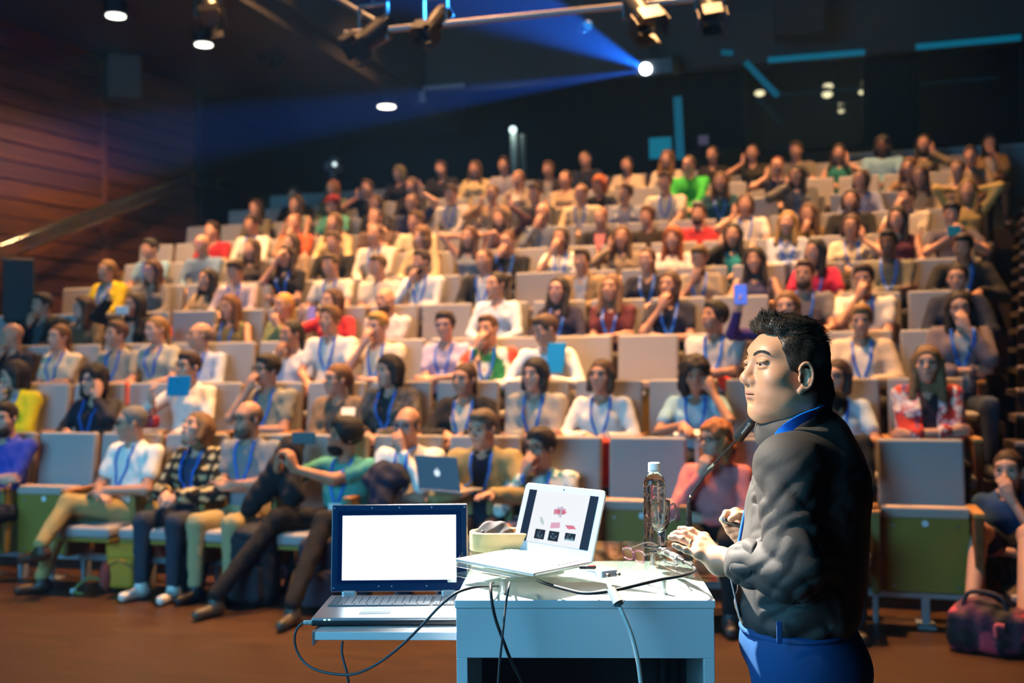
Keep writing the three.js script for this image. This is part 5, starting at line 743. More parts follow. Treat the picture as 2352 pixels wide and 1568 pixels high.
{ // rounded wooden tray and the cloth cap in it
  const c = onY(1138, 1262, onTop), turn = PTURN - 0.02, t = thing('wooden_tray', 'pale wooden tray with rounded ends behind the slim laptop', 'tray', c.setY(onTop + 0.001), turn);
  const st = (w, d) => { const s = new THREE.Shape(), r = d / 2; s.absarc(-w / 2 + r, 0, r, Math.PI / 2, Math.PI * 1.5); s.absarc(w / 2 - r, 0, r, -Math.PI / 2, Math.PI / 2); return s; };
  const outer = st(0.2, 0.105); outer.holes.push(new THREE.Path(st(0.184, 0.089).getPoints(24))); const g = new THREE.ExtrudeGeometry(outer, { depth: 0.044, bevelEnabled: true, bevelSize: 0.003, bevelThickness: 0.003, bevelSegments: 3, curveSegments: 24 }); g.rotateX(-Math.PI / 2); g.translate(0.034, 0.003, 0); mesh('tray_wall', g, M('#ffffff', 0.5, 0, { map: woodTex(256, 128, [190, 150, 90], [222, 188, 128], 3, 10) }), t);
  const b = new THREE.ExtrudeGeometry(st(0.19, 0.095), { depth: 0.005, bevelEnabled: false }); b.rotateX(-Math.PI / 2); b.translate(0.034, 0.001, 0); mesh('tray_floor', b, M([0.6, 0.35, 0.15], 0.6), t);
  const q = c.clone().add(V(0, 0.02, 0)), ct = thing('cloth_cap', 'crumpled grey cloth cap lying in the pale wooden tray', 'cap', q, turn);
  const f = field([ell(V(0, 0.022, 0), [0.046, 0.034, 0.034], 0.02), ell(V(-0.025, 0.022, 0.012), [0.022, 0.026, 0.024], 0.015), ell(V(0.03, 0.012, 0.006), [0.034, 0.016, 0.03], 0.02)], (x, y, z, d) => d + 0.0035 * Math.abs(Math.sin(x * 75 - y * 95 + z * 30)) - 0.0025 + 0.002 * Math.sin(x * 150 + y * 40));
  mesh('crown', solid(f, 0.0025), M([0.09, 0.078, 0.076], 0.95), ct); mesh('button', new THREE.SphereGeometry(0.005, 12, 10).translate(-0.03, 0.032, 0.037), M([0.04, 0.03, 0.05], 0.5), ct);
}
{ // folded spectacles
  const c = onY(1456, 1290, onTop), t = thing('eyeglasses', 'spectacles with purple rims and open arms lying on the clear lectern top', 'eyeglasses', c.setY(onTop + 0.001), YAW - 1.1), rim = M([0.16, 0.03, 0.07], 0.3, 0.2), arm = M([0.2, 0.16, 0.15], 0.3, 0.5);
  for (const s of [-1, 1]) {
    const pts = []; for (let k = 0; k <= 24; k++) { const a = (k / 24) * Math.PI * 2, q = 0.55; pts.push(V(s * 0.026 + 0.021 * Math.sign(Math.cos(a)) * Math.abs(Math.cos(a)) ** q, 0.016 + 0.0135 * Math.sign(Math.sin(a)) * Math.abs(Math.sin(a)) ** q, 0)); }
    mesh('rim', new THREE.TubeGeometry(new THREE.CatmullRomCurve3(pts, true), 60, 0.0016, 8, true), rim, t); const ln = new THREE.CircleGeometry(1, 28).scale(0.0205, 0.013, 1).translate(s * 0.026, 0.016, 0); mesh('lens', ln, new THREE.MeshPhysicalMaterial({ color: 0xffffff, transmission: 1, roughness: 0.02, thickness: 0 }), t);
    mesh('arm', merge([tube([V(s * 0.048, 0.024, 0), V(s * 0.05, 0.026, -0.03), V(s * 0.049, 0.034, -0.08), V(s * 0.047, 0.024, -0.105)], 0.0015, 24), box(0.006, 0.006, 0.004, s * 0.048, 0.024, 0, 0.001)]), arm, t);
  }
  mesh('bridge', tube([V(-0.007, 0.02, 0), V(0, 0.023, 0.002), V(0.007, 0.02, 0)], 0.0014, 10), rim, t);
}
// the two stage spotlights over the front seats, above the frame
for (const [X, dd, h, ax, ay, ad, cd, ang, label] of [[-1.7, 5.0, 5.0, 1370, 1270, 2.66, HALL.stage, 0.115, 'stage spotlight left of the lectern, aimed at the lectern top'], [-2.9, 2.1, 4.3, 1770, 930, 2.5, HALL.fill, 0.09, 'stage spotlight near the screen, aimed at the lecturer']]) {
  const hang = at(1176, 784, dd).addScaledVector(V(Math.cos(YAW), 0, -Math.sin(YAW)), X).setY(h), t = thing('stage_spotlight', label, 'lamp', hang), aim = at(ax, ay, ad).sub(hang), q = new THREE.Quaternion().setFromUnitVectors(V(0, 0, 1), aim.clone().normalize());
  const b = merge([cyl(0.11, 0.13, 0.34, 0, 0, 0, 24), cyl(0.14, 0.14, 0.02, 0, 0.16, 0, 24)]); b.rotateX(Math.PI / 2); b.translate(0, 0, -0.2); b.applyQuaternion(q); mesh('housing', b, blackMetal, t);
  const f = cyl(0.085, 0.085, 0.01, 0, 0, 0, 24); f.rotateX(Math.PI / 2); f.translate(0, 0, -0.015); f.applyQuaternion(q); mesh('lamp_face', f, glow([1, 0.97, 0.9], 6), t);
  mesh('yoke', merge([box(0.02, 0.4, 0.04, 0, 0.25, -0.1), cyl(0.02, 0.02, 3, 0, 1.9, -0.1, 10)]), blackMetal, t);
  spot(t, aim.clone().normalize().multiplyScalar(0.02), aim, new THREE.Color().setRGB(...(cd > 400 ? [1, 0.93, 0.82] : [1, 0.8, 0.58])), cd, ang, 0.7, 0.07);
}
// ---------------------------------------------------------------- the lecturer
{
  const DEP = 2.58, S = F / DEP, base = at(1846, 1100, DEP).setY(0);
  const t = thing('person', 'lecturer in dark grey shirt and blue trousers, gesturing beside the white lectern', 'person', base, YAW);
  const inv = new THREE.Matrix4().makeRotationY(-YAW), P = (px, py, d) => at(px, py, d ?? DEP).sub(base).applyMatrix4(inv); // local: x to the right of the picture, y up, z towards the viewer
  const skin = M([0.56, 0.335, 0.24], 0.48, 0, { sheen: 0.15, bumpMap: grainTex(128, 128, 60, 200, 64), bumpScale: 0.0004 });
  const paintSkin = new THREE.MeshPhysicalMaterial({ roughness: 0.46, vertexColors: true, sheen: 0.15 });
  const shirtM = M([0.05, 0.045, 0.042], 0.72, 0, { sheen: 0.35, sheenRoughness: 0.5, sheenColor: new THREE.Color(0.2, 0.19, 0.18) }), hairM = M([0.03, 0.021, 0.014], 0.5), trouserM = M([0.006, 0.065, 0.22], 0.85);
  // ---- head in its own axes: face along +z, left ear along +x
  const R = (a) => a * D2R, hq = new THREE.Quaternion().setFromEuler(new THREE.Euler(R(-4), R(-76), R(1), 'YXZ')), hp = P(1807, 851, DEP - 0.02), HM = new THREE.Matrix4().compose(hp, hq, V(1, 1, 1));
  const both = (f) => [1, -1].flatMap((s) => f(s));
  const head = [ell(V(0, 0.033, -0.002), [0.075, 0.083, 0.085], 0.02), ell(V(0, -0.034, 0.02), [0.066, 0.084, 0.07], 0.03), ell(V(0, 0.038, 0.062), [0.054, 0.026, 0.029], 0.025),
    ...both((s) => [ell(V(s * 0.041, -0.024, 0.052), [0.03, 0.03, 0.032], 0.025), ell(V(s * 0.048, -0.07, 0.012), [0.03, 0.034, 0.045], 0.03), ell(V(s * 0.033, -0.06, 0.055), [0.022, 0.024, 0.024], 0.02)]),
    ell(V(0, -0.098, 0.064), [0.026, 0.02, 0.025], 0.025), ell(V(0, -0.1, 0.028), [0.046, 0.024, 0.05], 0.03),
    cap(V(0, 0.022, 0.083), V(0, -0.016, 0.101), 0.0085, 0.0115, 0.014), ell(V(0, -0.025, 0.1055), [0.0145, 0.0125, 0.0125], 0.01), ...both((s) => [ell(V(s * 0.0145, -0.03, 0.093), [0.01, 0.0092, 0.0125], 0.008)]),
    ell(V(0, -0.056, 0.075), [0.03, 0.026, 0.02], 0.02), ell(V(0, -0.0545, 0.0895), [0.02, 0.0058, 0.0095], 0.006), ell(V(0, -0.0665, 0.0875), [0.0175, 0.0068, 0.0095], 0.006),
    ...both((s) => [cut(ell(V(s * 0.034, 0.011, 0.101), [0.021, 0.0125, 0.0175], 0.012)), cut(ell(V(s * 0.0072, -0.0375, 0.099), [0.0042, 0.0034, 0.006], 0.003))]),
    cut(bx(V(0, -0.0608, 0.1), [0.021, 0.0009, 0.022], 0.0005, 0.003)), cut(ell(V(0, -0.078, 0.094), [0.018, 0.006, 0.008], 0.01))];
  // lids lie over the eyeballs and need the sockets cut first, so they join afterwards
  const lids = both((s) => [ell(V(s * 0.0335, 0.0165, 0.0797), [0.0188, 0.0068, 0.0125], 0.004), ell(V(s * 0.0335, 0.0028, 0.0787), [0.0175, 0.0056, 0.0115], 0.005)]);
  // ear: plate, bowl, rim, inner fold and lobe
  const ear = (s) => { const o = V(s * 0.078, -0.014, -0.004), e = []; e.push(ell(o.clone(), [0.007, 0.029, 0.017], 0.008, new THREE.Quaternion().setFromEuler(new THREE.Euler(0.2, s * 0.35, 0)))); const ring = []; for (let k = 0; k <= 14; k++) { const a = -2.0 + (k / 14) * 4.35; ring.push(o.clone().add(V(s * (0.008 + 0.004 * Math.cos(a)), 0.0295 * Math.sin(a + 0.32) + 0.001, -0.0165 * Math.cos(a + 0.32) + 0.002))); } for (let k = 0; k < 14; k++) e.push(cap(ring[k], ring[k + 1], 0.0034, 0.0034, 0.004)); const inn = []; for (let k = 0; k <= 8; k++) { const a = -1.3 + (k / 8) * 2.6; inn.push(o.clone().add(V(s * 0.0075, 0.017 * Math.sin(a), -0.0085 * Math.cos(a) + 0.001))); } for (let k = 0; k < 8; k++) e.push(cap(inn[k], inn[k + 1], 0.0026, 0.0026, 0.004)); e.push(ell(o.clone().add(V(s * 0.004, -0.031, 0.009)), [0.0055, 0.0095, 0.0085], 0.006), cap(o.clone().add(V(s * 0.004, -0.004, 0.015)), o.clone().add(V(s * 0.006, -0.011, 0.014)), 0.004, 0.004, 0.005)); return e; };
  const earF = field([...ear(1), ...ear(-1), ...both((s) => [cut(ell(V(s * 0.087, -0.019, 0.002), [0.007, 0.0125, 0.0075], 0.004))])]);
  const headF0 = field(head), lidF = field(lids), smin = (a, b, k) => { const h = k - Math.abs(a - b); return Math.min(a, b) - (h > 0 ? (h * h) / (4 * k) : 0); };
  const neckTop = V(0, -0.07, -0.026), nk = V(0, 0, 0), HI = HM.clone().invert();
  const nape = P(1838, 985, DEP - 0.01).applyMatrix4(HI); // neck root in head axes
  const neckF = field([cap(neckTop, nape, 0.056, 0.063, 0.02), cap(V(0.05, -0.05, -0.03), nape.clone().add(V(0.03, 0, 0.045)), 0.014, 0.014, 0.03), cap(V(-0.05, -0.05, -0.03), nape.clone().add(V(-0.03, 0, 0.045)), 0.014, 0.014, 0.03), ell(V(0, -0.145, 0.018), [0.018, 0.02, 0.02], 0.02)]);
  const headF = (x, y, z) => smin(smin(smin(headF0(x, y, z), neckF(x, y, z), 0.03), lidF(x, y, z), 0.004), earF(x, y, z), 0.005);
  headF.box = headF0.box.clone().union(neckF.box).union(earF.box);
  const hg = solid(headF, 0.0026); hg.applyMatrix4(HM);
  // ---- arms and hands, placed joint by joint
  const J = (a) => P(...a), hand = [];
  const near = { w: J([1655, 1290, 2.47]), e: J([1822, 1300, 2.36]), s: J([1800, 1068, 2.42]) };
  const chains = [[[1617, 1234, 2.55], [1589, 1219, 2.565], [1571, 1215, 2.575], [1561, 1214, 2.58]], [[1608, 1243, 2.52], [1573, 1225, 2.54], [1553, 1225, 2.55], [1544, 1228, 2.555]], [[1602, 1256, 2.495], [1568, 1238, 2.515], [1549, 1234, 2.525], [1539, 1234, 2.53]], [[1603, 1272, 2.48], [1575, 1263, 2.49], [1557, 1255, 2.497], [1548, 1251, 2.50]]];
  const rad = [[0.0092, 0.0083, 0.0074, 0.0062], [0.0094, 0.0084, 0.0075, 0.0063], [0.009, 0.0081, 0.0073, 0.0062], [0.0082, 0.0072, 0.0064, 0.0055]];
  const F3 = chains.map((c) => c.map(J));
  F3.forEach((c, i) => { hand.push(cap(near.w.clone().lerp(c[0], 0.12), c[0], 0.019 - Math.abs(i - 1.5) * 0.001, 0.0125, 0.014)); for (let k = 0; k < 3; k++) hand.push(cap(c[k], c[k + 1], rad[i][k], rad[i][k + 1], k ? 0.0035 : 0.006)); hand.push(ell(c[0].clone().add(V(0.002, 0.002, 0.004)), [0.0105, 0.0095, 0.0095], 0.008), ell(c[1].clone(), [rad[i][1] * 1.08, rad[i][1] * 1.05, rad[i][1] * 1.08], 0.004)); hand.push(cap(near.w.clone().lerp(c[0], 0.35).add(V(0, 0.004, 0.011)), c[0].clone().add(V(0.003, 0.002, 0.008)), 0.0035, 0.003, 0.008)); });
  const th = [J([1642, 1272, 2.53]), J([1614, 1266, 2.585]), J([1592, 1262, 2.6]), J([1575, 1262, 2.605])]; hand.push(cap(th[0], th[1], 0.017, 0.011, 0.012), cap(th[1], th[2], 0.0105, 0.0095, 0.005), cap(th[2], th[3], 0.0095, 0.0075, 0.004));
  const wr = near.w.clone(), fore = near.e.clone().lerp(near.w, 0.35);
  hand.push(cap(wr, fore, 0.0275, 0.041, 0.02), ell(wr.clone().add(V(0.012, 0.006, 0.018)), [0.012, 0.01, 0.01], 0.012), ell(wr, [0.026, 0.03, 0.024], 0.015));
  const handG = solid(field(hand), 0.0021);
  const far = [], fw = J([1722, 1203, 2.76]);
  const fc = [[[1690, 1176, 2.735], [1668, 1178, 2.73], [1659, 1193, 2.715], [1668, 1207, 2.70]], [[1692, 1186, 2.72], [1668, 1206, 2.712], [1673, 1217, 2.70], [1692, 1215, 2.695]], [[1697, 1198, 2.71], [1677, 1222, 2.705], [1684, 1231, 2.695], [1700, 1226, 2.69]], [[1702, 1210, 2.70], [1688, 1235, 2.70], [1694, 1244, 2.69], [1705, 1238, 2.685]]].map((c) => c.map(J));
  fc.forEach((c) => { far.push(cap(fw.clone().lerp(c[0], 0.1), c[0], 0.021, 0.0125, 0.014)); for (let k = 0; k < 3; k++) far.push(cap(c[k], c[k + 1], 0.0092 - k * 0.0008, 0.0084 - k * 0.0008, k ? 0.0035 : 0.006)); });
  const ft = [[1708, 1186, 2.70], [1692, 1184, 2.675], [1678, 1192, 2.668]].map(J); far.push(cap(fw.clone().lerp(ft[0], 0.5), ft[0], 0.018, 0.0125, 0.012), cap(ft[0], ft[1], 0.0115, 0.0098, 0.005), cap(ft[1], ft[2], 0.0096, 0.0078, 0.004));
  far.push(cap(fw, J([1800, 1225, 2.82]), 0.027, 0.038, 0.02));
  const farG = solid(field(far), 0.0021);
  const skinG = mergeGeometries([hg, handG, farG].map((g) => { const n = g.toNonIndexed(); n.computeVertexNormals(); return g; }));
  const tone = new THREE.Color().setRGB(0.50, 0.25, 0.14), lip = new THREE.Color().setRGB(0.40, 0.17, 0.14), q3 = new THREE.Vector3();
  paint(skinG, (k, x, y, z) => { q3.set(x, y, z).applyMatrix4(HI); const m = N1(x * 260, y * 260 + z * 190) * 0.5 + N1(x * 90, y * 90 + z * 70) * 0.5; k.copy(tone).multiplyScalar(0.93 + 0.13 * m); if (Math.abs(q3.x) < 0.0205 && q3.z > 0.083 && q3.y < -0.0505 && q3.y > -0.0725 && (q3.x / 0.0205) ** 2 + ((q3.y + 0.0612) / 0.0112) ** 2 < 1) k.lerp(lip, 0.7); });
  mesh('body', skinG, paintSkin, t);
  // ---- eyes, brows, lashes
  const inHead = (name, g, m) => { const o = mesh(name, g, m, t); o.applyMatrix4(HM); return o; };
  for (const s of [1, -1]) {
    const e = inHead('eyeball', new THREE.SphereGeometry(0.0122, 24, 18).translate(s * 0.0335, 0.0098, 0.0755), M([0.42, 0.4, 0.37], 0.2));
    const iris = new THREE.SphereGeometry(0.0124, 24, 16, 0, Math.PI * 2, 0, 0.74); iris.rotateX(Math.PI / 2); iris.rotateY(s * -0.02 - 0.06); iris.translate(s * 0.0335, 0.0098, 0.0755); mesh('iris', iris, M([0.018, 0.012, 0.01], 0.08, 0, { clearcoat: 1 }), e);
    const br = []; let r0 = seed; seed = 99 + s; for (let k = 0; k < 300; k++) { const u = rnd(), a = V(s * (0.014 + u * 0.036), 0.0315 + 0.0075 * Math.sin(u * 2.6) + rr(-0.0028, 0.0028), 0.096 - u * u * 0.026 + 0.0), b = a.clone().add(V(s * rr(0.004, 0.008), rr(0.0, 0.0035) * (1 - u), -0.002 - u * 0.003)); let n = 0; while (headF(a.x, a.y, a.z) > 0.0008 && n++ < 40) { a.z -= 0.0006; b.z -= 0.0006; } n = 0; while (headF(a.x, a.y, a.z) < 0.0004 && n++ < 40) { a.z += 0.0006; b.z += 0.0006; } br.push(between(a, b.add(V(0, 0, 0.001)), 0.0005, 0.0002, 4)); } seed = r0; inHead('eyebrow', merge(br), hairM);
    inHead('eyelashes', tube([V(s * 0.018, 0.0115, 0.0868), V(s * 0.027, 0.0165, 0.0905), V(s * 0.037, 0.0165, 0.0895), V(s * 0.0495, 0.0105, 0.0825)], 0.0008, 20, 5), hairM);
  }
  // ---- hair: a cap with combed strands
  const line = (y) => (y > 0.02 ? 0.04 + (y - 0.02) * 0.2 : 0.04 - (0.02 - y) * 0.6);
  const hairF0 = field([ell(V(0, 0.034, -0.006), [0.082, 0.089, 0.088], 0.02), ell(V(0, 0.098, 0.05), [0.052, 0.022, 0.036], 0.02), ell(V(0, 0.108, 0.0), [0.06, 0.02, 0.068], 0.02), ell(V(0, 0.0, -0.045), [0.072, 0.09, 0.046], 0.03), cap(V(0, -0.05, -0.06), V(0, -0.085, -0.062), 0.058, 0.05, 0.02)]);
  const hairF = (x, y, z) => { let d = hairF0(x, y, z); const fr = z - (y > 0.078 ? line(0.078) + (y - 0.078) * 2.4 : line(y)); d = Math.max(d, fr); const side = -y - 0.012 - Math.max(0, -z - 0.02) * 2.6; d = Math.max(d, Math.abs(x) > 0.045 || z > -0.03 ? side : Math.max(-y - 0.098, side - 0.06)); if (d > 0.03) return d; return d + 0.0022 * Math.sin(x * 210 + 3 * Math.sin(z * 40)) * Math.sin(z * 60 + y * 90) + (y > 0.08 ? 0.003 * Math.sin(x * 120 + z * 70 + 2) : 0); };
  hairF.box = hairF0.box;
  const hairG = solid(hairF, 0.0028), hn = hairG.attributes.normal, hpz = hairG.attributes.position, st = []; { const r0 = seed; seed = 4242; for (let k = 0; k < 9000; k++) {
    const i = Math.floor(rnd() * hpz.count), p = V(hpz.getX(i), hpz.getY(i), hpz.getZ(i)), n = V(hn.getX(i), hn.getY(i), hn.getZ(i)); if (headF0(p.x, p.y, p.z) < -0.001) continue;
    const top = p.y > 0.07, tuft = top && p.z > 0.045, wave = N1(p.x * 60 + 5, p.z * 45) - 0.5, comb = tuft ? V(wave * 1.6, 0.9, 0.15 + wave) : top ? V(wave * 1.4, 0.12, -1) : V(0, -0.85, -0.6), flat = tuft ? 0.7 : 0.97, d = comb.clone().addScaledVector(n, -comb.dot(n) * flat).normalize(), L = tuft ? rr(0.012, 0.024) : top ? rr(0.018, 0.036) : rr(0.008, 0.014), a = p.clone().addScaledVector(n, -0.0012), w = top ? 0.0006 : 0.0004;
    const b = p.clone().addScaledVector(d, L * 0.5).addScaledVector(n, top ? 0.0026 : 0.0007), c = p.clone().addScaledVector(d, L).addScaledVector(n, top ? rr(-0.003, 0.0012) : -0.0006); c.addScaledVector(V(0, -1, 0), top && !tuft ? 0.002 : 0); st.push(between(a, b, w, w * 0.9, 3), between(b, c, w * 0.9, w * 0.25, 3));
  } seed = r0; }
  const cutG = merge([hairG, ...st]); cutG.applyMatrix4(HM); mesh('hair', cutG, hairM, t);
  // ---- torso: chest turned left and a little away
  const bq = new THREE.Quaternion().setFromEuler(new THREE.Euler(0, R(-106), 0)), BM = new THREE.Matrix4().makeRotationFromQuaternion(bq), B = (x, y, z) => V(x, y, z).applyMatrix4(BM);
  const el = (x, y, z, r, k) => ell(B(x, y, z), r, k, bq);
  const shL = near.s, elL = near.e, shR = B(-0.185, 1.285, 0.0), elR = B(-0.25, 1.04, 0.02), cuffEnd = near.e.clone().lerp(near.w, 0.66);
  const body = [el(0, 1.15, -0.005, [0.188, 0.215, 0.142], 0.05), el(0, 1.01, 0.012, [0.17, 0.16, 0.142], 0.06), el(0, 0.94, 0.02, [0.168, 0.07, 0.14], 0.05), el(0, 1.245, -0.035, [0.165, 0.115, 0.105], 0.05), cap(shR, shL.clone().lerp(B(0.16, 1.285, -0.01), 0.5), 0.064, 0.066, 0.04), cap(B(0, 1.25, -0.035), B(0, 1.35, -0.03), 0.1, 0.07, 0.05), cap(B(0.04, 1.325, -0.03), shL.clone(), 0.055, 0.05, 0.05), cap(B(-0.04, 1.325, -0.03), shR, 0.055, 0.05, 0.05)];
  const slv = [cap(shL, elL, 0.06, 0.061, 0.035), cap(elL, cuffEnd, 0.062, 0.048, 0.03), ell(elL.clone().add(V(-0.012, -0.026, 0)), [0.05, 0.045, 0.045], 0.04)];
  const slvR = [cap(shR, elR, 0.064, 0.058, 0.035), cap(elR, J([1760, 1215, 2.8]), 0.058, 0.05, 0.03)];
  const ua = elL.clone().sub(shL), uL = ua.length(); ua.normalize(); const fa = cuffEnd.clone().sub(elL).normalize();
  const ridge = (v) => 1 - 2 * Math.abs((v - Math.floor(v)) - 0.5) * 1;
  const shirtF = field([...body, ...slv, ...slvR, cut(ell(B(0, 1.4, 0.0), [0.058, 0.075, 0.06], 0.01, bq))], (x, y, z, d) => {
    if (d > 0.05 || d < -0.05) return d;
    q3.set(x, y, z); const w = q3.clone().sub(shL), u = w.dot(ua) / uL, off = w.addScaledVector(ua, -w.dot(ua)), onArm = off.length() < 0.14 && u > -0.15 && z > 0.05 ? 1 : 0;
    const n1 = N1(x * 13 + z * 7 + 7, y * 13), n2 = N2(x * 22 + 3, y * 20 - z * 13);
    if (onArm) { const ph = Math.atan2(off.x, off.z), sl = u * uL, k = Math.min(1, Math.max(0, u * 2.2 + 0.25)) * (0.35 + 1.1 * n1), r1 = ridge(sl * 11.5 - ph * 0.62 + 0.9 * n1 + 0.25), r2 = ridge(sl * 19 + ph * 0.85 + 1.1 * n2); d += 0.0085 * k * (r1 * r1 - 0.35) + 0.0055 * k * (r2 * r2 - 0.3) + 0.0035 * (n2 - 0.5); }
    else { const back = x > 0.03 ? 1 : 0.6; d += 0.006 * back * (ridge(x * 5.2 - y * 2.1 + z * 7 + 1.3 * n1) - 0.5) * Math.min(1, Math.max(0, (1.27 - y) * 6)) + 0.006 * (ridge(y * 9 + x * 3 + n1 * 1.5) - 0.5) * Math.min(1, Math.max(0, (1.05 - y) * 8)) + 0.004 * (n2 - 0.5); }
    const yoke = 1.262 + 0.03 * Math.sin(x * 6) ; if (Math.abs(y - yoke) < 0.005 && !onArm) d += 0.0022;
    return d;
  });
  mesh('shirt', solid(shirtF, 0.006), shirtM, t);
  { // rolled cuff over the forearm
    const a = near.e.clone().lerp(near.w, 0.42), b = near.e.clone().lerp(near.w, 0.7), ax = b.clone().sub(a).normalize(), f = field([cap(a, b, 0.056, 0.047, 0.01), cut(cap(near.e.clone().lerp(near.w, 0.3), near.e.clone().lerp(near.w, 0.98), 0.04, 0.036, 0.004)), ...[0, 1].map((i) => { const qq = new THREE.Quaternion().setFromUnitVectors(V(0, 1, 0), ax); return cut(bx((i ? b : a).clone().addScaledVector(ax, i ? 0.1 : -0.1), [0.2, 0.096, 0.2], 0.002, 0.006, qq)); })], (x, y, z, d) => (d > 0.04 ? d : d + 0.0035 * Math.sin(x * 95 + y * 60 + z * 20) + 0.003 * Math.sin(y * 120 - x * 40)));
    mesh('cuff', solid(f, 0.0034), shirtM, t);
  }
  { // collar standing round the neck, higher behind
    const c = P(1820, 976, DEP - 0.01), up = hq.clone(), tilt = new THREE.Quaternion().setFromEuler(new THREE.Euler(0, R(-100), 0)).multiply(new THREE.Quaternion().setFromEuler(new THREE.Euler(0.42, 0, 0)));
    const f = field([ell(c, [0.094, 0.062, 0.098], 0.01, tilt), cut(ell(c.clone().add(V(0, 0.014, 0)), [0.078, 0.11, 0.082], 0.006, tilt)), cut(bx(c.clone().add(V(0, 0, 0.1).applyQuaternion(tilt)), [0.02, 0.09, 0.05], 0.005, 0.008, tilt))], (x, y, z, d) => d + 0.0015 * Math.sin(x * 80 + y * 50));
    mesh('collar', solid(f, 0.003), shirtM, t);
    const pts = [[1896, 943, DEP + 0.03], [1892, 940, DEP - 0.06], [1866, 950, DEP - 0.115], [1832, 966, DEP - 0.128], [1800, 990, DEP - 0.124], [1775, 1018, DEP - 0.108], [1757, 1044, DEP - 0.08], [1746, 1066, DEP - 0.02]].map(J);
    mesh('lanyard', ribbon(pts, 0.024, V(-0.2, 0.6, 0.8), V(0.4, 0.85, 0.2), 9), M([0.0, 0.16, 0.75], 0.28, 0, { clearcoat: 0.3 }), t);
  }
  { const q = new THREE.Quaternion().setFromEuler(new THREE.Euler(0.05, R(-98), R(0))), b = box(0.075, 0.11, 0.003, 0, 0, 0, 0.001); b.rotateX(0.22); b.applyQuaternion(q); const c = J([1684, 1355, 2.56]); b.translate(c.x, c.y, c.z); mesh('badge', b, M([0.62, 0.6, 0.66], 0.35), t); mesh('badge_strap', tube([J([1742, 1080, 2.56]), J([1715, 1160, 2.6]), J([1698, 1240, 2.58]), J([1690, 1306, 2.56])], 0.004, 20), lanyardMat, t); }
  // ---- trousers, belt, shoes
  const off = B(0, 0, 0.02), hip = (s) => B(s * 0.088, 0.82, 0.02), kn = (s) => B(s * 0.1, 0.47, 0.05), an = (s) => B(s * 0.11, 0.09, 0.01);
  mesh('trousers', solid(field([el(0, 0.865, 0.02, [0.166, 0.11, 0.135], 0.05), el(0, 0.8, -0.02, [0.16, 0.1, 0.13], 0.05), ...[1, -1].flatMap((s) => [cap(hip(s), kn(s), 0.096, 0.072, 0.04), cap(kn(s), an(s), 0.07, 0.058, 0.03)])], (x, y, z, d) => (Math.abs(d) > 0.05 ? d : d + 0.004 * (ridge(x * 4 + y * 3 + z * 6 + N1(x * 8, y * 8)) - 0.5) + (Math.abs(y - 0.79 - x * 0.1) < 0.003 && x > -0.02 && x < 0.08 ? 0.0025 : 0))), 0.006), trouserM, t);
  const wbF = field([el(0, 0.9, 0.02, [0.168, 0.026, 0.137], 0.01)]); mesh('waistband', solid(wbF, 0.005), trouserM, t);
  mesh('belt_loop', box(0.012, 0.05, 0.006, ...P(1790, 1452, DEP - 0.175).toArray(), 0.002), trouserM, t); { const b = cyl(0.008, 0.008, 0.004, 0, 0, 0, 16); b.rotateX(Math.PI / 2); const c = P(1857, 1535, DEP - 0.165); b.translate(c.x, c.y, c.z); mesh('pocket_button', b, M([0.01, 0.03, 0.08], 0.4), t); }
  for (const s of [1, -1]) { const a = an(s), fd = B(s * 0.12, 0, 1).normalize(); mesh('shoe', solid(field([cap(a.clone().add(V(0, 0.0, 0)), a.clone().add(V(0, -0.04, 0)), 0.045, 0.05, 0.02), cap(a.clone().addScaledVector(fd, -0.04).setY(0.042), a.clone().addScaledVector(fd, 0.17).setY(0.036), 0.042, 0.036, 0.03), cut(bx(V(a.x, -0.1, a.z), [0.5, 0.1, 0.5], 0, 0.003))]), 0.008), M('#14110f', 0.35), t); }
  { // wedding ring
    const a = F3[2][0], b = F3[2][1], c = a.clone().lerp(b, 0.42), g = new THREE.TorusGeometry(0.0096, 0.0013, 10, 36); g.scale(1, 1, 1.9); g.applyQuaternion(new THREE.Quaternion().setFromUnitVectors(V(0, 0, 1), b.clone().sub(a).normalize())); g.translate(c.x, c.y, c.z); mesh('ring', g, M([0.85, 0.68, 0.36], 0.18, 1), t);
  }
  F3.forEach((c, i) => { if (i > 2) return; const d = c[3].clone().sub(c[2]).normalize(), p = c[3].clone().addScaledVector(d, 0.001).add(V(0.002, 0.0052, 0.001)), g = new THREE.SphereGeometry(0.0052, 14, 10); g.scale(1.2, 0.28, 0.85); g.rotateZ(0.1); g.translate(p.x, p.y, p.z); mesh('fingernail', g, M([0.66, 0.42, 0.34], 0.25), t); });
  // the clicker in the far hand is a thing of its own
  const c0 = at(1658, 1190, 2.705), c1 = at(1712, 1212, 2.69), ct = thing('remote_clicker', 'slim black remote clicker with a silver tip held by the lecturer', 'remote', c0), ax = c1.clone().sub(c0);
  const bodyG = box(ax.length(), 0.013, 0.02, ax.length() / 2 + 0.004, 0, 0, 0.006), tipG = box(0.009, 0.0125, 0.017, 0.002, 0, 0, 0.004), cq = new THREE.Quaternion().setFromUnitVectors(V(1, 0, 0), ax.clone().normalize());
  mesh('casing', bodyG.applyQuaternion(cq), M([0.012, 0.012, 0.016], 0.15, 0, { clearcoat: 1 }), ct); mesh('tip', tipG.applyQuaternion(cq), M([0.55, 0.55, 0.58], 0.2, 0.9), ct);
}
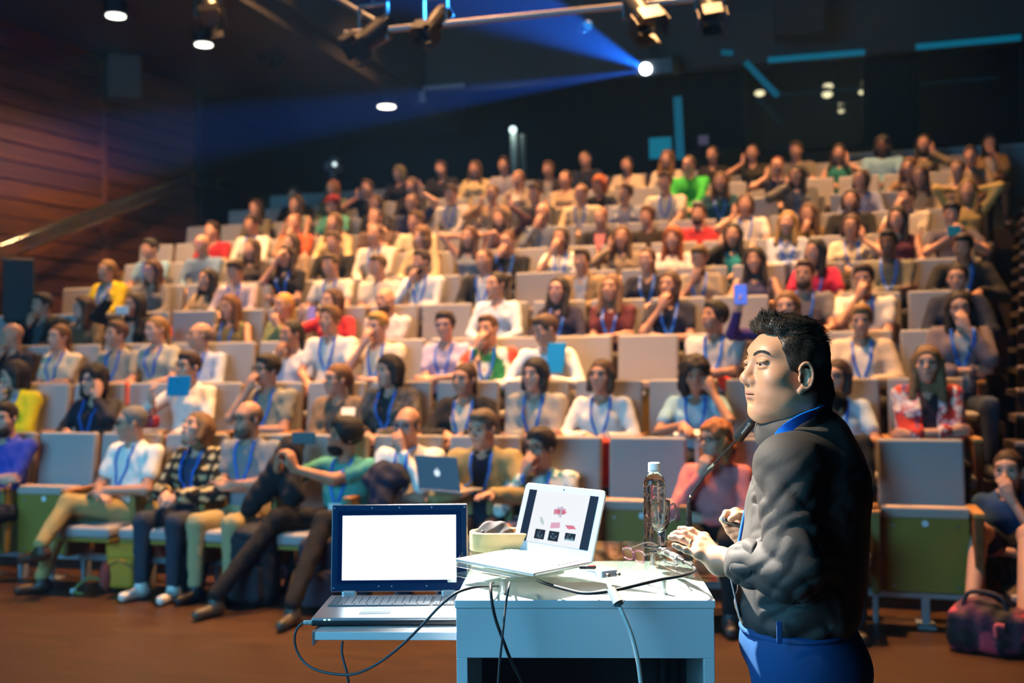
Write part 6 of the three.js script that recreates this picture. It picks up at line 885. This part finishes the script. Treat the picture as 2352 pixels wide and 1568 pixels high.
// ---------------------------------------------------------------- back of the hall: booth glass, strips, rigging, loudspeakers
const quadAt = (px0, py0, px1, py1, z, name, mat, parent, th = 0.03) => { const a = onZ(px0, (py0 + py1) / 2, z), b = onZ(px1, (py0 + py1) / 2, z), c = onZ((px0 + px1) / 2, py0, z), d = onZ((px0 + px1) / 2, py1, z), w = b.x - a.x, h = c.y - d.y; return mesh(name, box(w, h, th, (a.x + b.x) / 2, (c.y + d.y) / 2, z - th / 2), mat, parent); };
{
  const gl = new THREE.MeshPhysicalMaterial({ color: 0xeef4f2, transmission: 1, thickness: 0, roughness: 0.03, ior: 1.5 });
  const zb = -16.9;
  for (const [n, x0, x1, y0, y1] of [[1, 1706, 1988, 128, 336], [2, 2104, 2352, 94, 322]]) { const g = structGroup('window_' + n); quadAt(x0, y0, x1, y1, zb, 'pane', gl, g, 0.012); const a = onZ(x0, y0, zb), b = onZ(x1, y1, zb); for (const [w, h, x, y] of [[b.x - a.x, 0.06, (a.x + b.x) / 2, a.y], [b.x - a.x, 0.06, (a.x + b.x) / 2, b.y], [0.06, a.y - b.y, a.x, (a.y + b.y) / 2], [0.06, a.y - b.y, b.x, (a.y + b.y) / 2]]) mesh('frame', box(w, h, 0.08, x, y, zb + 0.02), blackPaint, g); }
  const wl = structGroup('wall_booth'); quadAt(1560, 90, 1702, 345, zb, 'panel', blackPaint, wl, 0.1); quadAt(1992, 90, 2100, 345, zb + 0.1, 'pillar', M([0.004, 0.004, 0.005], 0.9), wl, 0.3);
  struct('beam_lower', (() => { const a = onZ(1690, 140, -16.0), b = onZ(2352, 60, -16.0); return box(5.0, 0.75, 0.1, a.x + 2.5, a.y + 0.3, -15.98); })(), M([0.055, 0.056, 0.056], 0.8));
  let i = 0; for (const [px, py, r] of [[1745, 214, 0.085], [1902, 198, 0.08], [1900, 217, 0.085], [1980, 212, 0.055], [1986, 188, 0.05], [1932, 255, 0.055]]) { const p = onZ(px, py, -18.6), w = ['leftmost warm lamp added behind the control booth glass for a reflection', 'upper warm lamp of the bright pair added for reflections in the booth glass', 'lower warm lamp of the bright pair added for reflections in the booth glass', 'warm lamp added for a reflection at the right edge of the first booth window', 'faint warm lamp added for the highest reflection at the right edge of the booth window', 'small dim warm lamp added for the lowest reflection in the booth glass'][i++], t = thing('added_glint_lamp', w, 'lamp', p); mesh('lamp_face', new THREE.SphereGeometry(r, 20, 12).scale(1, 0.55, 1), glow([1, 0.82, 0.5], i === 5 ? 0.5 : i === 6 ? 0.7 : 1.5), t); mesh('housing', cyl(r * 0.7, r * 0.8, 0.12, 0, r * 0.55 + 0.05, 0, 16), blackMetal, t); const l = new THREE.PointLight(new THREE.Color().setRGB(1, 0.8, 0.5), 0.5, 0, 2); l.position.set(0, -r - 0.03, 0.05); l.castShadow = true; l.name = 'lamp'; t.add(l); }  // lamps added behind the pane to stand in for reflections in the glass
  const strip = (px0, py0, px1, py1, z, w, label, k = 1) => { const a = onZ(px0, py0, z), b = onZ(px1, py1, z), t = thing('led_strip', label, 'strip light', a), L = b.clone().sub(a), g = box(L.length(), w, 0.04, L.length() / 2, 0, 0, 0.01); g.applyQuaternion(new THREE.Quaternion().setFromUnitVectors(V(1, 0, 0), L.clone().normalize())); mesh('strip_light', g, glow([0.0, 0.105, 0.185], k), t); return t; };
  strip(1764, 138, 1986, 120, -15.86, 0.075, 'teal strip light above the first booth window'); strip(2104, 108, 2345, 86, -15.86, 0.075, 'teal strip light above the second booth window at upper right'); strip(1657, 120, 1684, 122, -15.86, 0.07, 'short teal strip light left of the booth windows', 0.7);
  strip(1712, 142, 1786, 220, -15.9, 0.085, 'slanting glowing teal bar added before the booth glass', 0.7); strip(1556, 222, 1563, 366, -15.86, 0.12, 'upright teal strip light right of the projector beam', 0.75);  // the slanting one is an added glowing bar, not a known strip light
  const m = onZ(1517, 340, -15.9), mt = thing('monitor', 'square teal glowing monitor on the back parapet', 'monitor', m); mesh('screen', box(0.32, 0.3, 0.02, 0, 0, 0.02), glow([0.0, 0.12, 0.19], 1.1), mt); mesh('casing', box(0.35, 0.33, 0.05, 0, 0, -0.02, 0.01), blackMetal, mt); mesh('stand', merge([box(0.05, 0.3, 0.04, 0, -0.3, -0.02), box(0.25, 0.02, 0.2, 0, -0.46, 0)]), blackMetal, mt);
  const ex = onZ(1525, 142, -15.95), et = thing('exit_sign', 'small dim green exit sign beside the projector', 'sign', ex); mesh('casing', box(0.24, 0.11, 0.03, 0, 0, -0.018, 0.006), blackMetal, et);
  const etx = canvasTex(128, 56, (c, W, H) => { c.fillStyle = '#000'; c.fillRect(0, 0, W, H); c.fillStyle = '#0f6a2c'; c.font = 'bold 46px sans-serif'; c.textAlign = 'center'; c.textBaseline = 'middle'; c.fillText('EXIT', W / 2, H / 2 + 2); }); mesh('sign_face', new THREE.PlaneGeometry(0.22, 0.095), new THREE.MeshStandardMaterial({ color: 0x020202, emissive: 0xffffff, emissiveMap: etx, emissiveIntensity: 0.8 }), et);
  { const p = onZ(1178, 298, -16.3), t = thing('post_lamp', 'pale post with a bright round lamp on top behind the back row', 'lamp', p); mesh('lamp_globe', new THREE.SphereGeometry(0.055, 20, 14), glow([0.75, 1, 0.95], 2.2), t); mesh('post', cyl(0.06, 0.06, 1.4, 0.005, -0.76, -0.05, 20), M([0.3, 0.31, 0.29], 0.5), t); mesh('pole', cyl(0.05, 0.05, 1.4, 0.13, -0.76, -0.12, 16), M([0.09, 0.095, 0.09], 0.5), t); const l = new THREE.PointLight(0xe0fff4, 0.35, 0, 2); l.position.set(0, 0.0, 0.16); l.castShadow = true; l.name = 'lamp'; t.add(l); }
  { const p = onZ(557, 207, -15.2), t = thing('sign_box', 'small square lilac sign box on the dark wall beyond the boards', 'sign', p); mesh('sign_face', box(0.2, 0.18, 0.02, 0, 0, 0.03), glow([0.085, 0.08, 0.16], 1), t); mesh('casing', box(0.22, 0.2, 0.05, 0, 0, -0.01, 0.01), blackMetal, t); mesh('bracket', box(0.04, 0.04, 0.5, -0.05, 0, -0.26), blackMetal, t); }
  { const p = onZ(1616, 322, -15.95), t = thing('wall_panel', 'small lilac square panel on the dark back wall', 'panel', p); mesh('panel_light', box(0.14, 0.14, 0.02, 0, 0, 0.01, 0.004), glow([0.05, 0.04, 0.075], 1), t); }
  { // video camera on its tripod
    const p = onZ(764, 384, -14.9), b = p.clone().setY(rowY(9)), h = p.y - b.y, t = thing('video_camera', 'video camera with a white light on a tripod at the left of the back rows', 'camera', b); mesh('camera_body', merge([box(0.16, 0.12, 0.3, -0.01, h, -0.05, 0.02), box(0.1, 0.12, 0.14, -0.01, h + 0.1, -0.1, 0.02), cyl(0.045, 0.05, 0.14, 0, 0, 0, 18).rotateX(Math.PI / 2).translate(0.02, h, 0.16)]), M([0.12, 0.125, 0.17], 0.5), t); mesh('camera_light', new THREE.SphereGeometry(0.032, 16, 12).translate(0.09, h + 0.02, 0.12), glow([0.8, 1, 1], 1.4), t); mesh('tripod', merge([0, 1, 2].map((k) => between(V(0, h - 0.1, 0), V(0.35 * Math.cos(k * 2.1 + 0.5), 0.01, 0.35 * Math.sin(k * 2.1 + 0.5)), 0.015)).concat([cyl(0.05, 0.05, 0.12, 0, h - 0.1, 0, 14)])), M([0.1, 0.09, 0.12], 0.5), t);
  }
}
{ // rigging
  const bar = (p, q, r, label, mat = darkSteel) => { const t = thing('lighting_bar', label, 'bar', p); mesh('pipe', between(V(0, 0, 0), q.clone().sub(p), r), mat, t); return t; };
  const z = -7.6, a = onZ(905, 66, z), b = onZ(1600, -2, z); const lb = bar(a.clone().add(V(-0.4, 0, 0)), b.clone().add(V(0.8, 0, 0)), 0.024, 'long lighting bar crossing above the blue projector beam', M([0.2, 0.18, 0.19], 0.4, 0.5));
  for (const px of [842, 890, 968, 1032]) { const p = onZ(px, 30, z), r = thing('hanging_rod', { 842: 'leftmost rod holding the stage lamps', 890: 'second rod from the left over the stage lamps', 968: 'third rod from the left over the stage lamps', 1032: 'right rod at the start of the long bar' }[px], 'rod', p.clone().setY(4.25)); mesh('rod', cyl(0.018, 0.018, 3.9, 0, 1.95, 0, 10), M([0.008, 0.009, 0.01], 0.95, 0, { specularIntensity: 0.1 }), r); }
  bar(onZ(740, -22, z - 0.5), onZ(880, 60, z), 0.026, 'slanting lighting bar left of the hanging lamps');
  const lampAt = (px, py, zz, s, label, aim, c = [0.014, 0.013, 0.013], top = 8) => { const p = onZ(px, py, zz), t = thing('stage_lamp', label, 'stage lamp', p), q = new THREE.Quaternion().setFromUnitVectors(V(0, 0, 1), aim.clone().normalize()); const g = merge([cyl(0.1 * s, 0.12 * s, 0.26 * s, 0, 0, 0, 20).rotateX(Math.PI / 2), box(0.17 * s, 0.17 * s, 0.16 * s, 0, 0, -0.17 * s, 0.02), new THREE.CylinderGeometry(0.125 * s, 0.125 * s, 0.06 * s, 20, 1, true).rotateX(Math.PI / 2).translate(0, 0, 0.15 * s)]); g.applyQuaternion(q); mesh('housing', g, M(c, 0.4, 0.4), t); const d = cyl(0.095 * s, 0.095 * s, 0.01, 0, 0, 0, 20); d.rotateX(Math.PI / 2); d.translate(0, 0, 0.135 * s); d.applyQuaternion(q); mesh('lens', d, M([0.03, 0.03, 0.035], 0.1), t); const dr = []; for (const k of [-1, 1]) { const f = box(0.2 * s, 0.004, 0.15 * s, 0, k * 0.15 * s, 0.22 * s); f.applyQuaternion(q); dr.push(f); const f2 = box(0.004, 0.2 * s, 0.15 * s, k * 0.15 * s, 0, 0.22 * s); f2.applyQuaternion(q); dr.push(f2); } mesh('barn_doors', merge(dr), blackMetal, t); mesh('yoke', merge([box(0.018, 0.34 * s, 0.03, 0.14 * s, 0.12 * s, 0), box(0.018, 0.34 * s, 0.03, -0.14 * s, 0.12 * s, 0), box(0.3 * s, 0.018, 0.03, 0, 0.29 * s, 0), cyl(0.016, 0.016, 0.2 * s + top - p.y - 0.5, 0, 0.29 * s + (0.2 * s + top - p.y - 0.5) / 2, 0, 8)]), darkSteel, t); };
  lampAt(858, 82, z, 0.8, 'stage lamp with barn doors hanging left of the long bar', V(-0.8, -0.75, 0.5)); lampAt(1000, 52, z, 0.65, 'stage lamp with barn doors at the left end of the long bar', V(-0.4, -0.8, 0.6)); lampAt(478, 26, -9.2, 0.95, 'stage lamp at the top between the two downlights', V(0.5, -0.7, 0.6), [0.05, 0.048, 0.045], 5.45); lampAt(648, 100, -12.5, 1.1, 'faint stage lamp in the dark left of the hanging lamps', V(-0.3, -0.6, 0.7), [0.05, 0.055, 0.06]); lampAt(1468, 28, z, 0.8, 'dark stage lamp above the projector', V(0.5, -0.8, 0.5), [0.05, 0.05, 0.05]); lampAt(1628, 14, z, 0.65, 'dark stage lamp at the right end of the long bar', V(0.2, -0.8, 0.5), [0.05, 0.055, 0.06]);
  { const p = onZ(1350, 58, -12.5), t = thing('clip_lamp', 'tiny blue lit lamp under the long bar beside the beam', 'lamp', p); mesh('lamp_globe', new THREE.SphereGeometry(0.055, 16, 12), glow([0.02, 0.22, 0.5], 1), t); mesh('stem', merge([cyl(0.02, 0.02, 0.22, -0.08, 0.12, 0, 10), box(0.1, 0.09, 0.08, -0.07, -0.04, 0, 0.02), cyl(0.01, 0.01, 2.6, -0.08, 1.5, 0, 8)]), M([0.02, 0.1, 0.16], 0.5), t); }
  { const p = onZ(640, 229, -15.9), q = onZ(1066, 195, -15.9), t = thing('track_rail', 'pale track rail under the bulkhead left of the beam', 'rail', p); mesh('rail', between(V(0, 0, 0), q.clone().sub(p), 0.035), M([0.3, 0.33, 0.38], 0.4), t); let i = 0; for (const [px, py] of [[723, 234], [792, 228], [898, 220], [968, 214]]) { const c = onZ(px, py, -15.85), s = thing('track_lamp', ['first', 'second', 'third', 'fourth'][i++] + ' unlit spot from the left on the pale track rail', 'track lamp', c); mesh('head', merge([cyl(0.05, 0.06, 0.16, 0, -0.06, 0, 16), box(0.05, 0.1, 0.05, 0, 0.05, -0.03)]), M([0.28, 0.31, 0.34], 0.4), s); } }
}
{ // loudspeakers
  const lsp = (pos, w, h, d, turn, label) => { const t = thing('loudspeaker', label, 'loudspeaker', pos, turn); mesh('cabinet', box(w, h, d, 0, 0, 0, 0.02), M([0.014, 0.015, 0.017], 0.6), t); mesh('grille', box(w * 0.9, h * 0.94, 0.02, 0, 0, d / 2 + 0.005, 0.006), M([0.03, 0.031, 0.034], 0.8), t); mesh('bracket', box(0.08, 0.12, 0.3, 0, 0, -d / 2 - 0.13), blackMetal, t); return t; };
  lsp(at(283, 180, 13.7), 0.42, 0.56, 0.34, 0.75, 'black wall loudspeaker tilted on the lit upper boards'); lsp(onZ(1838, 38, -15.2), 0.68, 0.58, 0.4, 0, 'large black loudspeaker hanging under the bulkhead at upper right');
  const p = at(44, 668, 11.3), t = lsp(p, 0.3, 0.66, 0.3, 0.7, 'tall black loudspeaker standing against the wall at the left edge'); mesh('stand', cyl(0.03, 0.03, p.y - rowY(4) + 0.2, 0, -(p.y - rowY(4)) / 2 - 0.1, 0, 12), blackMetal, t);
}
// ---------------------------------------------------------------- what the audience brought
const held = (px, py, row, dz = 0.42) => onZ(px, py, rowZ(row) + dz);
function slab(name, label, cat, pos, w, h, th, mat, turn, tilt, extra) { const t = thing(name, label, cat, pos, turn), g = box(w, h, th, 0, 0, 0, Math.min(0.006, th / 2.1)); const m = mesh('casing', g, mat, t); m.rotation.x = tilt; if (extra) extra(t, m); return t; }
slab('tablet', 'bright blue tablet held up by the person in the white blouse', 'tablet', held(410, 886, 2, 0.56), 0.21, 0.15, 0.012, M([0.0, 0.2, 0.42], 0.4), -0.1, -0.2, (t, m) => mesh('lens', cyl(0.006, 0.006, 0.002, 0, 0, 0, 12).rotateX(Math.PI / 2).translate(0.0, 0.03, 0.007), blackRubber, m));
slab('phone', 'white phone held sideways by the person in black at the left', 'phone', held(281, 712, 4, 0.5), 0.15, 0.078, 0.01, M([0.62, 0.7, 0.76], 0.4), -0.1, 0, (t, m) => mesh('screen', box(0.135, 0.068, 0.002, 0, 0, -0.006), blackRubber, m));
slab('card', 'lilac card held by the person in the red top', 'card', held(716, 718, 4, 0.5), 0.075, 0.12, 0.003, M([0.4, 0.28, 0.66], 0.6), 0, -0.1);
slab('folder', 'bright blue folder in front of the leaning person in white', 'folder', held(1277, 822, 3, 0.52), 0.15, 0.24, 0.02, M([0.0, 0.25, 0.62], 0.45), -0.2, -0.25);
slab('phone', 'phone glowing bright blue held before the long-haired person', 'phone', held(1701, 676, 3, 0.5), 0.095, 0.155, 0.01, M([0.05, 0.06, 0.1], 0.4), 0.1, -0.1, (t, m) => mesh('screen', box(0.088, 0.145, 0.002, 0, 0, 0.006), glow([0.1, 0.22, 1], 0.9), m));
slab('phone', 'blue phone held low by the person in dark grey at right', 'phone', held(2192, 530, 6, 0.5), 0.13, 0.1, 0.012, M([0.0, 0.2, 0.34], 0.4), 0, -0.1);
slab('phone', 'dark phone raised by the person in the teal shirt', 'phone', held(698, 1006, 1, 0.62), 0.15, 0.075, 0.012, M([0.05, 0.07, 0.08], 0.3), 0.2, 0);
slab('notebook', 'white notebook on the lap of the writing person', 'notebook', held(1590, 994, 2, 0.5), 0.24, 0.015, 0.17, M([0.7, 0.7, 0.68], 0.7), 0.1, 0.15);
slab('paper', 'white paper held by the person in the dark speckled jacket', 'paper', held(800, 945, 2, 0.5), 0.1, 0.07, 0.004, M([0.75, 0.74, 0.7], 0.7), 0.3, -0.6);
{ // open laptop in the front row, seen from behind
  const p = held(1010, 1128, 1, 0.62), t = thing('laptop', 'silver laptop with a glowing white emblem on the lap in the front row', 'laptop', p, -0.32);
  mesh('base', box(0.32, 0.014, 0.22, 0, 0, -0.11, 0.005), silver, t); const lid = new THREE.Group(); lid.name = 'lid'; lid.position.set(0, 0.008, 0.0); lid.rotation.x = 0.18; t.add(lid);
  mesh('lid_shell', box(0.32, 0.21, 0.008, 0, 0.105, 0, 0.004), M([0.2, 0.3, 0.36], 0.35, 0.4), lid); const s = new THREE.Shape(); s.moveTo(0, 0.016); s.bezierCurveTo(0.024, 0.026, 0.026, -0.01, 0.012, -0.02); s.bezierCurveTo(0.006, -0.023, 0.004, -0.019, 0, -0.019); s.bezierCurveTo(-0.004, -0.019, -0.006, -0.023, -0.012, -0.02); s.bezierCurveTo(-0.026, -0.01, -0.024, 0.026, 0, 0.016); const eg = new THREE.ExtrudeGeometry(s, { depth: 0.001, bevelEnabled: false }), lf = new THREE.SphereGeometry(0.006, 10, 8).scale(0.6, 1.1, 0.1).rotateZ(-0.5).translate(0.004, 0.026, 0.001); const em = merge([eg, lf]); em.translate(0, 0.108, 0.0042); mesh('emblem_light', em, glow([0.75, 0.9, 1], 1.1), lid); mesh('screen', box(0.3, 0.18, 0.002, 0, 0.108, -0.0045), glow([0.6, 0.8, 1], 0.6), lid);
}
function blob(name, label, cat, pos, prims, mat, cell, warp, extra, turn = 0) { const t = thing(name, label, cat, pos, turn); mesh(extra?.part || 'cloth', solid(field(prims, warp), cell), mat, t); if (extra?.more) extra.more(t); return t; }
const crease = (a) => (x, y, z, d) => (Math.abs(d) > 0.06 ? d : d + a * Math.sin(x * 34 + y * 21) * Math.sin(y * 27 - z * 30 + x * 9) + a * 0.6 * Math.sin(x * 70 + z * 50));
function backpack(label, pos, s, turn, body, pocket, lid, strap, extra) {
  const t = thing('backpack', label, 'backpack', pos, turn);
  mesh('bag_body', solid(field([bx(V(0, 0.23 * s, 0), [0.15 * s, 0.225 * s, 0.1 * s], 0.07 * s), ell(V(0, 0.4 * s, 0), [0.13 * s, 0.09 * s, 0.09 * s], 0.04)], crease(0.004)), 0.012), M(body, 0.8), t);
  mesh('front_pocket', solid(field([bx(V(0, 0.15 * s, 0.1 * s), [0.115 * s, 0.12 * s, 0.045 * s], 0.035 * s)], crease(0.003)), 0.011), M(pocket, 0.8), t);
  mesh('top_flap', solid(field([ell(V(0, 0.43 * s, 0.02), [0.13 * s, 0.05 * s, 0.1 * s])], crease(0.003)), 0.011), M(lid, 0.8), t);
  for (const k of [-1, 1]) mesh('strap', tube([V(k * 0.08 * s, 0.44 * s, -0.08 * s), V(k * 0.12 * s, 0.4 * s, -0.17 * s), V(k * 0.13 * s, 0.2 * s, -0.19 * s), V(k * 0.12 * s, 0.05 * s, -0.1 * s)], 0.016 * s, 24), M(strap, 0.8), t);
  mesh('handle', tube([V(-0.04 * s, 0.47 * s, -0.05), V(0, 0.51 * s, -0.05), V(0.04 * s, 0.47 * s, -0.05)], 0.01 * s, 14), M(strap, 0.8), t); mesh('zip', tube([V(-0.1 * s, 0.2 * s, 0.147 * s), V(0, 0.245 * s, 0.15 * s), V(0.1 * s, 0.2 * s, 0.147 * s)], 0.005 * s, 16), blackRubber, t); if (extra) extra(t);
}
backpack('ochre yellow and red backpack standing on the floor by the front row', onY(293, 1352, 0.001).clone(), 0.86, 0.2, [0.6, 0.28, 0.02], [0.6, 0.25, 0.015], [0.5, 0.07, 0.03], [0.2, 0.16, 0.05], (t) => { mesh('side_pocket', solid(field([ell(V(-0.1, 0.11, 0.09), [0.05, 0.11, 0.06])], crease(0.002)), 0.011), M([0.34, 0.04, 0.03], 0.8), t); mesh('hip_belt', tube([V(-0.08, 0.05, 0.1), V(-0.2, 0.1, 0.12), V(-0.3, 0.02, 0.16), V(-0.2, 0.012, 0.22)], 0.012, 24), M([0.2, 0.17, 0.05], 0.8), t); mesh('buckle', box(0.04, 0.03, 0.015, -0.3, 0.02, 0.165, 0.004), M([0.5, 0.55, 0.6], 0.5), t); });
blob('jacket', 'orange-red jacket sleeve draped over the yellow backpack', 'jacket', onY(345, 1340, 0.0).setY(0.3), [cap(V(-0.1, 0.1, 0), V(0.05, 0.02, 0.02), 0.06, 0.05), cap(V(0.05, 0.02, 0.02), V(0.11, -0.1, 0.02), 0.05, 0.035)], M([0.55, 0.09, 0.05], 0.85), 0.011, crease(0.006));
backpack('large black backpack on the floor between two front row knees', onY(588, 1386, 0.001), 1.05, -0.1, [0.012, 0.015, 0.022], [0.014, 0.017, 0.026], [0.013, 0.016, 0.024], [0.01, 0.01, 0.014], (t) => mesh('tag', box(0.07, 0.018, 0.003, 0.01, 0.36, 0.112), M([0.3, 0.4, 0.45], 0.5), t));
backpack('dark plum backpack half hidden behind the wide laptop', onY(745, 1398, 0.001).clone(), 0.98, 0.15, [0.03, 0.025, 0.045], [0.045, 0.035, 0.055], [0.03, 0.03, 0.05], [0.02, 0.02, 0.03], (t) => mesh('tag', box(0.05, 0.03, 0.003, -0.02, 0.33, 0.115), M([0.2, 0.06, 0.12], 0.6), t));
backpack('small dark navy bag at the feet of the person in beige trousers', onY(432, 1362, 0.001), 0.68, 0.3, [0.01, 0.014, 0.022], [0.012, 0.016, 0.026], [0.012, 0.016, 0.024], [0.01, 0.01, 0.014]);
blob('coat', 'black coat hanging over the armrest beside the teal shirt', 'coat', held(650, 1095, 1, 0.3), [cap(V(0.06, 0.2, -0.02), V(0.02, 0.05, 0.06), 0.085, 0.1), cap(V(0.02, 0.05, 0.06), V(-0.16, -0.18, 0.16), 0.1, 0.06), cap(V(0.06, 0.18, 0.02), V(0.12, -0.1, 0.1), 0.07, 0.08)], M([0.01, 0.01, 0.014], 0.95), 0.014, crease(0.008));
blob('jacket', 'dark navy jacket bundled on the lap of the white shirt person', 'jacket', held(888, 1108, 1, 0.42), [ell(V(0, 0.02, 0), [0.15, 0.08, 0.13]), cap(V(-0.02, 0.05, 0.02), V(0.02, -0.12, 0.12), 0.09, 0.08), ell(V(0.05, 0.07, 0), [0.08, 0.06, 0.08])], M([0.014, 0.017, 0.04], 0.95), 0.013, crease(0.008));
blob('handbag', 'red handbag with a loop handle beside the white blouse', 'bag', held(345, 968, 2, 0.42), [bx(V(0, 0, 0), [0.07, 0.05, 0.05], 0.03)], M([0.3, 0.015, 0.03], 0.6), 0.01, crease(0.003), { part: 'bag_body', more: (t) => mesh('handle', tube([V(-0.05, 0.03, 0), V(-0.03, 0.14, 0), V(0.03, 0.14, 0), V(0.05, 0.03, 0)], 0.008, 20), M([0.3, 0.015, 0.03], 0.6), t) });
blob('jacket', 'orange-red garment on a seat in the third row left', 'jacket', held(407, 764, 4, 0.1).setZ(rowZ(4) + 0.3), [bx(V(0, 0, 0), [0.065, 0.06, 0.05], 0.03)], M([0.75, 0.06, 0.02], 0.85), 0.012, crease(0.005));
blob('jacket', 'bright orange-red garment right of the frizzy-haired person', 'jacket', held(1662, 872, 3, 0.3), [cap(V(-0.08, 0.03, 0), V(0.05, -0.03, 0), 0.045, 0.05), ell(V(0.03, -0.04, 0.02), [0.06, 0.05, 0.05])], M([0.85, 0.04, 0.015], 0.85), 0.011, crease(0.005));
blob('bag', 'red bag hanging in the gap between two front row seats', 'bag', held(1393, 1062, 1, -0.2), [bx(V(0, 0, 0), [0.05, 0.16, 0.06], 0.04)], M([0.5, 0.03, 0.015], 0.8), 0.011, crease(0.005), { part: 'bag_body', more: (t) => mesh('cord', tube([V(-0.03, 0.14, 0), V(0, 0.2, 0), V(0.03, 0.14, 0)], 0.007, 12), M([0.6, 0.55, 0.5], 0.7), t) });
blob('strap_bag', 'thin orange-red bag strap hanging in the second row', 'bag', held(291, 905, 2, 0.15), [bx(V(0, 0, 0), [0.018, 0.09, 0.02], 0.015)], M([0.8, 0.12, 0.06], 0.8), 0.007, null, { part: 'strap' });
{ // the person on the step at the right and the bag before them
  addPerson([2316, 1082, 1, 'f', 'tee', '#0f3a66', 'blue tee on the aisle step', 'tied', '#3a2418', 'tied brown hair', 'mouL', { floor: -0.08, z: -6.95, hy: -6, bare: 1, skin: 0, tr: '#15161a', place: 'lower right', words: 'hand over mouth', knees: [[-0.12, 0.62, 0.38], [0.13, 0.62, 0.38]], ankles: [[-0.13, 0.17, 0.76], [0.13, 0.17, 0.76]], yaw: -14 }]);
  const p = onZ(2272, 1400, -6.12).setY(0), t = thing('bag', 'dark bag with pink and plum print lying on the floor at lower right', 'bag', p.clone(), -0.25);
  const g = solid(field([bx(V(0, 0.11, 0), [0.2, 0.11, 0.12], 0.06), ell(V(-0.04, 0.2, 0), [0.13, 0.07, 0.1], 0.04)], crease(0.006)), 0.011); paint(g, (k, x, y, z) => { const v = N1(x * 14 + 2, y * 14 + z * 9) * 0.7 + N2(x * 30, y * 28) * 0.3; k.set(v > 0.62 ? '#c8455a' : v > 0.52 ? '#5c2540' : v > 0.4 ? '#3a2034' : '#171016'); }); mesh('bag_body', g, M('#ffffff', 0.75, 0, { vertexColors: true }), t);
  mesh('mark', tube([V(0.045, 0.1, 0.128), V(0.045, 0.155, 0.126), V(0.05, 0.162, 0.126), V(0.085, 0.162, 0.124)], 0.012, 24), M([0.62, 0.1, 0.12], 0.7), t); mesh('handle', tube([V(-0.12, 0.22, 0.06), V(-0.09, 0.3, 0.05), V(0.06, 0.29, 0.05), V(0.1, 0.21, 0.06)], 0.012, 24), M([0.03, 0.02, 0.03], 0.7), t);
}
renderer.render(scene, camera);
